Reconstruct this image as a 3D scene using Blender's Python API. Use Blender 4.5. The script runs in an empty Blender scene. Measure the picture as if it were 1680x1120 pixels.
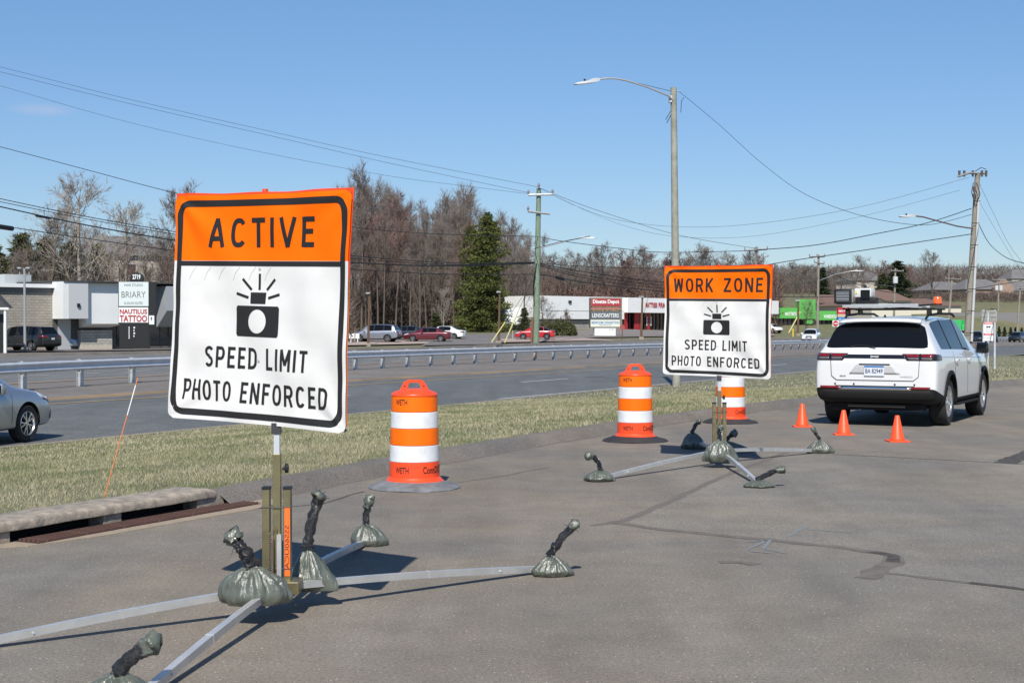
import bpy, bmesh, math, random
import numpy as np
from mathutils import Vector, Matrix, noise
from mathutils.bvhtree import BVHTree
R = math.radians
random.seed(7); np.random.seed(7)
SC = bpy.context.scene
COL = SC.collection
# ------------------------------------------------------------------ camera, sky, sun, exposure
F = 2333.0; CH = 1.6; HOR = 533.0
PITCH = math.atan((560 - HOR) / F)
cam_d = bpy.data.cameras.new('camera'); cam = bpy.data.objects.new('camera', cam_d); COL.objects.link(cam)
cam_d.sensor_width = 36; cam_d.lens = 36 * F / 1680; cam_d.clip_end = 6000; cam_d.clip_start = 0.1
cam.location = (0, 0, CH); cam.rotation_euler = (math.pi / 2 - PITCH, 0, 0)
SC.camera = cam
SUN_EL = R(46); LIGHT = Vector((0.08, 1.0, -1.01)).normalized()
w = bpy.data.worlds.new('World'); SC.world = w; w.use_nodes = True
nt = w.node_tree; nt.nodes.clear()
n_out = nt.nodes.new('ShaderNodeOutputWorld'); n_bg = nt.nodes.new('ShaderNodeBackground')
n_sky = nt.nodes.new('ShaderNodeTexSky'); n_sky.sky_type = 'NISHITA'; n_sky.sun_disc = False
n_sky.sun_elevation = math.asin(-LIGHT.z); n_sky.sun_rotation = math.atan2(-LIGHT.x, -LIGHT.y)
n_sky.air_density = 1.0; n_sky.dust_density = 0.0; n_sky.ozone_density = 2.2; n_sky.altitude = 100
# a small faint cloud low on the left, as in the photograph
n_tc = nt.nodes.new('ShaderNodeTexCoord'); n_map = nt.nodes.new('ShaderNodeMapping')
cd = Vector(((72 - 840) / F, 1.0, (HOR - 181) / F)).normalized()
n_map.inputs['Location'].default_value = (-cd.x * 40, -cd.y * 40, -cd.z * 205)
n_map.inputs['Scale'].default_value = (40, 40, 205)
n_len = nt.nodes.new('ShaderNodeVectorMath'); n_len.operation = 'LENGTH'
n_noi = nt.nodes.new('ShaderNodeTexNoise'); n_noi.inputs['Scale'].default_value = 60; n_noi.inputs['Detail'].default_value = 5
n_rmp = nt.nodes.new('ShaderNodeMapRange'); n_rmp.inputs[1].default_value = 1.0; n_rmp.inputs[2].default_value = 0.1; n_rmp.inputs[3].default_value = 0; n_rmp.inputs[4].default_value = 1
n_mul = nt.nodes.new('ShaderNodeMath'); n_mul.operation = 'MULTIPLY'
n_mul2 = nt.nodes.new('ShaderNodeMath'); n_mul2.operation = 'MULTIPLY'; n_mul2.inputs[1].default_value = 0.5
n_mix = nt.nodes.new('ShaderNodeMixRGB'); n_mix.inputs[2].default_value = (9.5, 7.2, 7.0, 1)
L = nt.links.new
L(n_tc.outputs['Generated'], n_map.inputs['Vector']); L(n_map.outputs[0], n_len.inputs[0]); L(n_len.outputs['Value'], n_rmp.inputs[0])
L(n_tc.outputs['Generated'], n_noi.inputs['Vector']); L(n_rmp.outputs[0], n_mul.inputs[0]); L(n_noi.outputs[0], n_mul.inputs[1])
L(n_mul.outputs[0], n_mul2.inputs[0]); L(n_mul2.outputs[0], n_mix.inputs[0]); L(n_sky.outputs[0], n_mix.inputs[1])
n_tint = nt.nodes.new('ShaderNodeMixRGB'); n_tint.blend_type = 'MULTIPLY'; n_tint.inputs[0].default_value = 1; n_sep = nt.nodes.new('ShaderNodeSeparateXYZ'); L(n_tc.outputs['Generated'], n_sep.inputs[0]); n_el = nt.nodes.new('ShaderNodeValToRGB'); L(n_sep.outputs['Z'], n_el.inputs[0])
n_el.color_ramp.elements[0].position = 0.0; n_el.color_ramp.elements[0].color = (.62, .685, .86, 1); n_el.color_ramp.elements[1].position = .30; n_el.color_ramp.elements[1].color = (.76, .99, 1.18, 1)
L(n_el.outputs[0], n_tint.inputs[2])
L(n_mix.outputs[0], n_tint.inputs[1]); L(n_tint.outputs[0], n_bg.inputs[0]); n_bg.inputs[1].default_value = 0.094
L(n_bg.outputs[0], n_out.inputs[0])
sun_d = bpy.data.lights.new('sun', 'SUN'); sun_d.energy = 5.0; sun_d.angle = R(0.53); sun_d.color = (1.0, 0.95, 0.855)
sun = bpy.data.objects.new('sun', sun_d); COL.objects.link(sun); sun.rotation_euler = LIGHT.to_track_quat('-Z', 'Y').to_euler()
SC.view_settings.view_transform = 'Standard'; SC.view_settings.look = 'None'; SC.view_settings.gamma = 1
SC.view_settings.exposure = 0.12; SC.view_settings.use_curve_mapping = False

# ------------------------------------------------------------------ pixel <-> world
_cp, _sp = math.cos(PITCH), math.sin(PITCH)
def ray(px, py):
    a = (px - 840) / F; b = -(py - 560) / F
    return Vector((a, _cp + b * _sp, -_sp + b * _cp))
def W(px, py, Y):
    d = ray(px, py); t = Y / d.y
    return Vector((d.x * t, Y, CH + d.z * t))
def G(px, py, z=0.0):
    d = ray(px, py); t = (z - CH) / d.z
    return Vector((d.x * t, d.y * t, z))
# rail base pixels
RAILPX = [(37, 641), (131, 634.6), (217, 629.8), (583, 609), (628, 606.3), (669, 603.5), (707, 601), (744, 599), (780, 597), (812, 595.3), (845.5, 593.8), (878, 592.5), (908, 591), (938, 589.3), (966, 588), (992, 586.7), (1017, 585.4), (1040, 584.3), (1063, 583.5), (1085, 582.8), (1272, 575), (1311, 573.5), (1346, 572)]
def zbase(Y):
    d = max(Y - 43, 0); return -.30 - .004 * d - .000004 * min(d, 220) ** 2
def _railpts():
    out = []
    for x, y in RAILPX:
        z = -.4
        for _ in range(20):
            z = zbase(G(x, y, z).y)
        out.append(G(x, y, z))
    return out
_rp = _railpts()
_c = np.polyfit([p.y for p in _rp] + [225, 232, 255, 280], [p.x for p in _rp] + [75.5, 80, 97, 119], 4)
Y_LO, Y_HI = 40.0, 280.0
def poly(c, Y, lo, hi):
    if Y < lo: return np.polyval(c, lo) + np.polyval(np.polyder(c), lo) * (Y - lo)
    if Y > hi: return np.polyval(c, hi) + np.polyval(np.polyder(c), hi) * (Y - hi)
    return np.polyval(c, Y)
def rail_x(Y): return poly(_c, Y, Y_LO, Y_HI)
def smooth(a, b, x):
    t = min(max((x - a) / (b - a), 0), 1); return t * t * (3 - 2 * t)
def T(X, Y):
    u = (rail_x(Y) - X) * .9
    z = zbase(Y) + .02 * min(u + 3, 0) * (1 if u > -13 else 0) - (.2 if u <= -13 else 0) + .009 * min(max(u - 3, 0), 60)
    z += .8 * math.exp(-((X - 8) / 32) ** 2 - ((Y - 214) / 17) ** 2)
    z += .045 * min(max(u - 3, 0), 20) * smooth(110, 180, Y)
    hf = smooth(10, 32, u)
    if Y > 245: z += .09 * min(Y - 245, 85) * hf
    if Y > 330: z += .035 * (Y - 330) * hf
    return z
def GT(px, py):
    d = ray(px, py); t = 5.0; prev = t
    while t < 3000:
        p = Vector((d.x * t, d.y * t, CH + d.z * t))
        if p.z < T(p.x, p.y):
            lo, hi = prev, t
            for _ in range(22):
                m = (lo + hi) / 2; q = Vector((d.x * m, d.y * m, CH + d.z * m))
                if q.z < T(q.x, q.y): hi = m
                else: lo = m
            return q
        prev = t; t *= 1.01
    return p

# ------------------------------------------------------------------ materials
_m = {}
def mat(name, col, rough=.6, metal=0.0, var=.0, vscale=6, col2=None, bump=0.0, bscale=40, spec=.5, coat=0, island=0.0, emit=None, detail=4, trans=0):
    if name in _m: return _m[name]
    m = bpy.data.materials.new(name); m.use_nodes = True; t = m.node_tree; b = t.nodes['Principled BSDF']
    b.inputs['Roughness'].default_value = rough; b.inputs['Metallic'].default_value = metal
    b.inputs['Specular IOR Level'].default_value = spec; b.inputs['Coat Weight'].default_value = coat; b.inputs['Coat Roughness'].default_value = .04
    c = tuple(col) + (1,)
    b.inputs['Base Color'].default_value = c
    tc = None
    def coords():
        nonlocal tc
        if tc is None: tc = t.nodes.new('ShaderNodeTexCoord')
        return tc.outputs['Object']
    last = None
    if var or col2:
        n = t.nodes.new('ShaderNodeTexNoise'); n.inputs['Scale'].default_value = vscale; n.inputs['Detail'].default_value = detail; n.inputs['Roughness'].default_value = .65
        t.links.new(coords(), n.inputs['Vector'])
        rp = t.nodes.new('ShaderNodeMapRange'); rp.inputs[1].default_value = .32; rp.inputs[2].default_value = .68
        t.links.new(n.outputs[0], rp.inputs[0])
        mx = t.nodes.new('ShaderNodeMixRGB'); t.links.new(rp.outputs[0], mx.inputs[0])
        if col2: mx.inputs[1].default_value = c; mx.inputs[2].default_value = tuple(col2) + (1,)
        else:
            mx.inputs[1].default_value = tuple(x * (1 - var) for x in col) + (1,); mx.inputs[2].default_value = tuple(min(1, x * (1 + var)) for x in col) + (1,)
        last = mx.outputs[0]
    if island:
        g = t.nodes.new('ShaderNodeNewGeometry'); rp = t.nodes.new('ShaderNodeMapRange'); rp.inputs[3].default_value = 1 - island; rp.inputs[4].default_value = 1 + island
        t.links.new(g.outputs['Random Per Island'], rp.inputs[0])
        mx = t.nodes.new('ShaderNodeVectorMath'); mx.operation = 'SCALE'
        if last: t.links.new(last, mx.inputs[0])
        else: mx.inputs[0].default_value = col
        t.links.new(rp.outputs[0], mx.inputs['Scale']); last = mx.outputs[0]
    if last: t.links.new(last, b.inputs['Base Color'])
    if bump:
        n = t.nodes.new('ShaderNodeTexNoise'); n.inputs['Scale'].default_value = bscale; n.inputs['Detail'].default_value = 4
        t.links.new(coords(), n.inputs['Vector'])
        bp = t.nodes.new('ShaderNodeBump'); bp.inputs['Strength'].default_value = bump; bp.inputs['Distance'].default_value = .01
        t.links.new(n.outputs[0], bp.inputs['Height']); t.links.new(bp.outputs[0], b.inputs['Normal'])
    if emit:
        b.inputs['Emission Color'].default_value = tuple(emit) + (1,); b.inputs['Emission Strength'].default_value = 1
    _m[name] = m; return m

def ramp_node(t, src, stops):
    r = t.nodes.new('ShaderNodeValToRGB'); e = r.color_ramp.elements
    while len(e) < len(stops): e.new(.5)
    for i, (p, c) in enumerate(stops):
        e[i].position = p; e[i].color = tuple(c) + (1,) if len(c) == 3 else c
    t.links.new(src, r.inputs[0]); return r.outputs[0]
def tnoise(t, vec, scale, detail=5, rough=.6, stretch=None, dist=0):
    if stretch:
        mp = t.nodes.new('ShaderNodeMapping'); mp.inputs['Scale'].default_value = stretch[:3]
        if len(stretch) > 3: mp.inputs['Rotation'].default_value = (0, 0, stretch[3])
        t.links.new(vec, mp.inputs[0]); vec = mp.outputs[0]
    n = t.nodes.new('ShaderNodeTexNoise'); n.inputs['Scale'].default_value = scale; n.inputs['Detail'].default_value = detail; n.inputs['Roughness'].default_value = rough; n.inputs['Distortion'].default_value = dist
    t.links.new(vec, n.inputs['Vector']); return n.outputs[0]
def tmix(t, fac, a, b, mode='MIX'):
    m = t.nodes.new('ShaderNodeMixRGB'); m.blend_type = mode
    for s, v in ((0, fac), (1, a), (2, b)):
        if hasattr(v, 'links') or hasattr(v, 'is_output'): t.links.new(v, m.inputs[s])
        else: m.inputs[s].default_value = v if s == 0 else (tuple(v) + (1,) if len(v) == 3 else v)
    return m.outputs[0]
def asphalt(name, base, warm, speck, fine=170, wear=.5, streak=0.0, bump=.5):
    m = bpy.data.materials.new(name); m.use_nodes = True; t = m.node_tree; b = t.nodes['Principled BSDF']
    co = t.nodes.new('ShaderNodeTexCoord').outputs['Object']
    big = tnoise(t, co, .23, 5, .6, None, .6); mid = tnoise(t, co, 1.7, 6, .7); fi = tnoise(t, co, fine, 2, .8); fi2 = tnoise(t, co, fine * .33, 3, .8)
    c = tmix(t, ramp_node(t, big, [(.42, (0, 0, 0)), (.62, (1, 1, 1))]), base, warm)
    c = tmix(t, .85, c, ramp_node(t, mid, [(.3, (.80, .80, .80)), (.7, (1.16, 1.16, 1.16))]), 'MULTIPLY')
    c = tmix(t, 1.0, c, ramp_node(t, fi2, [(.3, (.62, .62, .62)), (.5, (1, 1, 1)), (.7, (1.3, 1.3, 1.3))]), 'MULTIPLY')
    c = tmix(t, 1.0, c, ramp_node(t, fi, [(.28, (.5, .5, .5)), (.5, (1, 1, 1)), (.72, (1.45, 1.45, 1.45))]), 'MULTIPLY')
    vo = t.nodes.new('ShaderNodeTexVoronoi'); vo.inputs['Scale'].default_value = 38; t.links.new(co, vo.inputs['Vector'])
    sp = ramp_node(t, vo.outputs['Distance'], [(.0, (1, 1, 1)), (.13, (1, 1, 1)), (.17, (0, 0, 0))])
    rnd = t.nodes.new('ShaderNodeSeparateColor'); t.links.new(vo.outputs['Color'], rnd.inputs[0])
    gt = t.nodes.new('ShaderNodeMath'); gt.operation = 'GREATER_THAN'; gt.inputs[1].default_value = .80; t.links.new(rnd.outputs[0], gt.inputs[0])
    mu = t.nodes.new('ShaderNodeMath'); mu.operation = 'MULTIPLY'; t.links.new(gt.outputs[0], mu.inputs[0]); t.links.new(sp, mu.inputs[1])
    c = tmix(t, mu.outputs[0], c, speck)
    if streak:
        st = tnoise(t, co, 1.0, 5, .6, (1.1, .12, 1, -streak), .3)
        c = tmix(t, .6, c, ramp_node(t, st, [(.35, (.78, .78, .78)), (.65, (1.15, 1.15, 1.15))]), 'MULTIPLY')
    t.links.new(c, b.inputs['Base Color']); b.inputs['Roughness'].default_value = .88; b.inputs['Specular IOR Level'].default_value = .35
    bp = t.nodes.new('ShaderNodeBump'); bp.inputs['Strength'].default_value = bump; bp.inputs['Distance'].default_value = .006
    t.links.new(fi2, bp.inputs['Height']); t.links.new(bp.outputs[0], b.inputs['Normal'])
    return m

# ------------------------------------------------------------------ mesh builder
class MB:
    def __init__(s): s.v = []; s.f = []; s.mi = []; s.cur = 0
    def add(s, vs, fs, M=None):
        o = len(s.v)
        s.v += [tuple(M @ Vector(v)) for v in vs] if M is not None else [tuple(v) for v in vs]
        s.f += [tuple(i + o for i in f) for f in fs]; s.mi += [s.cur] * len(fs); return s
    def box(s, a, b, M=None, bev=0):
        x0, y0, z0 = a; x1, y1, z1 = b
        if bev:
            bm = bmesh.new(); bmesh.ops.create_cube(bm, size=1)
            for v in bm.verts: v.co = Vector((x0 + (v.co.x + .5) * (x1 - x0), y0 + (v.co.y + .5) * (y1 - y0), z0 + (v.co.z + .5) * (z1 - z0)))
            bmesh.ops.bevel(bm, geom=bm.edges[:], offset=bev, segments=2, affect='EDGES', profile=.6)
            bm.verts.index_update()
            s.add([v.co.copy() for v in bm.verts], [[v.index for v in f.verts] for f in bm.faces], M); bm.free(); return s
        vs = [(x0, y0, z0), (x1, y0, z0), (x1, y1, z0), (x0, y1, z0), (x0, y0, z1), (x1, y0, z1), (x1, y1, z1), (x0, y1, z1)]
        return s.add(vs, [(0, 3, 2, 1), (4, 5, 6, 7), (0, 1, 5, 4), (1, 2, 6, 5), (2, 3, 7, 6), (3, 0, 4, 7)], M)
    def tube(s, pts, rad, n=8, caps=True, ang=0):
        pts = [Vector(p) for p in pts]
        if not hasattr(rad, '__len__'): rad = [rad] * len(pts)
        o = len(s.v); up = None
        for i, p in enumerate(pts):
            d = (pts[min(i + 1, len(pts) - 1)] - pts[max(i - 1, 0)]).normalized()
            if up is None: up = Vector((0, 0, 1)) if abs(d.z) < .9 else Vector((0, 1, 0))
            a = d.cross(up)
            if a.length < 1e-4: a = d.orthogonal()
            a.normalize(); bb = a.cross(d).normalized(); up = bb
            for k in range(n):
                th = 2 * math.pi * k / n + ang
                s.v.append(tuple(p + (a * math.cos(th) + bb * math.sin(th)) * rad[i]))
        nf = 0
        for i in range(len(pts) - 1):
            for k in range(n):
                a0 = o + i * n + k; a1 = o + i * n + (k + 1) % n
                s.f.append((a0, a1, a1 + n, a0 + n)); nf += 1
        if caps and n > 2:
            s.f.append(tuple(o + k for k in reversed(range(n)))); s.f.append(tuple(o + (len(pts) - 1) * n + k for k in range(n))); nf += 2
        s.mi += [s.cur] * nf; return s
    def lathe(s, prof, n=32, M=None, close=False, cap=True):
        vs = []; fs = []
        for r, z in prof:
            for k in range(n):
                th = 2 * math.pi * k / n; vs.append((r * math.cos(th), r * math.sin(th), z))
        m = len(prof)
        for i in range(m - 1 if not close else m):
            j = (i + 1) % m
            for k in range(n):
                k1 = (k + 1) % n; fs.append((i * n + k, i * n + k1, j * n + k1, j * n + k))
        if not close and cap:
            if prof[0][0] > 1e-5: fs.append(tuple(reversed(range(n))))
            if prof[-1][0] > 1e-5: fs.append(tuple((m - 1) * n + k for k in range(n)))
        return s.add(vs, fs, M)
    def prism(s, pts, z0, z1, M=None):
        n = len(pts)
        vs = [(x, y, z0) for x, y in pts] + [(x, y, z1) for x, y in pts]
        return s.add(vs, [tuple(reversed(range(n))), tuple(range(n, 2 * n))] + [(i, (i + 1) % n, (i + 1) % n + n, i + n) for i in range(n)], M)
    def grid(s, fn, nu, nv):
        vs = [fn(i / nu, j / nv) for j in range(nv + 1) for i in range(nu + 1)]
        return s.add(vs, [(j * (nu + 1) + i, j * (nu + 1) + i + 1, (j + 1) * (nu + 1) + i + 1, (j + 1) * (nu + 1) + i) for j in range(nv) for i in range(nu)])
    def mesh(s, name, mats, smooth=0):
        me = bpy.data.meshes.new(name); me.from_pydata(s.v, [], s.f)
        for m in (mats if isinstance(mats, (list, tuple)) else [mats]): me.materials.append(m)
        if any(s.mi): me.polygons.foreach_set('material_index', s.mi)
        if smooth:
            me.polygons.foreach_set('use_smooth', [True] * len(me.polygons))
            if smooth < 180: me.set_sharp_from_angle(angle=R(smooth))
        me.update(); return me
    def build(s, name, mats, parent=None, smooth=0, M=None):
        o = bpy.data.objects.new(name, s.mesh(name, mats, smooth)); COL.objects.link(o)
        if parent is not None: o.parent = parent
        if M is not None: o.matrix_local = M
        return o
def tri_mesh(name, V, m):
    """V: (n,3,3) array of loose triangles"""
    n = len(V); me = bpy.data.meshes.new(name); me.vertices.add(n * 3); me.vertices.foreach_set('co', np.asarray(V, dtype=np.float32).ravel())
    me.loops.add(n * 3); me.loops.foreach_set('vertex_index', np.arange(n * 3, dtype=np.int32))
    me.polygons.add(n); me.polygons.foreach_set('loop_start', np.arange(0, n * 3, 3, dtype=np.int32)); me.polygons.foreach_set('loop_total', np.full(n, 3, dtype=np.int32))
    me.materials.append(m); me.update(); me.validate(); return me
def tag(o, label=None, cat=None, group=None, kind=None):
    if label: o['label'] = label
    if cat: o['category'] = cat
    if group: o['group'] = group
    if kind: o['kind'] = kind
    return o
def thing(name, loc, label, cat, rz=0, group=None):
    o = bpy.data.objects.new(name, None); COL.objects.link(o); o.empty_display_size = .2
    o.location = loc; o.rotation_euler = (0, 0, rz); return tag(o, label, cat, group)
def kids(o): return [c for c in o.children]
def dup(o, loc=None, rz=None, label=None, parent=None, scale=None, group=None, skip=()):
    c = o.copy(); COL.objects.link(c)
    if parent is not None: c.parent = parent
    if loc is not None: c.location = loc
    if rz is not None: c.rotation_euler = (0, 0, rz)
    if scale is not None: c.scale = scale if hasattr(scale, '__len__') else (scale,) * 3
    if label: c['label'] = label
    if group: c['group'] = group
    for ch in o.children: dup(ch, parent=c)
    return c
def struct(name, mb, m, smooth=0): return tag(mb.build(name, m, None, smooth), kind='structure')
_tc = {}
def text_geo(body, size=1.0, bold=0.0, sx=1.0, align='CENTER', space=1.0, shear=0):
    key = (body, bold, sx, align, space, shear)
    if key not in _tc:
        cu = bpy.data.curves.new('t', 'FONT'); cu.body = body; cu.size = 1; cu.align_x = align; cu.align_y = 'CENTER'; cu.offset = bold; cu.space_character = space; cu.shear = shear
        cu.resolution_u = 3
        ob = bpy.data.objects.new('t', cu); COL.objects.link(ob); dg = bpy.context.evaluated_depsgraph_get(); dg.update()
        me = bpy.data.meshes.new_from_object(ob.evaluated_get(dg))
        vs = [(v.co.x * sx, v.co.y, 0) for v in me.vertices]; fs = [tuple(p.vertices) for p in me.polygons]
        bpy.data.objects.remove(ob); bpy.data.curves.remove(cu); bpy.data.meshes.remove(me); _tc[key] = (vs, fs)
    vs, fs = _tc[key]
    return [(x * size, y * size, 0) for x, y, z in vs], fs
def fit_text(mb, body, x0, x1, y0, y1, fn, bold=0.0, shear=0):
    """text stretched into the rectangle x0..x1, y0..y1 then mapped by fn(x,y)->3D"""
    vs, fs = text_geo(body, 1, bold, 1, 'CENTER', 1, shear)
    xs = [v[0] for v in vs]; ys = [v[1] for v in vs]; a, b_, c, d = min(xs), max(xs), min(ys), max(ys)
    mb.add([fn(x0 + (x - a) / (b_ - a) * (x1 - x0), y0 + (y - c) / (d - c) * (y1 - y0)) for x, y, z in vs], fs)

# shared materials
M_black = mat('black_plastic', (.012, .012, .013), .45)
M_rubber = mat('rubber', (.02, .02, .021), .8, var=.3, vscale=20)
M_steel = mat('galvanised_steel', (.60, .62, .65), .45, .35, var=.10, vscale=3)
M_steel_post = mat('galvanised_post', (.50, .52, .54), .5, .35, var=.2, vscale=4)
M_alu = mat('aluminium', (.62, .62, .61), .38, .6, var=.10, vscale=9)
M_dark_glass = mat('tinted_glass', (.006, .007, .009), .04, 0, spec=.28)
M_white_paint = mat('white_paint', (.78, .79, .80), .5)
M_wood = mat('weathered_pole_wood', (.30, .27, .22), .85, col2=(.20, .18, .15), vscale=3, bump=.3, bscale=30)
M_wire = mat('black_cable', (.015, .015, .016), .6)
# ------------------------------------------------------------------ ground, roads, kerbs
def fit(pts, deg=2, z=None, lo=None, hi=None):
    P = [G(x, y, z) if z is not None else GT(x, y) for x, y in pts]
    Ys = [p.y for p in P]; c = np.polyfit(Ys, [p.x for p in P], deg, w=[1 / p.y for p in P])
    lo = lo or min(Ys); hi = hi or max(Ys)
    return lambda Y: poly(c, Y, lo, hi)
K_X = fit([(365, 829), (420, 818), (607, 780), (728, 758), (878, 730), (987, 714), (1120, 691), (1342, 656), (1617, 640), (1680, 628)], 3, 0.0)
NE_X = fit([(0, 735), (300, 706), (600, 677), (720, 665.5), (940, 643), (1090, 631), (1400, 606), (1607, 588), (1680, 580)], 2)
NY_X = fit([(93, 662), (280, 650.5), (569, 631.7), (840, 615), (1087, 600.8), (1266, 587.5), (1346, 582.9), (1680, 567)], 3)
ME_X = fit([(93, 655), (280, 643.5), (569, 625), (840, 609.5), (1087, 595.5), (1266, 584.5), (1346, 580), (1680, 565)], 3)
FY_X = fit([(27, 631), (276, 617), (570, 598.7), (658, 593), (840, 586), (1088, 577), (1680, 560)], 2)
FE_X = fit([(0, 585.5), (280, 581), (572, 571.7), (840, 567.3), (1088, 563), (1268, 558.5), (1680, 550)], 2)
LANE_X = fit([(857, 626.5), (931, 621), (1265, 599), (1290, 597.5), (1622, 571.5)], 2)
def zber(X, Y):
    a = K_X(Y) - .26; b = NE_X(Y)
    t = (a - X) / max(a - b, .1); t = min(max(t, 0), 1)
    return .125 + (T(b, Y) - .125) * (t * .35 + .65 * t * t * (3 - 2 * t))
def strip(mb, A, B, Ys, zf, n=2):
    o = len(mb.v)
    for Y in Ys:
        a, b = A(Y), B(Y)
        for i in range(n + 1):
            x = a + (b - a) * i / n; mb.v.append((x, Y, zf(x, Y, i / n)))
    for j in range(len(Ys) - 1):
        for i in range(n):
            k = o + j * (n + 1) + i; mb.f.append((k, k + n + 1, k + n + 2, k + 1)); mb.mi.append(mb.cur)
    return mb
def yr(a, b, r=1.04, s=.5):
    out = [a]
    while out[-1] < b: out.append(out[-1] + max(s, out[-1] * (r - 1)))
    out[-1] = b; return out
ROAD_Y = yr(2, 262, 1.035, 1)
def off(fx, d): return lambda Y: fx(Y) + d

M_lot = asphalt('lot_asphalt', (.186, .170, .148), (.236, .198, .154), (.56, .53, .46), 150, bump=.7, streak=.9)
M_patch = asphalt('lot_patch_asphalt', (.196, .181, .159), (.236, .205, .165), (.62, .59, .52), 130, bump=.9, streak=.9)
M_road = asphalt('road_asphalt', (.118, .124, .126), (.135, .139, .139), (.22, .22, .22), 60, streak=.46, bump=.2)
M_median = asphalt('median_asphalt', (.165, .148, .134), (.20, .178, .160), (.34, .32, .3), 70, bump=.4)
M_farroad = asphalt('far_road_asphalt', (.150, .150, .148), (.170, .168, .164), (.2, .2, .2), 40, streak=.46, bump=.1)
M_farlot = asphalt('far_lot_asphalt', (.165, .155, .148), (.20, .18, .17), (.3, .3, .3), 30, bump=.1)
M_kerb = asphalt('asphalt_kerb', (.150, .138, .126), (.19, .165, .142), (.3, .28, .26), 120, bump=.8)
M_tar = mat('tar_sealant', (.066, .057, .049), .85, var=.45, vscale=11, detail=6)
M_damp = mat('old_stain', (.115, .098, .083), .88, col2=(.165, .145, .125), vscale=9)
M_yellow = mat('yellow_paint', (.50, .30, .10), .75, col2=(.24, .19, .13), vscale=9, detail=8)
M_line = mat('road_line_white', (.62, .61, .58), .7, col2=(.34, .33, .32), vscale=7, detail=8)
M_bluep = mat('blue_marking_paint', (.20, .25, .285), .85, col2=(.185, .18, .17), vscale=22, detail=6)
M_soil = mat('dry_turf_soil', (.20, .175, .12), .95, col2=(.12, .13, .07), vscale=1.6, bump=.6, bscale=30, detail=8)
M_field = mat('dry_grass_field', (.19, .165, .092), .95, col2=(.105, .118, .052), vscale=.35, detail=9, bump=.5, bscale=6)
M_gravel = mat('pink_gravel', (.42, .33, .28), .95, col2=(.30, .24, .21), vscale=2.5, detail=10, bump=.5, bscale=10)
M_conc = mat('old_concrete', (.44, .37, .29), .9, col2=(.17, .15, .13), vscale=11, detail=12, bump=.5, bscale=60)
M_conc2 = mat('tan_concrete', (.36, .28, .20), .9, col2=(.27, .22, .165), vscale=9, detail=8, bump=.6, bscale=50)

# one big ground sheet
gm = MB()
Ys = [-40, -10] + yr(2, 430, 1.03, 2) + [480, 560, 700, 900, 1300, 2000]
for j, Y in enumerate(Ys):
    half = 60 + abs(Y) * .62
    for i in range(61):
        X = -half + 2 * half * i / 60 + (.28 * Y if Y < 430 else 120)
        gm.v.append((X, Y, T(X, Y) - (.10 if Y < 245 else 0)))
for j in range(len(Ys) - 1):
    for i in range(60):
        k = j * 61 + i; gm.f.append((k, k + 1, k + 62, k + 61)); gm.mi.append(0)
struct('ground', gm, M_field, 180)

lot = MB(); Yl = [-12, -4, 0] + yr(2, 120, 1.05, 1.5)
strip(lot, lambda Y: K_X(Y) - (.3 if Y > 9 and Y < 14 else .02), lambda Y: K_X(Y) + 60, Yl, lambda x, y, t: 0.0, 12)
# holes are not needed: the basin grate sits above the sheet
struct('parking_lot', lot, M_lot)
rd = MB(); strip(rd, off(ME_X, .0), off(NE_X, .15), ROAD_Y, lambda x, y, t: T(x, y), 6); struct('road', rd, M_road)
md = MB(); strip(md, off(FY_X, -.5), off(ME_X, -.02), ROAD_Y, lambda x, y, t: T(x, y) + (.035 if t > .3 else .012), 8); struct('median_pavement', md, M_median)
fr = MB(); strip(fr, off(FE_X, -.05), off(FY_X, -.3), ROAD_Y, lambda x, y, t: T(x, y) + .004, 6); struct('far_road', fr, M_farroad)
# low kerb of the median: dark face, tan top
kb = MB()
for a, za, b, zb_ in ((.20, .000, .16, .045), (.16, .045, -.02, .060), (-.02, .060, -.16, .040)):
    strip(kb, off(ME_X, a), off(ME_X, b), ROAD_Y, lambda x, y, t, a=a, b=b, za=za, zb_=zb_: T(x, y) + za + (zb_ - za) * t, 1)
struct('median_kerb', kb, mat('kerb_yellow_worn', (.13, .105, .085), .85, col2=(.30, .21, .12), vscale=.35, detail=9), 40)
kf = MB()
for a, za, b, zb_ in ((.12, 0, .02, .16), (.02, .16, -.5, .20), (-.5, .20, -1.0, -.02)):
    strip(kf, off(FE_X, a), off(FE_X, b), ROAD_Y, lambda x, y, t, a=a, b=b, za=za, zb_=zb_: T(x, y) + za + (zb_ - za) * t, 1)
struct('far_kerb', kf, M_kerb, 40)
# asphalt kerb of the lot, rounded
kp = [(.10, 0), (.06, .035), (.0, .095), (-.07, .125), (-.18, .130), (-.30, .105)]
def kerb_run(y0, y1, nm):
    m = MB(); ys = yr(y0, y1, 1.012, .12)
    o = 0
    for Y in ys:
        wob = noise.noise((Y * .8, 0, 0)) * .03; hw = 1 + .10 * noise.noise((Y * .6, 5, 0))
        for a, z in kp:
            m.v.append((K_X(Y) + (a + wob) * 1.08, Y, z * hw + (.004 * noise.noise((Y * 9, a * 9, 3)))))
    for j in range(len(ys) - 1):
        for i in range(len(kp) - 1):
            k = j * len(kp) + i; m.f.append((k, k + len(kp), k + len(kp) + 1, k + 1)); m.mi.append(0)
    return struct(nm, m, M_kerb, 60)
P0 = G(-70, 905); P1 = G(365, 829)
kerb_run(P1.y - .03, 110, 'lot_kerb')
tk = MB()     # sealed joint / dirt along the kerb foot
strip(tk, off(K_X, .09), lambda Y: K_X(Y) + .17 + .05 * noise.noise((Y * 1.7, 0, 2)), yr(P1.y, 60, 1.015, .15), lambda x, y, t: .0015, 1)
struct('kerb_gutter_dirt', tk, M_damp)
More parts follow.
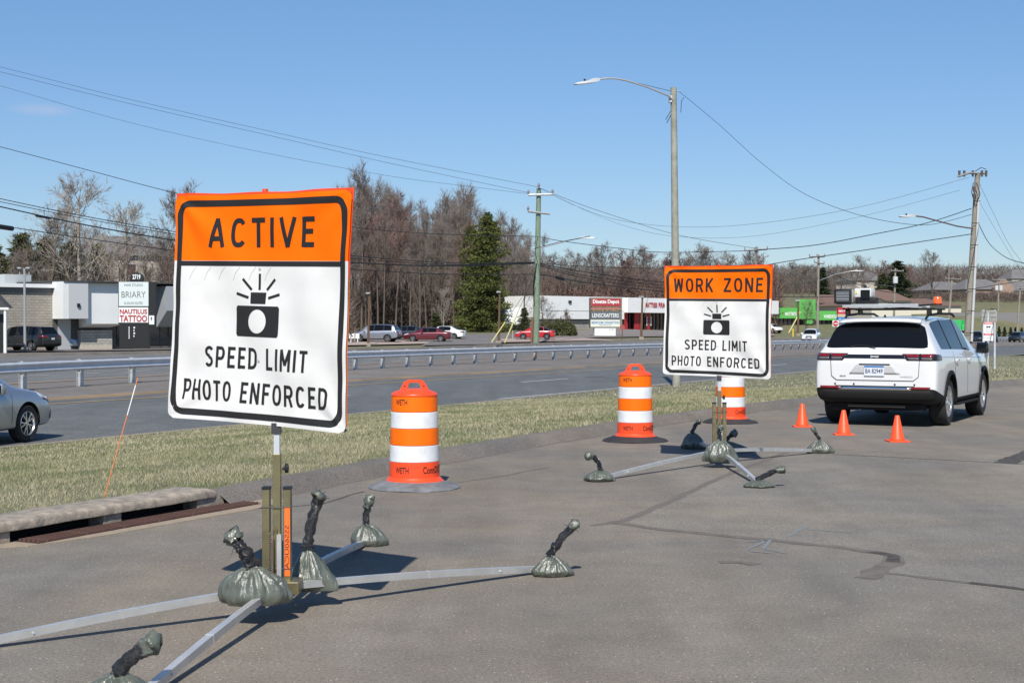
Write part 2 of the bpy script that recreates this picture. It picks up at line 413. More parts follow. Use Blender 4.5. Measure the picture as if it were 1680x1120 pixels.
# berm
bm_ = MB(); strip(bm_, lambda Y: K_X(Y) - (.2 if Y > P1.y else .34), off(NE_X, -.02), yr(3, 110, 1.02, .4), lambda x, y, t: zber(x, y) - .004, 14)
struct('grass_verge', bm_, M_soil, 180)
te = MB(); strip(te, lambda Y: NE_X(Y) + .16 + .08 * noise.noise((Y, 0, 0)), lambda Y: NE_X(Y) - .06, yr(3, 140, 1.02, .3), lambda x, y, t: (T(x, y) + .010 + .004 * t) , 1)
struct('road_edge_grit', te, mat('tan_grit', (.30, .25, .19), .95, col2=(.18, .16, .13), vscale=8, detail=8))

# painted lines
def line(nm, fx, d0, d1, y0, y1, m, dz=.008, gap=None):
    q = MB()
    if not gap: strip(q, off(fx, d0), off(fx, d1), yr(y0, y1, 1.02, 1), lambda x, y, t: T(x, y) + dz, 1)
    return struct(nm, q, m)
line('yellow_edge_line', NY_X, -.07, .10, 3, 262, M_yellow)
line('yellow_edge_line', FY_X, -.10, .10, 3, 262, M_yellow, .05)
line('white_edge_line', NE_X, -.42, -.28, 40, 200, M_line)
line('white_edge_line', FE_X, 1.2, 1.38, 3, 262, M_line, .012)
for a, b in (((855, 627), (933, 621)), ((1262, 599.5), (1291, 597.2)), ((560, 649), (574, 648)), ((1615, 572), (1628, 571.3)), ((1654, 569.5), (1666, 569))):
    p, q_ = GT(*a), GT(*b); dr = (q_ - p); n = Vector((dr.y, -dr.x, 0)).normalized() * .07
    q = MB(); q.grid(lambda u, v: (lambda c: (c.x, c.y, T(c.x, c.y) + .008))(p + dr * u + n * (2 * v - 1)), 6, 1); struct('white_lane_dash', q, M_line)
for a, b in (((45, 616.3), (81, 615.3)), ((138, 613), (162, 612)), ((205, 610.3), (235, 609.3)), ((598, 594.7), (615, 594.2)), ((641, 593.2), (657, 592.6)), ((680, 591.7), (697, 591.2))):
    p, q_ = GT(*a), GT(*b); dr = (q_ - p); n = Vector((dr.y, -dr.x, 0)).normalized() * .10
    q = MB(); q.grid(lambda u, v: (lambda c: (c.x, c.y, T(c.x, c.y) + .016))(p + dr * u + n * (2 * v - 1)), 6, 1); struct('white_lane_dash', q, M_line)

# seams, sealant and paint marks on the lot
def ribbon(nm, pts, wd, m, z=.006, jit=.02, nseg=10):
    z *= .32; P = [G(x, y) for x, y in pts]; q = MB(); pp = []
    for i in range(len(P) - 1):
        for k in range(nseg): pp.append(P[i].lerp(P[i + 1], k / nseg))
    pp.append(P[-1]); o = 0
    for i, p in enumerate(pp):
        d = (pp[min(i + 1, len(pp) - 1)] - pp[max(i - 1, 0)]).normalized(); n = Vector((-d.y, d.x, 0))
        w1 = wd * (.5 + .35 * noise.noise((p.x * 5, p.y * 5, 1))); w2 = wd * (.5 + .35 * noise.noise((p.x * 5, p.y * 5, 7)))
        j = n * noise.noise((p.x * 3, p.y * 3, 4)) * jit
        q.v += [tuple(p + n * w1 + j + Vector((0, 0, z))), tuple(p - n * w2 + j + Vector((0, 0, z)))]
    for i in range(len(pp) - 1): q.f.append((2 * i, 2 * i + 1, 2 * i + 3, 2 * i + 2)); q.mi.append(0)
    return struct(nm, q, m)
pa = MB(); pg = [(1364, 745), (1503, 752), (1900, 770), (1900, 985), (1680, 967), (1457, 938), (1471, 912), (1364, 896), (1225, 882), (1086, 868), (1025, 856), (1086, 828), (1197, 777)]
bmp = bmesh.new(); vv = [bmp.verts.new(G(x, y) + Vector((0, 0, .0012))) for x, y in pg]; bmp.faces.new(vv); bmesh.ops.triangulate(bmp, faces=bmp.faces[:]); bmp.verts.index_update()
pa.add([v.co.copy() for v in bmp.verts], [[v.index for v in f.verts] for f in bmp.faces]); bmp.free(); struct('asphalt_patch', pa, M_patch)
ribbon('asphalt_seam', [(1290, 742), (1197, 777), (1086, 828), (1025, 854), (972, 862)], .085, M_damp)
ribbon('asphalt_seam', [(1010, 858), (1086, 868), (1225, 882), (1364, 896), (1440, 906), (1471, 912)], .10, M_damp, .007)
ribbon('dark_seam', [(1430, 905), (1471, 912), (1460, 922)], .09, M_tar, .009)
ribbon('asphalt_seam', [(1471, 914), (1450, 930), (1425, 944), (1415, 948)], .15, M_damp, .008)
ribbon('asphalt_seam', [(1457, 939), (1530, 949), (1600, 957)], .07, M_damp, .007)
ribbon('dark_seam', [(1590, 956), (1680, 966), (1780, 978)], .065, M_tar, .009)
ribbon('dark_seam', [(1364, 745), (1503, 752), (1600, 757), (1720, 764)], .05, M_tar, .007)
ribbon('asphalt_seam', [(1180, 922), (1215, 922), (1240, 926)], .10, M_damp, .007)
ribbon('dark_seam', [(1650, 760), (1668, 751), (1700, 740)], .26, M_tar, .011)  # wide dark patch at the right edge of the lot
ribbon('kerb_crack', [(640, 800), (760, 790), (840, 778), (900, 766)], .035, M_damp, .007, .05)
ribbon('kerb_crack', [(390, 836), (520, 828), (600, 806)], .03, M_tar, .007, .04)
for pts in ([(1325, 862), (1292, 880)], [(1322, 868), (1400, 874)], [(1256, 886), (1226, 902)], [(1224, 890), (1262, 886), (1252, 900), (1290, 908)], [(1230, 904), (1270, 908)]):
    ribbon('blue_paint_mark', pts, .025, M_bluep, .010, .01)

# far lots, gravel and drives, unprojected as quads
def quad_patch(nm, c, m, dz=.02, n=10):
    P = [GT(*p) for p in c]; q = MB()
    def f(u, v):
        a = P[0].lerp(P[1], u); b = P[3].lerp(P[2], u); p = a.lerp(b, v); return (p.x, p.y, T(p.x, p.y) + dz)
    q.grid(f, n, n); return struct(nm, q, m)
quad_patch('salon_lot', [(-200, 581), (330, 573), (330, 560), (-200, 562)], M_farlot, .03)
quad_patch('gravel_bed', [(560, 567), (700, 564), (720, 558.5), (560, 560)], M_gravel, .04)
quad_patch('gravel_bed', [(822, 562), (1010, 558), (960, 554.5), (822, 556)], M_gravel, .04)
quad_patch('entry_drive', [(690, 567.5), (822, 565), (822, 552), (730, 552)], M_farlot, .06)
quad_patch('rear_lot', [(540, 560), (880, 556), (900, 546), (540, 549)], M_farlot, .03)
quad_patch('store_lot', [(870, 556.5), (1270, 551), (1270, 543.5), (900, 545)], mat('old_store_lot', (.24, .20, .18), .9, col2=(.17, .155, .145), vscale=.6, detail=8), .03)

# grass blades on the verge (one mass) -------------------------------------------------
rs = np.random.RandomState(3)
def grass(n, y0, y1, hgt, wid, dens_pow=1.0):
    out = np.zeros((n, 3, 3), dtype=np.float32); k = 0
    tabY = np.linspace(3, 112, 400); tk_ = np.array([K_X(v) for v in tabY]); tn = np.array([NE_X(v) for v in tabY])
    Y = y0 + (y1 - y0) * rs.rand(n); a = np.interp(Y, tabY, tk_) - np.where(Y < P1.y, .36, .27); b = np.interp(Y, tabY, tn) + .12
    X = a + (b - a) * rs.rand(n)
    # clumping
    X += rs.normal(0, .015, n); 
    Z = np.array([zber(x, y) for x, y in zip(X, Y)])
    nz = np.array([noise.noise((x * .9, y * .9, 0)) * .5 + noise.noise((x * 3.1, y * 3.1, 4)) * .5 for x, y in zip(X, Y)])
    h = hgt * (.45 + .8 * rs.rand(n)) * (1 + .7 * nz); an = rs.rand(n) * 2 * np.pi; ln = .35 + .9 * rs.rand(n); la = rs.rand(n) * 2 * np.pi
    w_ = wid * (.6 + .8 * rs.rand(n))
    out[:, 0] = np.stack([X - np.cos(an) * w_, Y - np.sin(an) * w_, Z - .01], 1)
    out[:, 1] = np.stack([X + np.cos(an) * w_, Y + np.sin(an) * w_, Z - .01], 1)
    out[:, 2] = np.stack([X + np.cos(la) * h * ln, Y + np.sin(la) * h * ln, Z + h], 1)
    return out
def grass_mat():
    m = bpy.data.materials.new('turf_blades'); m.use_nodes = True; t = m.node_tree; b = t.nodes['Principled BSDF']
    co = t.nodes.new('ShaderNodeTexCoord').outputs['Object']; g = t.nodes.new('ShaderNodeNewGeometry')
    patch = tnoise(t, co, .55, 6, .65, None, .5); fine = tnoise(t, co, 4.5, 4, .7)
    add = t.nodes.new('ShaderNodeMath'); add.operation = 'ADD'; t.links.new(patch, add.inputs[0])
    s1 = t.nodes.new('ShaderNodeMath'); s1.operation = 'MULTIPLY'; s1.inputs[1].default_value = .34; t.links.new(g.outputs['Random Per Island'], s1.inputs[0])
    s2 = t.nodes.new('ShaderNodeMath'); s2.operation = 'MULTIPLY_ADD'; s2.inputs[1].default_value = .55; t.links.new(fine, s2.inputs[0]); t.links.new(s1.outputs[0], s2.inputs[2])
    t.links.new(s2.outputs[0], add.inputs[1])
    c = ramp_node(t, add.outputs[0], [(.62, (.055, .085, .026)), (.84, (.105, .125, .048)), (1.0, (.20, .18, .098)), (1.25 if False else .999, (.30, .265, .17))])
    n = t.nodes[-1] if False else None
    dv = t.nodes.new('ShaderNodeMath'); dv.operation = 'DIVIDE'; dv.inputs[1].default_value = 1.5; t.links.new(add.outputs[0], dv.inputs[0])
    c = ramp_node(t, dv.outputs[0], [(.38, (.055, .100, .026)), (.49, (.110, .155, .052)), (.58, (.225, .225, .120)), (.72, (.42, .38, .25))])
    t.links.new(c, b.inputs['Base Color']); b.inputs['Roughness'].default_value = .7; b.inputs['Specular IOR Level'].default_value = .25
    return m
GV = np.concatenate([grass(230000, 7, 19, .034, .0030), grass(150000, 19, 40, .036, .0055), grass(40000, 40, 108, .04, .015)])
go = bpy.data.objects.new('grass', tri_mesh('grass', GV, grass_mat())); COL.objects.link(go); tag(go, 'short green and straw coloured grass of the verge', 'grass', kind='stuff')

# ------------------------------------------------------------------ catch basin in the kerb
d = (P1 - P0); d.z = 0; Lb = d.length; ang = math.atan2(d.y, d.x)
cb = thing('storm_drain', P0, 'weathered concrete storm drain inlet with two dark mouths set in the kerb', 'storm drain', ang)
def fr_(px): return (px + 70) / 435 * Lb       # px along the kerb
def along(px):
    q = G(px, 829 + (365 - px) * (905 - 829) / 435); return (q - P0).length
x0, x1 = 0.0, Lb
# slab with rounded front, rough
def slab(u, v):
    prof = [(-.01, .086), (-.022, .092), (-.024, .136), (-.010, .156), (.035, .166), (.34, .168), (.37, .15), (.37, .03)]
    i = min(int(v * 7 + 1e-6), 7); y, z = prof[i]; x = x0 + (x1 - x0) * u
    e = 0.0
    if u > .93: e = ((u - .93) / .07) ** 2; y += e * .06
    r = noise.noise((x * 14, y * 30, z * 30)) * .002 + noise.noise((x * 2, y, z * 3)) * .005
    return (x, y + r, z * (1 - .35 * e) + r)
sm = MB(); sm.grid(slab, 90, 7)
sm.f.append(tuple(90 + 91 * i for i in range(8))); sm.mi.append(0); sm.f.append(tuple(91 * i for i in reversed(range(8)))); sm.mi.append(0)
sm.build('cover_slab', M_conc, cb, 50)
pr = MB(); a1 = along(16); b1 = along(170); a2 = along(199); b2 = along(324)
for aa, bb_ in ((x0, a1), (b1, a2), (b2, x1 + .02)):
    pr = MB(); pr.box((aa, 0.0, -.02), (bb_, .30, .10)); pr.build('inlet_pier', M_conc, cb)
dk = MB(); dk.box((a1 - .02, .16, -.05), (b2 + .02, .30, .095)); dk.build('inlet_shade_block', mat('inlet_shade_black', (.006, .006, .006), .9), cb)  # near-black block paints the shade inside the two mouths
gt = MB()
gx0, gx1 = along(22), along(392)
fr2 = MB(); fr2.prism([(gx0 - .35, -.01), (gx0 - .1, -.25), (gx0 + .5, -.37), (gx1 - .3, -.42), (gx1 + .25, -.32), (gx1 + .35, -.05)], -.02, .006)
fr2.build('concrete_apron', M_conc2, cb)
M_rust = mat('rusty_iron', (.105, .050, .040), .85, col2=(.16, .085, .062), vscale=20, detail=8)
bb = MB(); bb.box((gx0, -.25, -.01), (gx1, -.02, .010)); bb.build('grate_frame', mat('grate_dark_brown', (.05, .028, .022), .9), cb)  # dark brown plate beneath the bars, showing in the gaps
g0 = MB(); g0.box((0, -.008, 0), (gx1 - gx0 - .04, .008, .014)); gmesh = g0.mesh('grate_bar', M_rust)
for i in range(5):
    o = bpy.data.objects.new('grate_bar', gmesh); COL.objects.link(o); o.parent = cb; o.location = (gx0 + .02, -.225 + i * .046, .0105)
for k in range(7):
    xx = gx0 + .1 + k * (gx1 - gx0 - .2) / 6; cx_ = MB(); cx_.box((xx - .008, -.245, .009), (xx + .008, -.03, .021)); cx_.build('grate_crossbar', M_rust, cb)

# ------------------------------------------------------------------ marker stake
pb, pt = None, None
Yk = 11.9
pb = G(168, 816, .12); pt = W(226, 610, pb.y + .15)
st = thing('marker_stake', pb - Vector((0, 0, .05)), 'thin leaning orange and white snow marker rod behind the storm drain', 'marker stake')
def seg(nm, a, b, m):
    q = MB(); q.tube([Vector((0, 0, 0)) + (pt - pb) * a, (pt - pb) * b], .0048, 6); q.build(nm, m, st)
M_or = mat('orange_fibreglass', (.66, .20, .055), .5)
seg('lower_rod', 0, .70, M_or); seg('white_band', .70, .94, mat('white_tape', (.8, .8, .8), .5)); seg('upper_rod', .94, 1, M_or)

# ------------------------------------------------------------------ guardrail
NM = 700
ys = np.linspace(36, 258, NM); xs = np.array([rail_x(y) for y in ys]); ss = np.concatenate([[0], np.cumsum(np.hypot(np.diff(xs), np.diff(ys)))])
def rail_at(s):
    y = float(np.interp(s, ss, ys)); x = float(np.interp(s, ss, xs)); y2 = float(np.interp(s + .5, ss, ys)); x2 = float(np.interp(s + .5, ss, xs))
    t = Vector((x2 - x, y2 - y, 0)).normalized(); return Vector((x, y, T(x, y) + .03)), t
def s_of_px(px):
    best = None
    pxs = 840 + F * xs / ys; return float(np.interp(px, pxs, ss))
gr = thing('guardrail', (rail_x(43), 43, T(rail_x(43), 43)), 'long galvanised steel guardrail running along the road median', 'guardrail')
O = gr.location.copy()
WP = [(.0, .50), (.02, .515), (.080, .54), (.085, .57), (.03, .62), (.0, .655), (.03, .69), (.085, .74), (.08, .775), (.02, .80), (.0, .815)]
smax = ss[-1]; s = 0.2; seglen = 7.62
while s < smax - 1:
    e = min(s + seglen, smax - .6)
    for side in (-1, 1):
        q = MB(); n = 6 if s < 120 else 3
        q.grid(lambda u, v: (lambda pt_: tuple(pt_[0] + Vector((pt_[1].y, -pt_[1].x, 0)) * (-side) * (-.15 - WP[int(round(v * 10))][0]) + Vector((0, 0, WP[int(round(v * 10))][1])) - O))(rail_at(s + (e + .08 - s) * u)), n, 10)
        q.build('rail', M_steel, gr, 180)
    s = e
pst = MB(); pst.box((-.075, -.085, -.1), (-.065, .085, .84)); pst.box((.065, -.085, -.1), (.075, .085, .84)); pst.box((-.0655, -.006, -.1), (.0655, .006, .838))
pmesh = pst.mesh('post', M_steel_post)
bl = MB(); bl.box((-.10, -.05, .50), (.10, .05, .80)); bmesh_ = bl.mesh('blockout', mat('blockout', (.035, .035, .037), .7))
rust_post = None
P_list = [37, 131.2, 216.6] + [292, 361, 424, 482, 535] + [582.8, 627.5, 668.7, 707.3, 744.2, 779.5, 812.3, 845.5, 878, 908.3, 937.7, 965.7, 991.7, 1016.7, 1040, 1062.8, 1085] + [1105.5, 1125, 1143.5, 1161, 1178, 1194, 1210, 1225, 1240, 1256] + [1271.8, 1285.4, 1298.6, 1310.9, 1323.2, 1334.8, 1345.9]
S = [s_of_px(px) for px in P_list]
while S[-1] < smax - 1: S.append(S[-1] + 2.1)
for i, s in enumerate(S):
    p, t = rail_at(s)
    for me in ((pmesh, bmesh_)):
        if me is bmesh_ and i > 40: continue
        if me is pmesh and i == 16:
            me = pmesh.copy(); me.materials[0] = mat('rusty_post', (.40, .27, .20), .7, col2=(.46, .44, .42), vscale=6)
        o = bpy.data.objects.new('post' if me is not bmesh_ else 'blockout', me); COL.objects.link(o); o.parent = gr
        o.location = p - O; o.rotation_euler = (0, 0, math.atan2(t.y, t.x) - math.pi / 2)
# ------------------------------------------------------------------ stroke lettering for the roll-up signs
def arc(cx, cy, rx, ry, a0, a1, n=12):
    return [(cx + rx * math.cos(R(a0 + (a1 - a0) * i / n)), cy + ry * math.sin(R(a0 + (a1 - a0) * i / n))) for i in range(n + 1)]
# glyphs in a box 0..w x 0..1, strokes are centre lines, thickness t
def glyphs(t):
    h = t / 2; g = {}
    def ring(w, a0, a1, n=28):       # rounded O outline between angles, squarish
        out = []
        for i in range(n + 1):
            a = R(a0 + (a1 - a0) * i / n); c, s_ = math.cos(a), math.sin(a)
            e = .78
            out.append((w / 2 + (w / 2 - h) * math.copysign(abs(c) ** e, c), .5 + (.5 - h) * math.copysign(abs(s_) ** .9, s_)))
        return out
    w = .60; g['A'] = (.66, [[(h * .9, 0), (.33, 1)], [(.66 - h * .9, 0), (.33, 1)], [(.16, .30), (.50, .30)]])
    g['C'] = (w, [ring(w, 42, 318)]); g['O'] = (.62, [ring(.62, 0, 360)])
    g['T'] = (.54, [[(0, 1 - h), (.54, 1 - h)], [(.27, 0), (.27, 1 - t * .5)]]); g['I'] = (t, [[(h, 0), (h, 1)]])
    g['V'] = (.64, [[(h * .9, 1), (.32, 0)], [(.64 - h * .9, 1), (.32, 0)]])
    g['E'] = (.50, [[(h, 0), (h, 1)], [(h, 1 - h), (.5, 1 - h)], [(h, .52), (.44, .52)], [(h, h), (.5, h)]])
    g['F'] = (.50, [[(h, 0), (h, 1)], [(h, 1 - h), (.5, 1 - h)], [(h, .52), (.44, .52)]])
    g['L'] = (.48, [[(h, 0), (h, 1)], [(h, h), (.48, h)]])
    g['W'] = (.80, [[(h * .9, 1), (.21, 0)], [(.21, 0), (.40, .95)], [(.40, .95), (.59, 0)], [(.59, 0), (.80 - h * .9, 1)]])
    bowl = lambda y0, y1, x0, x1: [(h, y1), (x0, y1)] + arc(x0, (y0 + y1) / 2, x1 - x0, (y1 - y0) / 2, 90, -90, 10) + [(h, y0)]
    g['R'] = (.60, [[(h, 0), (h, 1)], bowl(.47, 1 - h, .34, .60 - h), [(.34, .46), (.60 - h * .9, 0)]])
    g['P'] = (.58, [[(h, 0), (h, 1)], bowl(.43, 1 - h, .34, .58 - h)])
    g['D'] = (.60, [[(h, 0), (h, 1)], [(h, 1 - h), (.26, 1 - h)] + arc(.26, 1 - h - .26, .34 - h, .26, 90, 0, 8) + arc(.26, h + .26, .34 - h, .26, 0, -90, 8) + [(h, h)]])
    g['K'] = (.62, [[(h, 0), (h, 1)], [(h, .34), (.60 - h, 1)], [(.24, .50), (.62 - h, 0)]])
    g['Z'] = (.56, [[(.02, 1 - h), (.55, 1 - h)], [(.55 - h * .8, 1 - h), (h * .8, h)], [(0, h), (.56, h)]])
    g['N'] = (.60, [[(h, 0), (h, 1)], [(.60 - h, 0), (.60 - h, 1)], [(h, 1), (.60 - h, 0)]])
    g['M'] = (.70, [[(h, 0), (h, 1)], [(.70 - h, 0), (.70 - h, 1)], [(h, 1), (.35, .28)], [(.70 - h, 1), (.35, .28)]])
    g['H'] = (.60, [[(h, 0), (h, 1)], [(.60 - h, 0), (.60 - h, 1)], [(h, .5), (.60 - h, .5)]])
    r = .60 / 2 - h
    g['S'] = (.58, [arc(.29, .74, .29 - h, .26 - h, 25, 180, 10) + arc(.29, .74, .29 - h, .24 - h * .6, 180, 262, 6) + arc(.29, .26, .29 - h, .25 - h * .6, 82, 0, 6) + arc(.29, .26, .29 - h, .26 - h, 0, -155, 10)])
    return g
GL = glyphs(.155)
def put_stroke(mb, pts, half, fn, lift):
    """pts in sign design metres; fn maps (x, y, lift) -> 3D"""
    pp = [Vector((pts[0][0], pts[0][1]))]
    for p in pts[1:]:
        p = Vector(p); a = pp[-1]; n = max(1, int((p - a).length / .012))
        for k in range(1, n + 1): pp.append(a.lerp(p, k / n))
    o = len(mb.v)
    for i, p in enumerate(pp):
        d = pp[min(i + 1, len(pp) - 1)] - pp[max(i - 1, 0)]
        if d.length < 1e-9: d = Vector((1, 0))
        d.normalize(); n = Vector((-d.y, d.x)) * half
        for q in (p + n, p, p - n): mb.v.append(tuple(fn(q.x, q.y, lift)))
    for i in range(len(pp) - 1):
        for k in range(2):
            a = o + 3 * i + k; mb.f.append((a, a + 1, a + 4, a + 3)); mb.mi.append(0)
def put_word(name, word, x0, x1, y0, y1, fn, m, parent):
    """y1 top, y0 bottom in design metres (y down measured as negative)"""
    ws = [GL[c][0] for c in word]; gap = .21; tot = sum(ws) + gap * (len(word) - 1)
    sx = (x1 - x0) / tot; sy = y1 - y0; x = x0; mb = MB(); cnt = 0
    for c, w_ in zip(word, ws):
        for st_ in GL[c][1]:
            cnt += 1
            put_stroke(mb, [(x + a * sx, y0 + b * sy) for a, b in st_], .0775 * (sx + sy) / 2, fn, .0022 + .00012 * (cnt % 9))
        x += (w_ + gap) * sx
    return mb.build(name, m, parent)
M_oran = mat('fluorescent_orange_sheeting', (1.0, .155, .0), .6, spec=.15, bump=.05, bscale=250)
M_shee = mat('white_sheeting', (.74, .73, .715), .42, var=.03, vscale=5, bump=.04, bscale=300)
M_sblk = mat('sign_black', (.016, .015, .015), .55)
M_zinc = mat('zinc_yellow_steel', (.27, .235, .13), .40, .75, var=.25, vscale=6)
M_leg = mat('aluminium_leg', (.60, .60, .59), .38, .55, var=.10, vscale=6, bump=.05, bscale=30)

def rollup_sign(base, pxc, Zl, Zr, top_word, label, wr_seed, zh=.2):
    root = thing('roll_up_sign', base, label, 'road sign', 0, 'roll-up work zone camera signs')
    TL, TR, BL, BR = W(*pxc[0], Zl), W(*pxc[1], Zr), W(*pxc[2], Zl + .04), W(*pxc[3], Zr + .04)
    nrm = (TR - TL).cross(BL - TL).normalized(); nrm = -nrm if nrm.y > 0 else nrm
    Wd = 1.0
    rnd = random.Random(wr_seed); ph = [rnd.random() * 6 for _ in range(8)]
    def P(x, y, lift=0.0):
        u, v = x, 1 + y        # x 0..1 ; y 0 (top) .. -1 (bottom) given as negative; v here 1 top
        v = -y
        p = (TL * (1 - u) + TR * u) * (1 - v) + (BL * (1 - u) + BR * u) * v
        r = .0
        # tension folds radiating from the four corners
        for cx, cy, k, s_ in ((0, 0, 9, ph[0]), (1, 0, 8, ph[1]), (0, 1, 10, ph[2]), (1, 1, 9, ph[3])):
            dx, dy = u - cx, v - cy; rr = math.hypot(dx, dy) + 1e-6; th = math.atan2(dy, dx)
            r += .010 * math.exp(-rr * 3.2) * math.sin(th * k + s_) * min(1, rr * 6)
        r += .006 * math.sin((u + v * .6) * 9 + ph[4]) * math.exp(-((v - .62) / .3) ** 2) + .004 * math.sin((u * 1.3 - v) * 13 + ph[5])
        r -= .05 * (u - .5) * (v - .5) * 2 * .5 + .02 * math.cos((u - .5) * math.pi)
        r += .004 * noise.noise((u * 7, v * 7, wr_seed)) * 2
        # edges between the stays are drawn inwards a little
        inw = .010 * math.sin(math.pi * v) * (1 if u > .5 else -1) * abs(2 * u - 1) ** 6
        p = p - (TR - TL).normalized() * inw
        sag = -.006 * math.sin(math.pi * u) * abs(2 * v - 1) ** 6 * (1 if v < .5 else -1)
        p = p + Vector((0, 0, sag))
        return p + nrm * (r + lift) - base
    def region(nm, m, v0, v1, nu=70, nv=40, back=False):
        q = MB()
        def f(u, v):
            vv = v0 + (v1 - v0) * v
            # rounded corners
            rc = .035; uu = u
            if vv < rc: uu = max(min(u, 1 - (rc - math.sqrt(max(rc * rc - (rc - vv) ** 2, 0)))), rc - math.sqrt(max(rc * rc - (rc - vv) ** 2, 0)))
            if vv > 1 - rc: dd = rc - math.sqrt(max(rc * rc - (rc - 1 + vv) ** 2, 0)); uu = max(min(u, 1 - dd), dd)
            return P(uu, -vv, -.014 if back else 0)
        q.grid(f, nu, nv); return q.build(nm, m, root, 180)
    region('orange_panel', M_oran, 0.0, .2915, 70, 30)
    region('white_panel', M_shee, .2915, 1.0, 70, 60)
    region('panel_back', mat('sign_back_cloth', (.60, .16, .05), .7), 0.0, 1.0, 30, 30, True)
    # the loose orange hem seen at the top and corner
    hem = MB(); hem.grid(lambda u, v: P(-.003 + u * 1.006, .010 - v * .05 + .006 * math.sin(u * 17) * .3, -.010), 40, 2); hem.build('top_hem', mat('orange_hem', (.85, .07, .012), .55), root)
    hm2 = MB(); hm2.grid(lambda u, v: P(.985 + .017 * u, -.012 - .35 * v, -.012), 2, 20); hm2.build('side_hem', mat('orange_hem', (.85, .07, .012), .55), root)
    # border
    def rr(off_, y_top, y_bot, rc):
        pts = []
        for cx, cy, a0 in ((1 - off_ - rc, -y_top - rc, 90), (1 - off_ - rc, -y_bot + rc, 0), (off_ + rc, -y_bot + rc, -90), (off_ + rc, -y_top - rc, -180)):
            pts += arc(cx, cy, rc, rc, a0, a0 - 90, 8)
        return pts + [pts[0]]
    q = MB(); put_stroke(q, rr(.033, .037, .966, .055), .0145, P, .0020)
    q.build('border', M_sblk, root)
    q = MB(); put_stroke(q, [(.04, -.303), (.96, -.303)], .0105, P, .0026); q.build('divider', M_sblk, root)
    if top_word == 'ACTIVE': put_word('word_active', 'ACTIVE', .205, .80, -.232, -.105, P, M_sblk, root)
    else:
        put_word('word_work', 'WORK', .088, .463, -.232, -.105, P, M_sblk, root); put_word('word_zone', 'ZONE', .555, .918, -.232, -.105, P, M_sblk, root)
    # camera pictogram
    q = MB()
    ncx, ncy, rx, ry = .494, -.552, .051, .052
    def camring(u, v):      # from circle to rectangle
        a = u * 2 * math.pi; c, s_ = math.cos(a), math.sin(a)
        k = min(.1215 / max(abs(c), 1e-6), .0665 / max(abs(s_), 1e-6))
        return P(ncx + (rx * c) * (1 - v) + k * c * v, ncy + (ry * s_) * (1 - v) + k * s_ * v, .0022)
    q.grid(camring, 72, 3); q.build('camera_pictogram', M_sblk, root)
    q = MB(); q.grid(lambda u, v: P(.453 + .084 * u, -.427 - .049 * v, .0022), 4, 3); q.build('flash_pictogram', M_sblk, root)
    for a, b in (((.498, -.346), (.498, -.416)), ((.409, -.369), (.457, -.416)), ((.585, -.369), (.539, -.416)), ((.375, -.432), (.442, -.450)), ((.614, -.434), (.550, -.451))):
        q = MB(); put_stroke(q, [a, b], .0058, P, .0022); q.build('flash_ray', M_sblk, root)
    put_word('word_speed', 'SPEED', .204, .494, -.760, -.667, P, M_sblk, root); put_word('word_limit', 'LIMIT', .552, .783, -.760, -.667, P, M_sblk, root)
    put_word('word_photo', 'PHOTO', .085, .354, -.910, -.818, P, M_sblk, root); put_word('word_enforced', 'ENFORCED', .413, .898, -.910, -.818, P, M_sblk, root)
    for c in ((.497, -.325), (.505, -.722)):
        q = MB(); q.grid(lambda u, v: P(c[0] + .007 * v * math.cos(u * 6.2832), c[1] + .007 * v * math.sin(u * 6.2832), .003 + .002 * (1 - v)), 10, 2); q.build('rivet', M_steel, root)
    # thin grey strokes painting crease shade on the white panel below the divider
    q = MB()
    for k in range(6):
        x = .10 + k * .085; put_stroke(q, [(x, -.375), (x + .012, -.345), (x + .035, -.318)], .0009, P, .0018)
    q.build('crease_shade', mat('crease_shade_grey', (.55, .56, .58), .5), root)
    # --- stand
    hz = zh
    q = MB(); topz = (BL.z + BR.z) / 2 - .02
    ctr_top = P(.5, 0, -.03) + Vector((0, 0, .03)); ctr_bot = P(.5, -1, -.03)
    mast_x, mast_y = ctr_bot.x * .0, .0
    q.box((-.0215, -.0215, hz), (.0215, .0215, ctr_bot.z - .16), bev=.003); q.build('mast', M_zinc, root)
    q = MB(); q.box((-.016, -.016, ctr_bot.z - .165), (.016, .016, ctr_bot.z + .02)); q.build('upper_mast', M_steel, root)
    q = MB(); q.box((-.028, -.022, ctr_bot.z - .05), (.022, .022, ctr_bot.z + .01)); q.build('mast_bracket', mat('dark_steel', (.08, .08, .085), .45, .6), root)
    # cross ribs behind the cloth
    for a, b in (((.01, -.01), (.99, -.99)), ((.99, -.01), (.01, -.99))):
        q = MB(); q.tube([P(a[0] + (b[0] - a[0]) * k / 12, a[1] + (b[1] - a[1]) * k / 12, -.016) for k in range(13)], .009, 6); q.build('fibreglass_rib', mat('rib_grey', (.08, .08, .08), .5), root)
    q = MB(); q.tube([ctr_top + Vector((0, .0, -.04)), ctr_top + Vector((0, 0, .0))], .016, 6); q.build('rib_pocket', mat('orange_hem', (.85, .07, .012), .55), root)
    # knob
    q = MB(); M = Matrix.Translation((.030, 0, ctr_bot.z - .24)) @ Matrix.Rotation(R(90), 4, 'Y')
    prof = [(0, 0), (.010, 0), (.010, .012), (.024, .014), (.027, .022), (.024, .032), (0, .034)]
    q.lathe(prof, 10, M); q.v = [tuple(v) for v in q.v]; q.build('clamp_knob', M_black, root, 30)
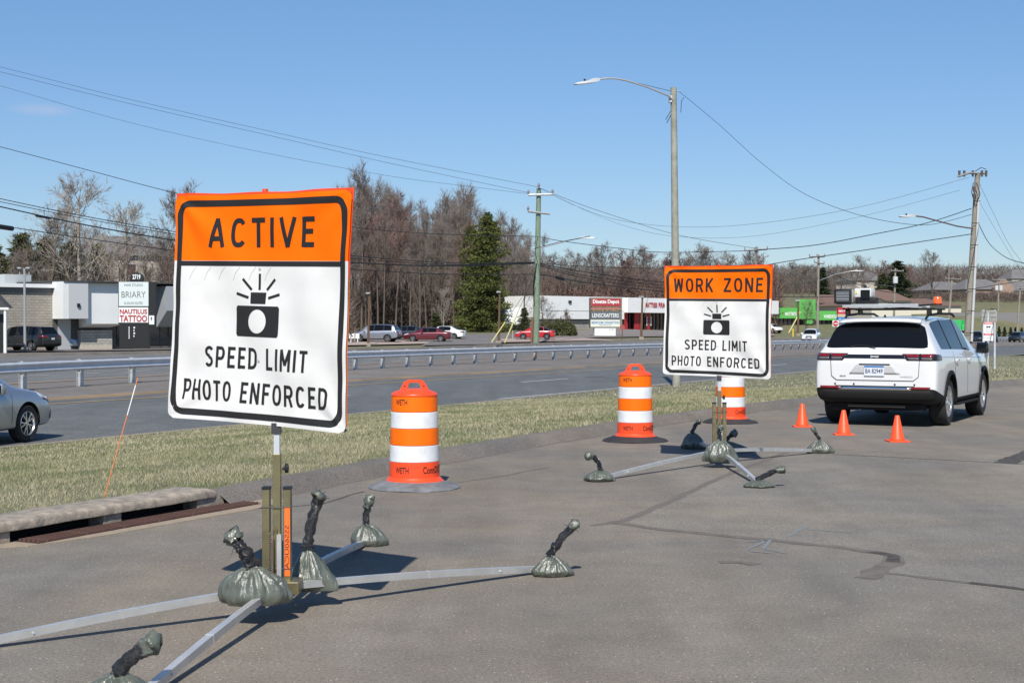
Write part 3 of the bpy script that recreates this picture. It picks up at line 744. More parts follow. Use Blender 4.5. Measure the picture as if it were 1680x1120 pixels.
    # two upright channels with spring
    for sx_, nm in ((-1, 'upright_channel'), (1, 'upright_channel')):
        q = MB(); q.box((sx_ * .058 - .020, -.03, hz - .06), (sx_ * .058 + .020, .03, hz + .50), bev=.003); q.build(nm, M_zinc, root)
        q = MB(); q.box((sx_ * .058 - .022, -.032, hz + .495), (sx_ * .058 + .022, .032, hz + .510)); q.build('channel_cap', M_black, root)
    for zz in (hz + .40, hz + .06):
        q = MB(); q.tube([(-.084, -.033, zz), (.084, -.033, zz)], .0032, 8); q.build('cross_bolt', M_black, root)
    q = MB(); q.tube([(-.025 + .014 * math.cos(k * .9), -.052 + .014 * math.sin(k * .9), hz + .0 + .0016 * k) for k in range(150)], .0028, 5); q.build('spring', mat('spring_steel', (.45, .38, .30), .35, .8), root)
    q = MB(); q.tube([(-.025, -.05, hz + .235), (-.035, -.05, hz + .25), (-.01, -.045, hz + .29), (.004, -.04, hz + .28), (.004, -.04, hz + .22)], .003, 5); q.build('spring_hook', M_zinc, root)
    q = MB(); q.box((.005, -.048, hz - .02), (.030, -.023, hz + .25)); q.build('latch_bar', M_alu, root)
    q = MB(); q.box((-.10, -.08, hz - .075), (.13, .08, hz - .004), bev=.006); q.build('hub_plate', M_zinc, root)
    return root, hz
# base of the first stand
B1 = G(455, 1008)
s1, hz = rollup_sign(B1, ((286, 321), (580, 311), (278, 684), (564, 712)), 8.22, 7.48, 'ACTIVE', 'tall sign reading ACTIVE over SPEED LIMIT PHOTO ENFORCED, on the nearer stand with sandbagged legs', 3)
q = MB(); q.box((.046, -.0322, hz + .02), (.075, -.0305, hz + .40)); stk = q.build('orange_sticker', mat('sticker_orange', (1, .16, .02), .5), s1)
q = MB(); fit_text(q, 'SSS60UCA', hz + .06, hz + .30, -.010, .012, lambda a, b: (.0605 - b, -.0334, hz * 2 + .36 - a)); q.build('sticker_lettering', M_sblk, s1)
B2 = G(1180, 761)
s2, hz2 = rollup_sign(B2, ((1089.5, 438), (1268, 435.5), (1088, 614), (1264, 623)), 16.7, 15.95, 'WORK ZONE', 'sign reading WORK ZONE over SPEED LIMIT PHOTO ENFORCED, standing before the white SUV', 11)

def leg(root, base, hz, hx, hy, end, px_end=None):
    """square tube from the hub to the ground; end is a world point"""
    a = Vector((hx, hy, hz - .045)); b = end - base; b.z = .022
    d = (b - a); q = MB()
    pts = [a + d * k / 10 + Vector((0, 0, .014 * math.sin(math.pi * k / 10))) for k in range(11)]
    q.tube(pts, .027, 4, True, math.pi / 4); o = q.build('leg', M_leg, root)
    c = MB(); m = .52; c.tube([a + d * m + Vector((0, 0, .014)), a + d * (m + .012) + Vector((0, 0, .014))], .0295, 4, True, math.pi / 4); c.build('leg_joint', M_alu, root)
    bq = MB(); n = Vector((d.y, -d.x, 0)).normalized(); n = n if n.y < 0 else -n
    pc = a + d * .80 + Vector((0, 0, .008)); bq.tube([pc + n * .016, pc + n * .026], .006, 6); bq.build('leg_bolt', M_steel, root)
for e in (G(-60, 1068), G(215, 1165), G(895, 938), G(600, 893)):
    leg(s1, B1, hz, 0, 0, e)
for e in (G(985, 788), G(1245, 797), G(1345, 742), G(1138, 728)):
    leg(s2, B2, hz2, 0, 0, e)

# ------------------------------------------------------------------ sandbags
def bag_mat():
    m = bpy.data.materials.new('woven_bag'); m.use_nodes = True; t = m.node_tree; b = t.nodes['Principled BSDF']
    co = t.nodes.new('ShaderNodeTexCoord').outputs['Object']
    n = tnoise(t, co, 9, 5, .6)
    c = ramp_node(t, n, [(.3, (.070, .080, .064)), (.7, (.138, .150, .124))]); t.links.new(c, b.inputs['Base Color'])
    b.inputs['Roughness'].default_value = .22; b.inputs['Specular IOR Level'].default_value = .8
    w1 = tnoise(t, co, 26, 3, .5, (1, 1, .16), .8); w2 = tnoise(t, co, 300, 1, .5)
    a = t.nodes.new('ShaderNodeMath'); a.operation = 'MULTIPLY_ADD'; a.inputs[1].default_value = .12; t.links.new(w2, a.inputs[0]); t.links.new(w1, a.inputs[2])
    bp = t.nodes.new('ShaderNodeBump'); bp.inputs['Strength'].default_value = .6; bp.inputs['Distance'].default_value = .02
    t.links.new(a.outputs[0], bp.inputs['Height']); t.links.new(bp.outputs[0], b.inputs['Normal']); return m
def tape_mat():
    m = mat('black_tape', (.010, .010, .011), .12, spec=1.0); t = m.node_tree; b = t.nodes['Principled BSDF']
    co = t.nodes.new('ShaderNodeTexCoord').outputs['Object']; w1 = tnoise(t, co, 38, 4, .7, (1, 1, 1.6))
    bp = t.nodes.new('ShaderNodeBump'); bp.inputs['Strength'].default_value = 1.0; bp.inputs['Distance'].default_value = .02
    t.links.new(w1, bp.inputs['Height']); t.links.new(bp.outputs[0], b.inputs['Normal']); return m
M_bag, M_tape = bag_mat(), tape_mat()
def sandbag(px, pyb, wpx, hpx, neck, label, seed, z0=0.0, nr=.032, tip=.25, dy=0.0, ysc=.8, lean=0.0, YY=None, tent=.45):
    """px,pyb: middle bottom pixel; wpx,hpx: body size in pixels; neck: pixel polyline from body top to tip"""
    g = G(px, pyb); P_ = F / g.y; loc = G(px, pyb + (z0 * P_)) ; Y = YY or (loc.y + dy); P_ = F / Y
    w_, h_ = wpx / P_ / 2, hpx / P_
    base = Vector((W(px, pyb, Y).x, Y, max(W(px, pyb, Y).z, z0)))
    root = thing('sandbag', base, label, 'sandbag', 0, 'sandbags weighing down the sign stands')
    rn = random.Random(seed); nk = [W(a, b, Y) - base for a, b in neck]; n0 = nk[0]
    ph = [rn.random() * 6.28 for _ in range(6)]; k1 = rn.randint(6, 8); k2 = rn.randint(11, 15)
    q = MB(); NU, NV = 96, 40
    top = Vector((n0.x, 0, n0.z))
    def f(u, v):
        th = u * 2 * math.pi; ct, st_ = math.cos(th), math.sin(th)
        # v 0 bottom centre .. 1 neck
        if v < .12: r = v / .12 * .72; z = 0
        else:
            s_ = (v - .12) / .88
            z = s_ ** 1.05; t_ = max(0, (s_ - .30) / .70); r = (.80 + .22 * math.sin(min(s_ / .30, 1) * math.pi / 2)) if s_ < .30 else 1.02 * ((1 - tent) * max(1 - t_ ** 1.9, 0) ** .75 + tent * max(1 - t_, 0) ** .85)
            r = max(r, nr / w_ * .9)
        s_ = max(0, (v - .12) / .88)
        wv = noise.noise((ct * 1.5, st_ * 1.5, seed)) * 5
        pleat = (abs(math.sin((k1 * th + ph[0] + wv) / 1)) * 1.3 - .8 + math.sin(k2 * th + ph[1] - 1.5 * s_ + wv) * .35) * (.6 + .8 * noise.noise((ct * 2, st_ * 2, seed + 3)))
        amp = .02 + .20 * smooth(.12, .75, s_)
        r *= 1 + amp * pleat * (1 if s_ < .97 else .5)
        lump = noise.noise((ct * 1.4 + seed, st_ * 1.4, z * 1.3)) * .24 + noise.noise((ct * 3.5 + seed, st_ * 3.5, z * 1.5)) * .08
        r *= 1 + lump * (1 - .6 * s_)
        # lower corners of a filled bag stick out
        r *= 1 + .34 * max(0, math.cos(th - ph[2] * .12 + .25)) ** 14 * max(0, 1 - s_ * 3) + .26 * max(0, math.cos(th - math.pi + .3)) ** 14 * max(0, 1 - s_ * 3)
        tx = top.x * s_ ** 1.6
        zz = z * top.z + (noise.noise((ct * 2, st_ * 2, seed + z * 3)) * .05 * h_ if .1 < s_ < .9 else 0)
        return (tx + r * w_ * ct + lean * s_ * (1 - s_), r * w_ * ysc * st_, max(zz, .002) if v > .12 else .002)
    q.grid(f, NU, NV); q.v = [tuple(Vector(v) * (1 + .045 * (abs(noise.noise((v[0] * 16 + seed, v[1] * 16, v[2] * 11))) - .2) + .008 * noise.noise((v[0] * 40, v[1] * 40, v[2] * 40 + seed)))) if v[2] > .01 else v for v in q.v]; q.build('bag_body', M_bag, root, 180)
    # neck
    L_ = len(nk); pts = []; rad = []
    for i in range(L_ - 1):
        for k in range(6): pts.append(nk[i].lerp(nk[i + 1], k / 6))
    pts.append(nk[-1]); n = len(pts); it = int(n * (1 - tip))
    def jit(i, s_=1.0): return nr * (1 + .08 * math.sin(i * 1.3 + ph[3]) * s_ + .11 * rn.uniform(-1, 1))
    for i in range(n): pts[i] = pts[i] + Vector((rn.uniform(-1, 1), rn.uniform(-1, 1), 0)) * nr * .12
    def rag(mb, k_=.42):
        mb.v = [tuple(Vector(v) + Vector((noise.noise((v[0] * 45, v[1] * 45, v[2] * 38 + seed)), noise.noise((v[0] * 45 + 9, v[1] * 45, v[2] * 38)), noise.noise((v[0] * 45, v[1] * 45 + 9, v[2] * 38)))) * nr * k_) for v in mb.v]
    q = MB(); q.tube([pts[0] - (pts[1] - pts[0])] + pts[:it + 1], [jit(0) * 1.25] + [jit(i) * .92 for i in range(it + 1)], 16); rag(q); q.build('tape_wrap', M_tape, root, 180)
    it = min(it, n - 2); tp = pts[it:]; m = len(tp)
    q = MB(); q.tube(tp + [tp[-1] + (tp[-1] - tp[-2]).normalized() * nr * .5], [nr * (1.0 + .55 * math.sin(math.pi * min(i / max(m - 1, 1), 1) * .7)) * rn.uniform(.8, 1.1) for i in range(m)] + [nr * .35], 16); rag(q, .75)
    tm = q.build('bag_tip', M_bag, root, 180)
    # loose strands
    q = MB()
    for k in range(3):
        a = pts[it] ; d_ = Vector((rn.uniform(-1, 1), rn.uniform(-.5, .5), rn.uniform(-.6, .5))).normalized() * nr * 2.2
        q.tube([a, a + d_ * .6 + Vector((0, 0, .004)), a + d_], [.003, .002, .001], 3)
    tag(q.build('loose_strand', M_tape, root), kind='stuff')
    return root
sandbag(414, 990, 112, 72, [(412, 925), (402, 905), (390, 890), (380, 876)], 'big full grey sandbag slumped against the hub of the ACTIVE sign stand', 1, .0, .036, .3, YY=7.60, ysc=.62, tent=.18)
sandbag(508, 968, 76, 70, [(505, 893), (508, 868), (516, 840), (523, 812)], 'tall grey sandbag right of the ACTIVE sign post, with a long black taped neck', 2, .0, .031, .0, YY=8.08, ysc=.6, tent=1.0)
sandbag(606, 894, 62, 40, [(601, 857), (600, 845), (603, 830), (608, 814)], 'grey sandbag on the back leg of the ACTIVE sign stand, before the first barrel', 3, 0, .024, .4)
sandbag(905, 944, 62, 38, [(904, 908), (912, 895), (928, 874), (946, 857)], 'grey sandbag at the end of the right leg of the ACTIVE sign stand', 4, 0, .027, .2, tent=.7)
sandbag(190, 1150, 110, 75, [(195, 1100), (210, 1082), (232, 1066), (255, 1052)], 'grey sandbag with its taped neck rising at the bottom edge of the photo', 5, 0, .034, .3)
sandbag(983, 789, 48, 24, [(985, 769), (981, 757), (972, 748), (961, 748)], 'grey sandbag at the left end of a WORK ZONE stand leg, near the middle barrel', 6, 0, .026, .4)
sandbag(1139, 736, 36, 31, [(1136, 708), (1141, 697), (1148, 689)], 'grey sandbag on the leg just left of the WORK ZONE sign post', 7, 0, .026, .35)
sandbag(1218, 745, 30, 26, [(1190, 722), (1198, 714), (1207, 709)], 'grey sandbag half hidden behind the WORK ZONE sign post', 8, 0, .030, .4, .3)
sandbag(1181, 757, 54, 38, [(1181, 720), (1180, 710), (1182, 700)], 'round grey sandbag on the hub of the WORK ZONE stand', 9, .0, .026, .3, YY=15.95, ysc=.62, tent=.2)
sandbag(1345, 743, 40, 25, [(1344, 719), (1338, 711), (1333, 702)], 'grey sandbag at the right end of a WORK ZONE stand leg, below the cones', 10, 0, .020, .4, tent=.8)
sandbag(1246, 799, 50, 20, [(1243, 786), (1258, 778), (1272, 772), (1287, 770)], 'grey sandbag lying at the end of the front leg of the WORK ZONE stand', 11, 0, .026, .35)

# ------------------------------------------------------------------ traffic barrels
M_dor = mat('barrel_orange_sheeting', (.98, .155, .0), .5, spec=.3, var=.06, vscale=7, detail=8); M_dwh = mat('barrel_white_sheeting', (.72, .73, .75), .4, var=.10, vscale=9, detail=8)
M_dbody = mat('barrel_plastic', (.88, .075, .018), .38, var=.06, vscale=5); M_sten = mat('stencil_black', (.03, .018, .014), .7)
def stencil(word, zc, hh, ang, wid, rad, parent):
    q = MB()
    def f(x, y):
        th = ang + x / rad; return ((rad + .0025) * math.cos(th), (rad + .0025) * math.sin(th), y)
    fit_text(q, word, -wid / 2, wid / 2, zc - hh / 2, zc + hh / 2, f, .014)
    # stencil bridges are left as gaps by slicing the glyphs
    return q.build('stencil', M_sten, parent)
def barrel(base, label, ang, basecol, flip=0):
    r = thing('traffic_barrel', base, label, 'traffic barrel', ang, 'orange and white work zone barrels')
    bands = [('lower_body', .09, .262, .249, .246, M_dbody), ('white_band', .262, .425, .2435, .2405, M_dwh), ('orange_band', .425, .59, .239, .236, M_dor), ('white_band', .59, .75, .234, .231, M_dwh), ('orange_band', .75, .905, .2285, .226, M_dor)]
    for nm, z0, z1, r0, r1, m in bands:
        q = MB(); q.lathe([(r0 - .05, z0 + .0015), (r0 - .004, z0 + .0015), (r0, z0 + .006), (r1, z1 - .006), (r1 - .004, z1 - .0015), (r1 - .05, z1 - .0015)], 48); q.build(nm, m, r, 40)
    q = MB(); q.lathe([(.22, .055), (.286, .055), (.288, .072), (.272, .085), (.262, .098), (.252, .112), (.23, .112)], 48); q.build('foot_flange', M_dbody, r, 40)
    q = MB(); q.lathe([(.2, .903), (.2295, .905), (.231, .918), (.222, .930), (.185, .950), (.13, .968), (.06, .975), (0, .975)], 48); q.build('top_dome', M_dbody, r, 60)
    # handle: flat arch with a slot, webs either side
    q = MB(); hw = .135
    outer = [(-.155, .93), (-.13, .985), (-.10, 1.04), (-.06, 1.062), (.06, 1.062), (.10, 1.04), (.13, .985), (.155, .93)]
    inner = [(-.075, .965), (-.062, .995), (-.055, 1.025), (-.04, 1.034), (.04, 1.034), (.055, 1.025), (.062, .995), (.075, .965)]
    n = len(outer)
    for y0, y1 in ((-.028, .028),):
        vs = [(x, y0, z) for x, z in outer] + [(x, y0, z) for x, z in inner] + [(x, y1, z) for x, z in outer] + [(x, y1, z) for x, z in inner]
        fs = []
        for i in range(n - 1):
            fs += [(i, i + 1, n + i + 1, n + i), (2 * n + i, 3 * n + i, 3 * n + i + 1, 2 * n + i + 1), (i, 2 * n + i, 2 * n + i + 1, i + 1), (n + i, n + i + 1, 3 * n + i + 1, 3 * n + i)]
        fs += [(0, n, 3 * n, 2 * n), (n - 1, 3 * n - 1, 4 * n - 1, 2 * n - 1)]
        q.add(vs, fs)
    q.build('handle', M_dbody, r, 30)
    for sx_ in (-.095, .095):
        q = MB(); q.tube([(sx_, -.031, 1.0), (sx_, .031, 1.0)], .008, 8); q.build('handle_bolt_hole', M_black, r)
    # rubber ring base
    q = MB()
    prof = [(.26, .0), (.452, .0), (.456, .008), (.42, .030), (.36, .048), (.31, .066), (.275, .078), (.24, .078)]
    q.lathe(prof, 56)
    q.v = [(x, y, z + (.006 * noise.noise((x * 5, y * 5, z)) + (.010 * noise.noise((x * 2.2, y * 2.2, 9)) if z > .004 else 0))) if math.hypot(x, y) > .3 else (x, y, z) for x, y, z in q.v]
    q.build('rubber_base', basecol, r, 50)
    return r
M_gryb = mat('dusty_rubber', (.20, .21, .225), .8, col2=(.11, .115, .125), vscale=9, detail=8, bump=.3, bscale=20); M_blkb = mat('black_rubber_base', (.028, .028, .030), .75, var=.3, vscale=8)
for (px, py, lab, bc, da) in ((680, 799, 'nearest orange and white traffic barrel, on a dusty grey rubber base', M_gryb, 0), (1042, 723, 'orange and white traffic barrel left of the WORK ZONE sign, on a black rubber base', M_blkb, .1), (1198, 693, 'orange and white traffic barrel behind the WORK ZONE sign', M_blkb, .0)):
    b = G(px, py); va = math.atan2(-b.y, -b.x)        # direction towards the camera
    r = barrel(b, lab, 0, bc)
    for nm, off_, zc, hh, ww in (('WETH', -.60, .848, .056, .135), ('WETH', -.52, .188, .062, .145), ('ConnDOT', .88, .190, .068, .27)):
        rad = .2275 if zc > .5 else .2485
        stencil(nm, zc, hh, va + off_ + da, ww, rad, r)
    hd = [c for c in r.children if c.name.startswith('handle')]
# ------------------------------------------------------------------ cones
M_cone = mat('cone_orange', (.95, .085, .018), .45)
for px, py, lab in ((1316, 700, 'small orange cone farthest from the SUV rear, first of the three'), (1384, 713, 'small orange cone in the middle of the three behind the white SUV'), (1472, 724, 'small orange cone nearest the camera, under the SUV licence plate side')):
    c = thing('traffic_cone', G(px, py), lab, 'cone', random.uniform(-.15, .15), 'small orange cones behind the parked SUV')
    q = MB(); q.lathe([(.100, .018), (.102, .03), (.095, .045), (.030, .355), (.026, .36), (.018, .36), (.0, .345)], 28); q.build('cone_body', M_cone, c, 40)
    q = MB(); q.box((-.14, -.14, 0), (.14, .14, .020), bev=.006); q.build('cone_foot', M_cone, c)
# ------------------------------------------------------------------ vehicles
M_tyre = mat('tyre_rubber', (.018, .018, .019), .85, var=.2, vscale=20); M_rim = mat('alloy_rim', (.58, .59, .61), .28, .85)
M_clad = mat('dark_cladding', (.009, .009, .0095), .72, spec=.3); M_arch = mat('wheel_well', (.006, .006, .006), .9); M_chrome = mat('chrome', (.75, .76, .78), .12, 1.0)
M_red = mat('tail_lamp_red', (.20, .006, .009), .12, coat=1); M_lampd = mat('tail_lamp_smoke', (.035, .010, .012), .08, coat=1); M_clear = mat('lamp_clear', (.55, .57, .60), .12, coat=1)
M_plate = mat('plate_white', (.66, .70, .76), .5); M_blkglo = mat('gloss_black_trim', (.008, .008, .009), .08, coat=1); M_seam = mat('panel_gap', (.02, .02, .02), .8)
def paint(name, c, metal=0.0, r=.3): return mat(name, c, r, metal, coat=1)
# stations: (x, z_bottom, z_clad, z_belt, z_top, half width, half belt, half roof) and side / top kinds of the span that follows
def car_body(root, st, spans, M_p, wheels, ar, name='body', clad=True, glass=None, sub=2):
    glass = glass or M_dark_glass
    bm = bmesh.new(); rings = []
    for (x, zb, zc, zm, zt, w_, wb, wr) in st:
        cab = zt - zm > .2
        half = [(0, zb), (w_ * .86, zb), (w_ * .965, zb + .05), (w_ * .99, zc), (w_, zb + (zm - zb) * .56), (wb + (w_ - wb) * .75, zm - .09), (wb, zm), (wr, zt - (.055 if cab else (zt - zm) * .35)), (wr * .62, zt - .006), (0, zt)]
        rt = [bm.verts.new((x, -y, z)) for y, z in half]; lf = [rt[0]] + [bm.verts.new((x, y, z)) for y, z in half[1:-1]] + [rt[-1]]
        rings.append((rt, lf))
    cr = bm.edges.layers.float.new('crease_edge')
    nh = len(rings[0][0])
    def face(vs, mi):
        vs2 = [];
        for v in vs:
            if v not in vs2: vs2.append(v)
        f = bm.faces.new(vs2); f.material_index = mi; return f
    for i in range(len(st) - 1):
        side, top = spans[i]
        for sgn in (0, 1):
            A, B = rings[i][sgn], rings[i + 1][sgn]
            for k in range(nh - 1):
                mi = 0
                if clad and k <= 2: mi = 2
                if k == 6: mi = {'g': 1, 'k': 2, 'b': 0}[side]
                if k >= 7: mi = {'g': 1, 'b': 0, 'k': 2}[top]
                vs = [A[k], B[k], B[k + 1], A[k + 1]]
                face(vs if sgn == 0 else list(reversed(vs)), mi)
    for (rt, lf), fl in ((rings[0], 0), (rings[-1], 1)):
        for k in range(nh - 1):
            vs = [rt[k], rt[k + 1], lf[k + 1], lf[k]]
            face(vs if fl == 0 else list(reversed(vs)), 2 if (clad and k <= 2) else 0)
    bmesh.ops.recalc_face_normals(bm, faces=bm.faces[:])
    for e in bm.edges:
        m = {f.material_index for f in e.link_faces}
        if len(m) > 1 and 1 in m: e[cr] = .75
        elif len(m) > 1: e[cr] = .55
    for (rt, lf) in rings:
        pass
    for i in range(len(st) - 1):
        for r_ in (0, 1):
            a, b = rings[i][r_][6], rings[i + 1][r_][6]
            e = bm.edges.get((a, b))
            if e: e[cr] = max(e[cr], .5)
            a, b = rings[i][r_][7], rings[i + 1][r_][7]
            e = bm.edges.get((a, b))
            if e: e[cr] = max(e[cr], .3)
    me = bpy.data.meshes.new(name); bm.to_mesh(me); bm.free()
    for m in (M_p, glass, M_clad, M_arch): me.materials.append(m)
    ob = bpy.data.objects.new(name, me); COL.objects.link(ob)
    md_ = ob.modifiers.new('s', 'SUBSURF'); md_.levels = sub; md_.render_levels = sub
    # wheel wells
    tmp = []
    if ar:
        cb_ = bmesh.new()
        wmax = max(s_[5] for s_ in st)
        for wx in wheels:
            for sg in (-1, 1):
                M = Matrix.Translation((wx, sg * (wmax - .10), ar * .90)) @ Matrix.Rotation(R(90), 4, 'X')
                bmesh.ops.create_cone(cb_, cap_ends=True, segments=36, radius1=ar, radius2=ar, depth=.42, matrix=M)
        cm = bpy.data.meshes.new('cut'); cb_.to_mesh(cm); cb_.free(); cm.materials.append(M_p); cm.materials.append(glass); cm.materials.append(M_clad); cm.materials.append(M_arch)
        cm.polygons.foreach_set('material_index', [3] * len(cm.polygons))
        co = bpy.data.objects.new('cut', cm); COL.objects.link(co)
        bo = ob.modifiers.new('b', 'BOOLEAN'); bo.object = co; bo.operation = 'DIFFERENCE'; bo.solver = 'EXACT'; tmp.append(co)
    dg = bpy.context.evaluated_depsgraph_get(); dg.update()
    m2 = bpy.data.meshes.new_from_object(ob.evaluated_get(dg), depsgraph=dg)
    ob.modifiers.clear(); bpy.data.objects.remove(ob)
    for t_ in tmp: bpy.data.objects.remove(t_)
    bmf = bmesh.new(); bmf.from_mesh(m2); bmf.normal_update(); bvh = BVHTree.FromBMesh(bmf)
    # split glass off, island by island
    gf = [f for f in bmf.faces if f.material_index == 1]; seen = set(); isl = []
    for f in gf:
        if f.index in seen: continue
        stack = [f]; seen.add(f.index); cur = []
        while stack:
            a = stack.pop(); cur.append(a)
            for e in a.edges:
                for b in e.link_faces:
                    if b.material_index == 1 and b.index not in seen: seen.add(b.index); stack.append(b)
        isl.append(cur)
    for cur in isl:
        vm = {}; q = MB()
        for f in cur:
            ids = []
            for v in f.verts:
                if v.index not in vm: vm[v.index] = len(q.v); q.v.append(tuple(v.co))
                ids.append(vm[v.index])
            q.f.append(tuple(ids)); q.mi.append(0)
        c = sum((f.calc_center_median() for f in cur), Vector()) / len(cur); nn = sum((f.normal for f in cur), Vector())
        nm = 'windscreen' if nn.x > abs(nn.y) else ('rear_window' if nn.x < -abs(nn.y) else 'side_window')
        o = q.build(nm, glass, root, 40)
    bmesh.ops.delete(bmf, geom=gf, context='FACES'); bmf.to_mesh(m2); bmf.free()
    m2.name = name; m2.polygons.foreach_set('use_smooth', [True] * len(m2.polygons)); m2.set_sharp_from_angle(angle=R(38))
    bo_ = bpy.data.objects.new(name, m2); COL.objects.link(bo_); bo_.parent = root
    return bvh
def wheel_parts(r, wd, spokes=5, dark=False):
    t = MB(); t.lathe([(r * .66, -wd / 2 + .01), (r * .90, -wd / 2), (r * .985, -wd / 2 + .03), (r, -wd / 4), (r, wd / 4), (r * .985, wd / 2 - .03), (r * .90, wd / 2), (r * .66, wd / 2 - .01), (r * .62, wd / 2 - .06), (r * .62, -wd / 2 + .02)], 40, None, True)
    tm = t.mesh('wheel', M_tyre, 40)
    q = MB(); q.lathe([(r * .66, wd / 2 - .015), (r * .63, wd / 2 - .005), (r * .60, wd / 2 - .02), (r * .58, wd / 2 - .10)], 36, None, False, False)
    q.lathe([(.0, wd / 2 - .02), (r * .12, wd / 2 - .022), (r * .14, wd / 2 - .05), (0, wd / 2 - .06)], 20)
    for k in range(spokes):
        for dd in (-.16, .16):
            a = 2 * math.pi * k / spokes; M = Matrix.Rotation(a, 4, 'Z')
            p0 = (r * .10, dd * r * .45); p1 = (r * .62, dd * r * 1.5)
            w0, w1 = r * .035, r * .05
            vs = [(p0[0], p0[1] - w0, wd / 2 - .05), (p0[0], p0[1] + w0, wd / 2 - .05), (p1[0], p1[1] + w1, wd / 2 - .06), (p1[0], p1[1] - w1, wd / 2 - .06)]
            vs += [(x, y, z + .035) for x, y, z in vs]
            q.add(vs, [(0, 3, 2, 1), (4, 5, 6, 7), (0, 1, 5, 4), (1, 2, 6, 5), (2, 3, 7, 6), (3, 0, 4, 7)], M)
    rm = q.mesh('rim', M_rim, 30)
    d = MB(); d.lathe([(0, wd / 2 - .12), (r * .6, wd / 2 - .12)], 24); dm = d.mesh('wheel_backing', M_arch)
    return tm, rm, dm
def add_wheels(root, wheels, track, r, wd, spokes=5):
    tm, rm, dm = wheel_parts(r, wd, spokes)
    for wx in wheels:
        for sg in (-1, 1):
            o = bpy.data.objects.new('wheel', tm); COL.objects.link(o); o.parent = root
            o.matrix_local = Matrix.Translation((wx, sg * (track - wd / 2), r)) @ Matrix.Rotation(R(-90 * sg), 4, 'X') @ Matrix.Rotation(random.random() * 6, 4, 'Z')
            for mm, n in ((rm, 'rim'), (dm, 'wheel_backing')):
                c = bpy.data.objects.new(n, mm); COL.objects.link(c); c.parent = o
def decal(root, bvh, name, quad, axis, m, nx=8, ny=3, lift=.006, shape=None):
    """quad in 2D: for 'rear'/'front' (y,z), for 'r'/'l' (x,z), corners order; drawn on the body by casting rays"""
    q = MB(); bad = False
    src = {'rear': (lambda a, b: ((-6, a, b), (1, 0, 0))), 'front': (lambda a, b: ((6, a, b), (-1, 0, 0))), 'r': (lambda a, b: ((a, -4, b), (0, 1, 0))), 'l': (lambda a, b: ((a, 4, b), (0, -1, 0)))}[axis]
    P = [Vector(p) for p in quad]
    def f(u, v):
        c = P[0].lerp(P[1], u).lerp(P[3].lerp(P[2], u), v); o_, d_ = src(c.x, c.y)
        h = bvh.ray_cast(Vector(o_), Vector(d_))
        if h[0] is None: return None
        n = h[1]; n = -n if n.dot(Vector(d_)) > 0 else n
        return h[0] + n * lift
    vs = []; ids = {}
    for j in range(ny + 1):
        for i in range(nx + 1):
            p = f(i / nx, j / ny)
            if p is not None: ids[(i, j)] = len(vs); vs.append(p)
    fs = [tuple(ids[k] for k in ((i, j), (i + 1, j), (i + 1, j + 1), (i, j + 1))) for j in range(ny) for i in range(nx) if all(k in ids for k in ((i, j), (i + 1, j), (i + 1, j + 1), (i, j + 1)))]
    if not fs: return None
    q.add(vs, fs)
    if m is not M_seam:      # give it an edge
        pass
    o = q.build(name, m, root, 180)
    md_ = o.modifiers.new('solid', 'SOLIDIFY'); md_.thickness = .008; md_.offset = -1
    return o
def seam(root, bvh, pts, axis, wd=.006, m=None, name='panel_seam'):
    for a, b in zip(pts[:-1], pts[1:]):
        a, b = Vector(a), Vector(b); d = (b - a).normalized(); n = Vector((-d.y, d.x)) * wd / 2
        decal(root, bvh, name, (a - n, b - n, b + n, a + n), axis, m or M_seam, max(2, int((b - a).length / .06)), 1, .003)
def rtext(root, body, yc, zc, w_, h_, x, m, name='lettering', bold=0.0, shear=0):
    q = MB(); fit_text(q, body, -w_ / 2, w_ / 2, -h_ / 2, h_ / 2, lambda a, b: (x, yc - a, zc + b), bold, shear); return q.build(name, m, root)
def mirror(root, x, z, yw, m):
    for sg in (-1, 1):
        q = MB(); q.box((x - .06, min(sg * yw, sg * (yw + .22)), z - .09), (x + .07, max(sg * yw, sg * (yw + .22)), z + .10), bev=.035); o = q.build('door_mirror', m, root, 60)
        g = MB(); g.box((x - .066, min(sg * (yw + .03), sg * (yw + .19)), z - .06), (x - .061, max(sg * (yw + .03), sg * (yw + .19)), z + .07)); g.build('mirror_glass', M_dark_glass, o)

def place_from_ground(root, loc, heading):
    root.location = loc; root.rotation_euler = (0, 0, heading)
def road_head(Y): return math.atan2(1, (rail_x(Y + 1) - rail_x(Y - 1)) / 2)

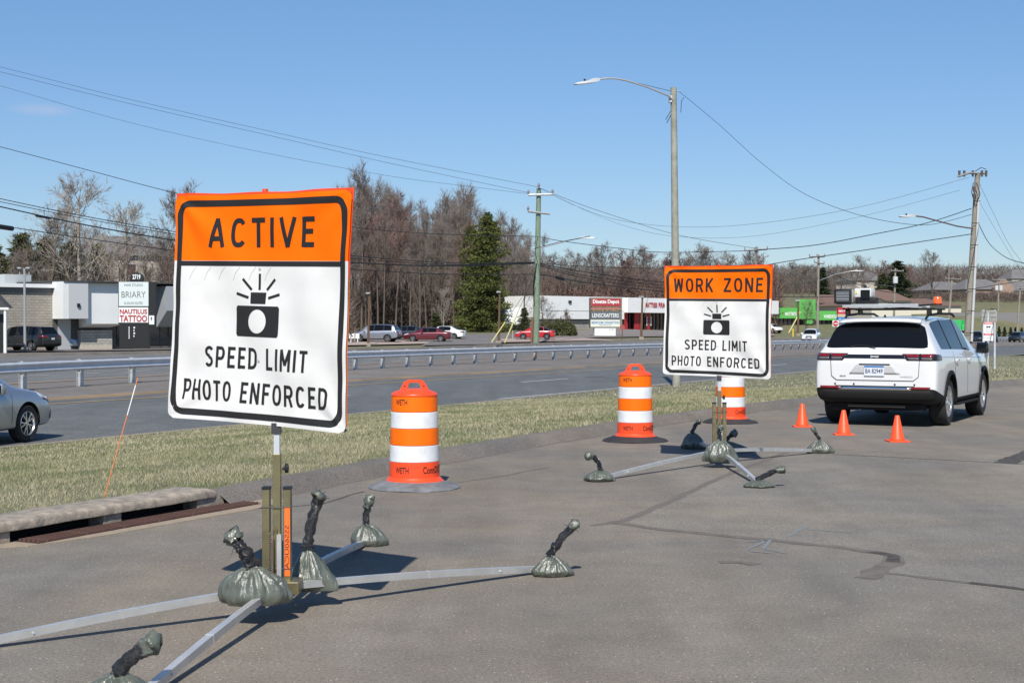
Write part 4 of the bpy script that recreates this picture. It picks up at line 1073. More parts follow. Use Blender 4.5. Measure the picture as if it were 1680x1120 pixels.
# ---- white SUV with the camera rig ------------------------------------------------
P_white = paint('gloss_white_paint', (.72, .725, .73))
jr_r, jr_f = G(1551, 697.5), G(1607, 680.5)
hd = (jr_f - jr_r).normalized(); hang = math.atan2(hd.y, hd.x); rt_ = Vector((hd.y, -hd.x, 0))
jc = (jr_r + jr_f) / 2 - rt_ * .90 ; jc.z = 0
suv = thing('parked_suv', jc, 'white SUV parked rear to the camera, with a camera rig on its roof rack', 'SUV', hang)
st = [(-2.43, .50, .62, .98, 1.02, .86, .83, .78), (-2.40, .42, .60, 1.06, 1.12, .935, .885, .83), (-2.33, .37, .57, 1.19, 1.24, .965, .905, .83), (-2.02, .34, .50, 1.21, 1.66, .98, .905, .70), (-1.86, .32, .46, 1.21, 1.70, .985, .905, .69),
      (-1.10, .30, .42, 1.20, 1.745, .985, .905, .69), (-1.04, .30, .42, 1.20, 1.745, .985, .905, .69), (-.10, .30, .42, 1.18, 1.76, .985, .905, .69), (-.03, .30, .42, 1.18, 1.76, .985, .905, .69), (.62, .30, .42, 1.15, 1.72, .985, .90, .66), (.78, .30, .42, 1.15, 1.66, .985, .90, .665),
      (1.38, .30, .44, 1.12, 1.17, .985, .90, .80), (1.95, .30, .46, 1.08, 1.13, .975, .88, .76), (2.30, .34, .5, .98, 1.04, .93, .84, .72), (2.44, .40, .55, .80, .86, .84, .78, .66)]
spans = [('b', 'b'), ('b', 'b'), ('b', 'g'), ('b', 'b'), ('g', 'b'), ('k', 'b'), ('g', 'b'), ('k', 'b'), ('g', 'b'), ('b', 'b'), ('b', 'g'), ('b', 'b'), ('b', 'b'), ('b', 'b')]
bv = car_body(suv, st, spans, P_white, (-1.48, 1.48), .435)
add_wheels(suv, (-1.48, 1.48), .965, .385, .265, 5)
D = lambda nm, qd, ax, m, nx=10, ny=3, lift=.006: decal(suv, bv, nm, qd, ax, m, nx, ny, lift)
# rear light bar and lamps
D('light_bar', ((.50, 1.075), (-.50, 1.075), (-.50, 1.135), (.50, 1.135)), 'rear', M_blkglo, 16, 2, .008)
for sg in (1, -1):
    D('tail_lamp', ((sg * .50, 1.045), (sg * .90, 1.045), (sg * .90, 1.15), (sg * .42, 1.15)), 'rear', M_blkglo, 12, 3, .008)
    D('lamp_red_strip', ((sg * .50, 1.098), (sg * .68, 1.098), (sg * .68, 1.137), (sg * .45, 1.137)), 'rear', M_red, 8, 2, .018)
    D('lamp_red_strip', ((sg * .72, 1.098), (sg * .89, 1.098), (sg * .89, 1.137), (sg * .72, 1.137)), 'rear', M_red, 8, 2, .018)
    D('lamp_clear_strip', ((sg * .54, 1.056), (sg * .68, 1.056), (sg * .68, 1.090), (sg * .50, 1.090)), 'rear', mat('lamp_grey', (.13, .11, .12), .15, coat=1), 8, 2, .018)
    D('lamp_clear_strip', ((sg * .72, 1.056), (sg * .88, 1.056), (sg * .88, 1.090), (sg * .72, 1.090)), 'rear', mat('lamp_grey', (.13, .11, .12), .15, coat=1), 8, 2, .018)
    D('reflector', ((sg * .52, .600), (sg * .84, .600), (sg * .86, .640), (sg * .60, .640)), 'rear', M_red, 10, 2, .012)
for ax in ('r', 'l'): 
    D('side_lamp', ((-2.40, 1.045), (-2.06, 1.055), (-2.06, 1.135), (-2.40, 1.15)), ax, M_blkglo, 12, 3, .008)
    D('side_lamp_red', ((-2.38, 1.10), (-2.14, 1.10), (-2.14, 1.130), (-2.38, 1.137)), ax, M_lampd, 8, 2, .016)
D('chrome_strip', ((.58, .585), (-.58, .585), (-.52, .632), (.52, .632)), 'rear', M_chrome, 20, 2, .010)
D('bumper_slot', ((.62, .634), (-.62, .634), (-.62, .650), (.62, .650)), 'rear', M_clad, 20, 1, .006)
D('lower_bumper', ((.90, .36), (-.90, .36), (-.93, .595), (.93, .595)), 'rear', M_clad, 20, 4, .005)
# tailgate recess, plate, seams, badges, wiper
xr = bv.ray_cast(Vector((-6, 0, .88)), Vector((1, 0, 0)))[0].x
D('plate_recess_shade', ((.40, .83), (-.40, .83), (-.28, .985), (.28, .985)), 'rear', mat('recess_shade_white', (.50, .505, .51), .35, coat=1), 12, 4, .004)  # greyer white paints the shade of the recess around the plate
q = MB(); q.box((xr - .022, -.155, .805), (xr - .012, .155, .965)); pl = q.build('licence_plate', M_plate, suv)
q = MB(); q.box((xr - .0235, -.153, .935), (xr - .0225, .153, .963)); q.build('plate_header', mat('plate_blue', (.05, .16, .42), .5), pl)
o = rtext(suv, 'BA 82949', 0, .880, .27, .072, xr - .0245, mat('plate_navy', (.02, .03, .10), .6), 'plate_characters', .01)
seam(suv, bv, [(.70, 1.16), (.68, .80), (.60, .735), (-.60, .735), (-.68, .80), (-.70, 1.16)], 'rear')
seam(suv, bv, [(.24, .985), (-.24, .985)], 'rear', .018)
xb = bv.ray_cast(Vector((-6, 0, 1.10)), Vector((1, 0, 0)))[0].x
rtext(suv, 'Jeep', 0, 1.106, .135, .040, xb - .022, mat('badge_silver', (.72, .73, .75), .4), 'maker_lettering', .025)
xb2 = bv.ray_cast(Vector((-6, .5, .80)), Vector((1, 0, 0)))[0].x; rtext(suv, '4x4', .50, .80, .10, .018, xb2 - .012, M_clad, 'badge', .03)
rtext(suv, 'LAREDO', -.50, .80, .19, .017, bv.ray_cast(Vector((-6, -.5, .80)), Vector((1, 0, 0)))[0].x - .012, mat('badge_grey', (.3, .3, .3), .4), 'badge', .02)
for y in (.62, .32, -.32, -.62):
    D('parking_sensor', ((y - .012, .668), (y + .012, .668), (y + .012, .688), (y - .012, .688)), 'rear', M_seam, 1, 1, .006)
hw_ = bv.ray_cast(Vector((-6, 0, 1.27)), Vector((1, 0, 0)))[0]
q = MB(); pp = []
for k in range(9):
    y = .0 + .40 * k / 8; h = bv.ray_cast(Vector((-6, y, 1.245 + .035 * math.sin(k / 8 * 2.6))), Vector((1, 0, 0)))[0]; pp.append(h + Vector((-.03, 0, 0)) if h else Vector((-2.35, y, 1.26)))
q.tube(pp, .010, 5); q.build('rear_wiper', M_black, suv)
# spoiler lip
q = MB(); q.grid(lambda u, v: (-2.13 + .16 * v - .03 * math.cos((u - .5) * 3), -.64 + 1.28 * u, 1.645 + .05 * v - .025 * abs(2 * u - 1) ** 3), 20, 3); sp = q.build('roof_spoiler', P_white, suv, 180)
md_ = sp.modifiers.new('s', 'SOLIDIFY'); md_.thickness = .03
q = MB(); q.lathe([(.035, 0), (.03, .02), (.008, .075), (0, .08)], 12, Matrix.Translation((-1.75, 0, 1.69)) @ Matrix.Scale(2.0, 4, (1, 0, 0))); q.build('antenna_fin', M_clad, suv, 60)
# side details
for ax, sg in (('r', -1), ('l', 1)):
    seam(suv, bv, [(-1.08, 1.17), (-1.10, .80), (-.95, .50)], ax); seam(suv, bv, [(-.06, 1.16), (-.06, .48)], ax); seam(suv, bv, [(1.02, 1.10), (.98, .48)], ax)
    seam(suv, bv, [(-2.05, 1.10), (-1.2, 1.085), (.5, 1.055), (1.3, 1.03)], ax, .010, mat('crease_shadow', (.45, .45, .46), .4), 'crease_shade_line')  # mid-grey strip paints the shadow of the crease along the doors
    for x in (-.98, .06):
        h = bv.ray_cast(Vector((x, sg * 4, 1.03)), Vector((0, -sg, 0)))[0]
        q = MB(); q.tube([h + Vector((-.10, sg * .005, 0)), h + Vector((-.08, sg * .035, 0)), h + Vector((.08, sg * .035, 0)), h + Vector((.10, sg * .005, 0))], .014, 6); q.build('door_handle', P_white, suv, 60)
    # black arch flares
    for wx in (-1.48, 1.48):
        q = MB(); N = 26
        def fl(u, v):
            a = R(-8 + 196 * u); r_ = .425 + .065 * v; z = .39 + r_ * math.sin(a); x = wx + r_ * math.cos(a)
            h = bv.ray_cast(Vector((wx + (.445 + .05 * v) * math.cos(a), sg * 4, max(.39 + (.445 + .05 * v) * math.sin(a), .36))), Vector((0, -sg, 0)))[0]
            y = (abs(h.y) if h is not None and abs(h.y) > .84 else .95)
            return (x, sg * (y + .018 - .012 * v), z)
        q.grid(fl, N, 2); fo = q.build('arch_flare', M_clad, suv, 180); md_ = fo.modifiers.new('s', 'SOLIDIFY'); md_.thickness = .03; md_.offset = 0
    q = MB(); q.box((-.95, sg * .90 - .10, .30), (.98, sg * .90 + .10, .335), bev=.012); q.build('running_board', M_clad, suv)
    for x in (-.8, 0, .8):
        q = MB(); q.box((x - .03, min(sg * .6, sg * .9), .30), (x + .03, max(sg * .6, sg * .9), .325)); q.build('step_bracket', M_clad, suv)
    rtext_dummy = None
    q = MB(); q.tube([(-1.75, sg * .645, 1.70), (-1.62, sg * .655, 1.755), (-.9, sg * .66, 1.785), (.2, sg * .66, 1.79), (.45, sg * .65, 1.745)], .020, 8); q.build('roof_rail', M_clad, suv, 60)
D('side_badge', ((1.12, .745), (1.40, .745), (1.40, .76), (1.12, .76)), 'r', mat('badge_grey', (.3, .3, .3), .4), 4, 1)
mirror(suv, .92, 1.20, .93, M_blkglo)
# exhaust / underside
q = MB(); q.box((-2.25, -.70, .26), (-1.9, .70, .36)); q.build('underside_panel', M_arch, suv)
q = MB(); q.box((-2.30, -.45, .31), (-2.28, .45, .345)); q.build('tow_beam', mat('underbody_brown', (.06, .05, .04), .8), suv)
q = MB(); q.box((-1.1, -.62, .24), (2.1, .62, .32)); q.build('floor_pan', M_arch, suv)
# roof rack with rig
for x in (-1.55, -.75):
    q = MB(); q.box((x - .035, -.74, 1.845), (x + .035, .74, 1.872), bev=.008); q.build('crossbar', M_clad, suv)
    for sg in (1, -1):
        q = MB(); q.prism([(x - .07, 1.77), (x + .07, 1.77), (x + .045, 1.847), (x - .045, 1.847)], -.03, .03, Matrix.Translation((0, sg * .655, 0)) @ Matrix(((1, 0, 0, 0), (0, 0, 1, 0), (0, 1, 0, 0), (0, 0, 0, 1)))); q.build('rack_foot', M_clad, suv)
q = MB(); q.box((-1.66, -.50, 1.885), (-1.58, .72, 1.94), bev=.004); q.build('aluminium_beam', M_alu, suv)
q = MB(); q.box((-.80, -.50, 1.885), (-.72, .68, 1.94), bev=.004); q.build('aluminium_beam', M_alu, suv)
for y in (.66, .20, -.42):
    q = MB(); q.box((-1.64, y - .035, 1.90), (-.70, y + .035, 1.93), bev=.004); q.build('aluminium_cross_beam', M_alu, suv)
M_hous = mat('camera_housing', (.62, .63, .62), .45)
q = MB(); q.box((-1.66, .58, 1.96), (-1.44, .84, 2.18), bev=.02); fl_ = q.build('flash_unit', M_hous, suv, 40)
q = MB(); q.box((-1.685, .56, 1.95), (-1.655, .85, 2.19), bev=.012); q.build('flash_bezel', M_black, fl_, 40)
q = MB(); q.box((-1.692, .60, 1.985), (-1.684, .81, 2.155)); q.build('flash_lens', mat('flash_lens', (.10, .11, .12), .15), fl_)
for k in range(3):
    q = MB(); q.box((-1.697, .60, 2.02 + k * .045), (-1.691, .81, 2.028 + k * .045)); q.build('lens_bar', mat('lens_bar', (.35, .36, .38), .4), fl_)
q = MB(); q.box((-1.64, .25, 2.05), (-1.36, .53, 2.20), bev=.03); ch_ = q.build('camera_unit', M_hous, suv, 40)
q = MB(); q.box((-1.652, .27, 2.03), (-1.641, .42, 2.17)); q.build('camera_window', M_dark_glass, ch_)
q = MB(); q.box((-1.651, .475, 2.11), (-1.641, .505, 2.14)); q.build('warning_label', mat('label_yellow', (.8, .6, .05), .5), ch_)
q = MB(); q.box((-1.62, .18, 1.94), (-1.40, .52, 2.05), bev=.02); q.build('camera_mount', M_black, suv, 40)
q = MB(); q.box((-1.64, .58, 1.94), (-1.46, .82, 1.965)); q.build('flash_bracket', M_black, suv)
q = MB(); q.tube([(-1.5, .24, 2.02), (-1.5, .12, 2.02), (-1.5, .0, 1.96), (-1.5, -.3, 1.95), (-1.5, -.5, 1.92)], .012, 6); q.build('rig_cable', M_wire, suv)
q = MB(); q.tube([(-1.45, .78, 1.95), (-1.45, .66, 1.87), (-1.42, .3, 1.86), (-1.42, -.2, 1.88), (-1.42, -.62, 1.86)], .009, 6); q.build('rig_cable', M_wire, suv)
q = MB(); q.tube([(-1.6, -.46, 1.91), (-1.3, -.66, 1.93), (-1.1, -.70, 1.94)], .016, 6); q.build('beacon_arm', M_black, suv)
q = MB(); q.lathe([(.07, 0), (.072, .02), (.065, .10), (.05, .115), (0, .118)], 20, Matrix.Translation((-1.15, -.70, 1.945))); q.build('amber_beacon', mat('amber_lens', (.85, .13, .015), .2, coat=1), suv, 40)
q = MB(); q.lathe([(.075, 0), (.075, .025)], 16, Matrix.Translation((-1.15, -.70, 1.92))); q.build('beacon_base', M_black, suv)

# ---- other cars -------------------------------------------------------------------
def sedan(name, label, cat, loc, heading, M_p, L_=4.6, H_=1.46, W_=.90, group=None, coupe=0.0, spokes=5, det=True, sub=2):
    r = thing(name, loc, label, cat, heading, group); k = L_ / 4.6; wb = 1.34 * k; zc = .24
    st = [(-2.28, .34, .42, .78, .84, .72, .66, .55), (-2.22, .27, .36, .92, .98, .84, .76, .66), (-1.85, .24, .32, .96, 1.03, .89, .80, .70), (-1.62, .24, .30, .96, 1.06, .90, .82, .66), (-1.02, .22, .30, .95, H_ - .06, .90, .83, .57), (-.95, .22, .30, .95, H_ - .045, .90, .83, .57),
          (-.12, .22, .30, .93, H_, .90, .83, .57), (-.06, .22, .30, .93, H_, .90, .83, .57), (.42, .22, .30, .92, H_ - .04, .90, .83, .56), (.55, .22, .30, .91, H_ - .09, .90, .83, .57), (1.20, .22, .30, .90, .97, .90, .83, .68), (1.75, .23, .32, .85, .92, .89, .80, .64), (2.14, .24, .36, .74, .81, .83, .74, .56), (2.32, .28, .42, .62, .68, .68, .62, .46)]
    st = [(x * k, zb, zc_, zm, zt, w_ * W_ / .9, wb_ * W_ / .9, wr * W_ / .9) for x, zb, zc_, zm, zt, w_, wb_, wr in st]
    spans = [('b', 'b'), ('b', 'b'), ('b', 'b'), ('g' if coupe else 'b', 'g'), ('b', 'b'), ('g', 'b'), ('k', 'b'), ('g', 'b'), ('b', 'b'), ('b', 'g'), ('b', 'b'), ('b', 'b'), ('b', 'b')]
    bv = car_body(r, st, spans, M_p, (-wb, wb), .37, clad=False, sub=sub)
    add_wheels(r, (-wb, wb), .885 * W_ / .9, .325, .215, spokes)
    if det:
        for sg in (1, -1):
            decal(r, bv, 'headlamp', ((sg * .42, .60), (sg * .80, .66), (sg * .80, .75), (sg * .46, .69)), 'front', M_clear, 6, 3)
            decal(r, bv, 'tail_lamp', ((sg * .45, .74), (sg * .80, .74), (sg * .80, .87), (sg * .45, .87)), 'rear', M_red, 6, 3)
            ax = 'l' if sg > 0 else 'r'
            decal(r, bv, 'headlamp_side', ((1.78 * k, .74), (2.16 * k, .66), (2.20 * k, .73), (1.70 * k, .85)), ax, M_clear, 6, 3)
            decal(r, bv, 'tail_lamp_side', ((-2.2 * k, .76), (-1.95 * k, .78), (-1.95 * k, .86), (-2.2 * k, .86)), ax, M_red, 6, 2)
            seam(r, bv, [(-.9 * k, .9), (-.92 * k, .4)], ax); seam(r, bv, [(-.08 * k, .9), (-.08 * k, .34)], ax); seam(r, bv, [(.88 * k, .86), (.86 * k, .34)], ax)
        decal(r, bv, 'grille', ((-.50, .36), (.50, .36), (.42, .56), (-.42, .56)), 'front', M_black, 10, 4)
        xr = bv.ray_cast(Vector((-6, 0, .66)), Vector((1, 0, 0)))[0]
        if xr is not None:
            q = MB(); q.box((xr.x - .015, -.15, .58), (xr.x - .005, .15, .72)); q.build('licence_plate', M_plate, r)
        mirror(r, .42 * k, .95, .84 * W_ / .9, M_p)
    return r, bv
def crossover(name, label, cat, loc, heading, M_p, L_=4.9, H_=1.72, W_=.97, group=None, det=True, sub=2, spokes=5):
    r = thing(name, loc, label, cat, heading, group); k = L_ / 4.9; wb = 1.42 * k
    st = [(-2.42, .46, .55, .92, .97, .80, .76, .68), (-2.38, .36, .50, 1.05, 1.10, .90, .85, .76), (-2.25, .32, .44, 1.12, 1.18, .94, .88, .76), (-1.95, .30, .40, 1.12, H_ - .08, .96, .885, .65), (-1.84, .28, .38, 1.12, H_ - .06, .965, .885, .65),
          (-1.05, .27, .36, 1.11, H_ - .01, .97, .885, .65), (-.98, .27, .36, 1.11, H_ - .01, .97, .885, .65), (-.08, .27, .36, 1.08, H_, .97, .885, .65), (-.01, .27, .36, 1.08, H_, .97, .885, .65), (.60, .27, .36, 1.05, H_ - .05, .97, .885, .63), (.75, .27, .36, 1.04, H_ - .11, .97, .885, .64),
          (1.42, .27, .38, 1.02, 1.09, .965, .88, .76), (1.95, .28, .40, .98, 1.04, .94, .84, .70), (2.28, .32, .46, .86, .92, .86, .76, .62), (2.42, .40, .50, .70, .76, .74, .66, .52)]
    st = [(x * k, zb, zc_, zm, zt, w_ * W_ / .97, wb_ * W_ / .97, wr * W_ / .97) for x, zb, zc_, zm, zt, w_, wb_, wr in st]
    spans = [('b', 'b'), ('b', 'b'), ('b', 'g'), ('b', 'b'), ('g', 'b'), ('k', 'b'), ('g', 'b'), ('k', 'b'), ('g', 'b'), ('b', 'b'), ('b', 'g'), ('b', 'b'), ('b', 'b'), ('b', 'b')]
    bv = car_body(r, st, spans, M_p, (-wb, wb), .415, clad=True, sub=sub)
    add_wheels(r, (-wb, wb), .955 * W_ / .97, .37, .24, spokes)
    if det:
        decal(r, bv, 'grille', ((-.42, .58), (.42, .58), (.34, .86), (-.34, .86)), 'front', M_blkglo, 10, 4)
        decal(r, bv, 'lower_grille', ((-.55, .40), (.55, .40), (.5, .48), (-.5, .48)), 'front', M_black, 10, 2)
        q = MB(); xf = bv.ray_cast(Vector((6, 0, .60)), Vector((-1, 0, 0)))[0]
        q.box((xf.x + .01, -.15, .52), (xf.x + .025, .15, .66)); q.build('front_plate', M_plate, r)
        xr = bv.ray_cast(Vector((-6, 0, .85)), Vector((1, 0, 0)))[0]; q = MB(); q.box((xr.x - .02, -.15, .80), (xr.x - .008, .15, .94)); q.build('licence_plate', M_plate, r)
        for sg in (1, -1):
            decal(r, bv, 'headlamp', ((sg * .44, .80), (sg * .84, .83), (sg * .84, .91), (sg * .42, .88)), 'front', M_clear, 6, 3)
            decal(r, bv, 'tail_lamp', ((sg * .48, .95), (sg * .86, .95), (sg * .86, 1.07), (sg * .48, 1.05)), 'rear', M_red, 6, 3)
            ax = 'l' if sg > 0 else 'r'
            decal(r, bv, 'tail_lamp_side', ((-2.36 * k, .96), (-2.05 * k, .99), (-2.05 * k, 1.06), (-2.36 * k, 1.06)), ax, M_red, 6, 2)
            seam(r, bv, [(-1.0 * k, 1.05), (-1.05 * k, .5)], ax); seam(r, bv, [(-.05 * k, 1.05), (-.05 * k, .42)], ax); seam(r, bv, [(1.0 * k, 1.0), (.98 * k, .42)], ax)
            decal(r, bv, 'door_chrome_strip', ((-1.0 * k, .47), (.95 * k, .45), (.95 * k, .475), (-1.0 * k, .495)), ax, M_chrome, 12, 1)
        mirror(r, .88 * k, 1.12, .90 * W_ / .97, M_p)
    return r, bv
P_silver = paint('silver_paint', (.36, .38, .42), .7, .32); P_dark = paint('charcoal_paint', (.018, .020, .024), .3); P_mar = paint('maroon_paint', (.12, .012, .018), .3); P_navy = paint('navy_paint', (.012, .016, .03), .3)
P_red = paint('red_paint', (.42, .014, .018)); P_lblue = paint('pale_blue_paint', (.36, .44, .52), .5)
# near silver sedan: front wheel bottom at (43,725)
def at_wheel(px, py, heading, wx, side, zfix=None):
    w_ = GT(px, py); d_ = Vector((math.cos(heading), math.sin(heading), 0)); r_ = Vector((d_.y, -d_.x, 0))
    return w_ - d_ * wx - r_ * side
h_ = road_head(26); 
c1, bv1 = sedan('sedan', 'silver sedan driving on the near lanes, only its front end in the picture', 'car', at_wheel(43, 725, h_, 1.34, .84), h_, P_silver, 4.6, 1.46, .90, spokes=5)
decal(c1, bv1, 'headlamp_marker', ((1.88, .715), (2.10, .675), (2.12, .71), (1.84, .755)), 'r', mat('marker_red', (.28, .03, .03), .2, coat=1), 5, 2, .014)
decal(c1, bv1, 'fog_recess', ((2.05, .36), (2.20, .40), (2.20, .52), (2.08, .46)), 'r', M_black, 4, 3)
# charcoal SUV by the salon, rear three quarter
def hpx(px, py): return road_head(GT(px, py).y)
lc = GT(42, 577)
c2, _ = crossover('crossover', 'charcoal grey SUV parked before the block building beside the pylon sign', 'SUV', at_wheel(42, 576, math.pi - .10, -1.55, -.94), math.pi - .42, P_dark, 5.15, 1.78, .99)
c2.location = GT(52, 576) + Vector((-.7, .6, 0))
c3, _ = sedan('sedan', 'pale blue car mostly hidden behind the charcoal SUV', 'car', GT(96, 574) + Vector((-1.3, 2.6, 0)), -.15, P_lblue, 4.6, 1.5, .9, det=False)
# cars before the wood
c4, _ = crossover('crossover', 'silver SUV parked before the wood, first car of the row', 'SUV', GT(617, 561), math.pi - .2, P_silver, 4.9, 1.75, .97)
c5, _ = sedan('sedan', 'dark navy sedan parked between the silver SUV and the maroon car', 'car', GT(667, 557.5) + Vector((0, 1.5, 0)), math.pi - .15, P_navy, 4.7, 1.47, .9, spokes=7)
c6, _ = sedan('sedan', 'maroon sedan parked before the wood', 'car', GT(702, 560.5), math.pi - .1, P_mar, 4.8, 1.44, .92, spokes=7)
c7, _ = sedan('sedan', 'white sedan parked behind the maroon car', 'car', GT(727, 557) + Vector((0, 2, 0)), math.pi - .25, paint('white_sedan_paint', (.75, .75, .74)), 4.7, 1.45, .9)
c8, _ = sedan('sedan', 'bright red car parked behind the green utility pole', 'car', GT(878, 557), math.pi - .05, P_red, 4.3, 1.42, .88, coupe=1)
# white oncoming SUV on the far road
h9 = road_head(150) + math.pi
def atY(px, Y): p = W(px, HOR, Y); p.z = T(p.x, Y); return p
g9 = atY(1331, 172)
c9, _ = crossover('crossover', 'white SUV driving towards the camera beyond the guardrail', 'SUV', g9, -math.pi / 2 - .33, paint('pearl_white_paint', (.76, .76, .75)), 4.9, 1.72, .97)
# traffic far on the right
c10, _ = crossover('crossover', 'distant black SUV coming along the far road at the edge of the picture', 'SUV', atY(1669, 228), -math.pi / 2 - .6, P_dark, 4.7, 1.7, .95, det=False)
c11, _ = crossover('crossover', 'distant dark SUV just right of the leaning utility pole', 'SUV', atY(1603, 205), -math.pi / 2 - .35, P_navy, 4.8, 1.75, .97, det=False)
c12, _ = crossover('crossover', 'distant dark SUV behind the warning sign post', 'SUV', atY(1627, 225), -math.pi / 2 - .35, P_dark, 4.7, 1.7, .95, det=False)
c13, _ = sedan('sedan', 'distant white car seen past the windows of the parked white SUV', 'car', atY(1578, 172), -math.pi / 2 - .35, paint('white_sedan_paint', (.75, .75, .74)), 4.6, 1.45, .9, det=False)
c14, _ = crossover('crossover', 'small distant white SUV beside the green truck', 'SUV', atY(1584, 245), -.9, paint('white_sedan_paint', (.75, .75, .74)), 4.6, 1.65, .9, det=False)
c15, _ = crossover('crossover', 'white car parked at the green store, cut by the WORK ZONE sign', 'SUV', GT(1264, 546), -.9, paint('white_sedan_paint', (.75, .75, .74)), 4.6, 1.6, .9, det=False)
tr = thing('delivery_truck', atY(1565, 255), 'distant bright green box truck beyond the far road', 'truck', -.6)
q = MB(); q.box((-2.6, -1.1, .7), (1.6, 1.1, 3.0), bev=.06); q.build('cargo_box', mat('truck_green', (.05, .50, .13), .5), tr)
q = MB(); q.box((1.65, -1.0, .5), (3.0, 1.0, 2.2), bev=.2); q.build('cab', mat('truck_green', (.05, .50, .13), .5), tr, 40)
q = MB(); q.box((2.2, -1.01, 1.35), (3.02, 1.01, 2.0), bev=.05); q.build('cab_window', M_dark_glass, tr)
tmw, rmw, _d = wheel_parts(.42, .26)
for x in (-1.6, 2.2):
    for sg in (-1, 1):
        o = bpy.data.objects.new('wheel', tmw); COL.objects.link(o); o.parent = tr; o.matrix_local = Matrix.Translation((x, sg * .9, .42)) @ Matrix.Rotation(R(-90 * sg), 4, 'X')
# ------------------------------------------------------------------ buildings beyond the road
FH = R(46)                    # facades run along the road
def facade(px, py, Y, heading=FH):
    """local frame: x along the facade (to the right), y into the building, z up; origin at the pixel at distance Y"""
    o = W(px, py, Y); d = Vector((math.cos(heading), math.sin(heading), 0)); n = Vector((-d.y, d.x, 0))
    def loc(x, y, back=0.0):
        r_ = ray(x, y); p0 = o + n * back; t = (p0 - Vector((0, 0, CH))).dot(n) / r_.dot(n)
        q = Vector((0, 0, CH)) + r_ * t - o; return (q.dot(d), q.z)
    return o, loc
M_cmu = None
def block_mat(name, c1, c2, mortar, w_=.40, h=.20):
    m = bpy.data.materials.new(name); m.use_nodes = True; t = m.node_tree; b = t.nodes['Principled BSDF']
    co = t.nodes.new('ShaderNodeTexCoord').outputs['Object']; mp = t.nodes.new('ShaderNodeMapping'); mp.inputs['Rotation'].default_value = (R(90), 0, 0); t.links.new(co, mp.inputs[0])
    br = t.nodes.new('ShaderNodeTexBrick'); br.inputs['Scale'].default_value = 1; br.inputs['Brick Width'].default_value = w_; br.inputs['Row Height'].default_value = h; br.inputs['Mortar Size'].default_value = .012
    br.inputs['Color1'].default_value = tuple(c1) + (1,); br.inputs['Color2'].default_value = tuple(c2) + (1,); br.inputs['Mortar'].default_value = tuple(mortar) + (1,); t.links.new(mp.outputs[0], br.inputs[0])
    n = tnoise(t, co, .8, 6, .7); c = tmix(t, .8, br.outputs[0], ramp_node(t, n, [(.3, (.75, .75, .75)), (.7, (1.15, 1.15, 1.15))]), 'MULTIPLY')
    t.links.new(c, b.inputs['Base Color']); b.inputs['Roughness'].default_value = .9
    bp = t.nodes.new('ShaderNodeBump'); bp.inputs['Distance'].default_value = .02; t.links.new(br.outputs[1], bp.inputs['Height']); bp.invert = True; t.links.new(bp.outputs[0], b.inputs['Normal']); return m
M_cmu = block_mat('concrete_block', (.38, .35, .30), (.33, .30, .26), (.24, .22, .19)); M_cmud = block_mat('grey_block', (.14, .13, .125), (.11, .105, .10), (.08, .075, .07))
M_pier = block_mat('split_block', (.46, .43, .38), (.38, .36, .32), (.22, .20, .18))
M_fasc = mat('white_fascia', (.76, .77, .77), .6, var=.04, vscale=.5); M_gfas = mat('grey_fascia', (.33, .35, .38), .6); M_store_glass = mat('store_glass', (.012, .015, .02), .05, spec=.7)
M_green = mat('green_fascia', (.10, .42, .08), .6); M_roofd = mat('dark_roof', (.06, .06, .062), .9); M_blackp = mat('pylon_black', (.012, .012, .013), .45)
def fbox(nm, root, loc, x0, y0, x1, y1, b0, b1, m, bev=0):
    a, c = loc(x0, y1, b0), loc(x1, y0, b0); q = MB(); q.box((a[0], b0, a[1]), (c[0], b1, c[1]), bev=bev); return q.build(nm, m, root)

# -- block building with the white canopies
o1, l1 = facade(86, 573, 104)
b1 = thing('block_building', o1, 'low concrete block building with white canopies and a fenced roof unit', 'building', FH)
gz = -2.0
a = l1(-60, 466); c = l1(86, 466)
q = MB(); q.box((a[0] - 8, 0, gz), (c[0], 26, a[1] - .5)); q.build('block_wall', M_cmu, b1)
q = MB(); q.box((a[0] - 8, -.12, a[1] - .5), (c[0], 26, a[1] - .15)); q.build('eave_band', mat('eave_grey', (.14, .14, .14), .7), b1)
q = MB(); q.box((a[0] - 8, -.35, a[1] - .15), (c[0], 26.2, a[1] + .12)); q.build('coping', M_fasc, b1)
x86, x127, x190, x284 = l1(86, 500)[0], l1(127, 500)[0], l1(190, 500)[0], l1(330, 500)[0]
zt = l1(110, 463)[1]
zb_ = l1(110, 523)[1]
q = MB(); q.box((x86, -1.6, zb_), (x127 - .02, .0, zt)); q.build('canopy_box', M_fasc, b1)
q = MB(); q.box((x86 + .4, -1.62, zb_ + .02), (x127 - .03, -1.601, zt - .02)); q.build('canopy_shaded_face', mat('canopy_shade_grey', (.52, .53, .55), .6), b1)  # grey sheet paints the shaded front of the white canopy box
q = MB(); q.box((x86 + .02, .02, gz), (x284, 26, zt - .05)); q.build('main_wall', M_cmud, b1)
q = MB(); q.box((x86, -1.7, zt), (x284, 26.1, zt + .10)); q.build('roof_edge', M_roofd, b1)
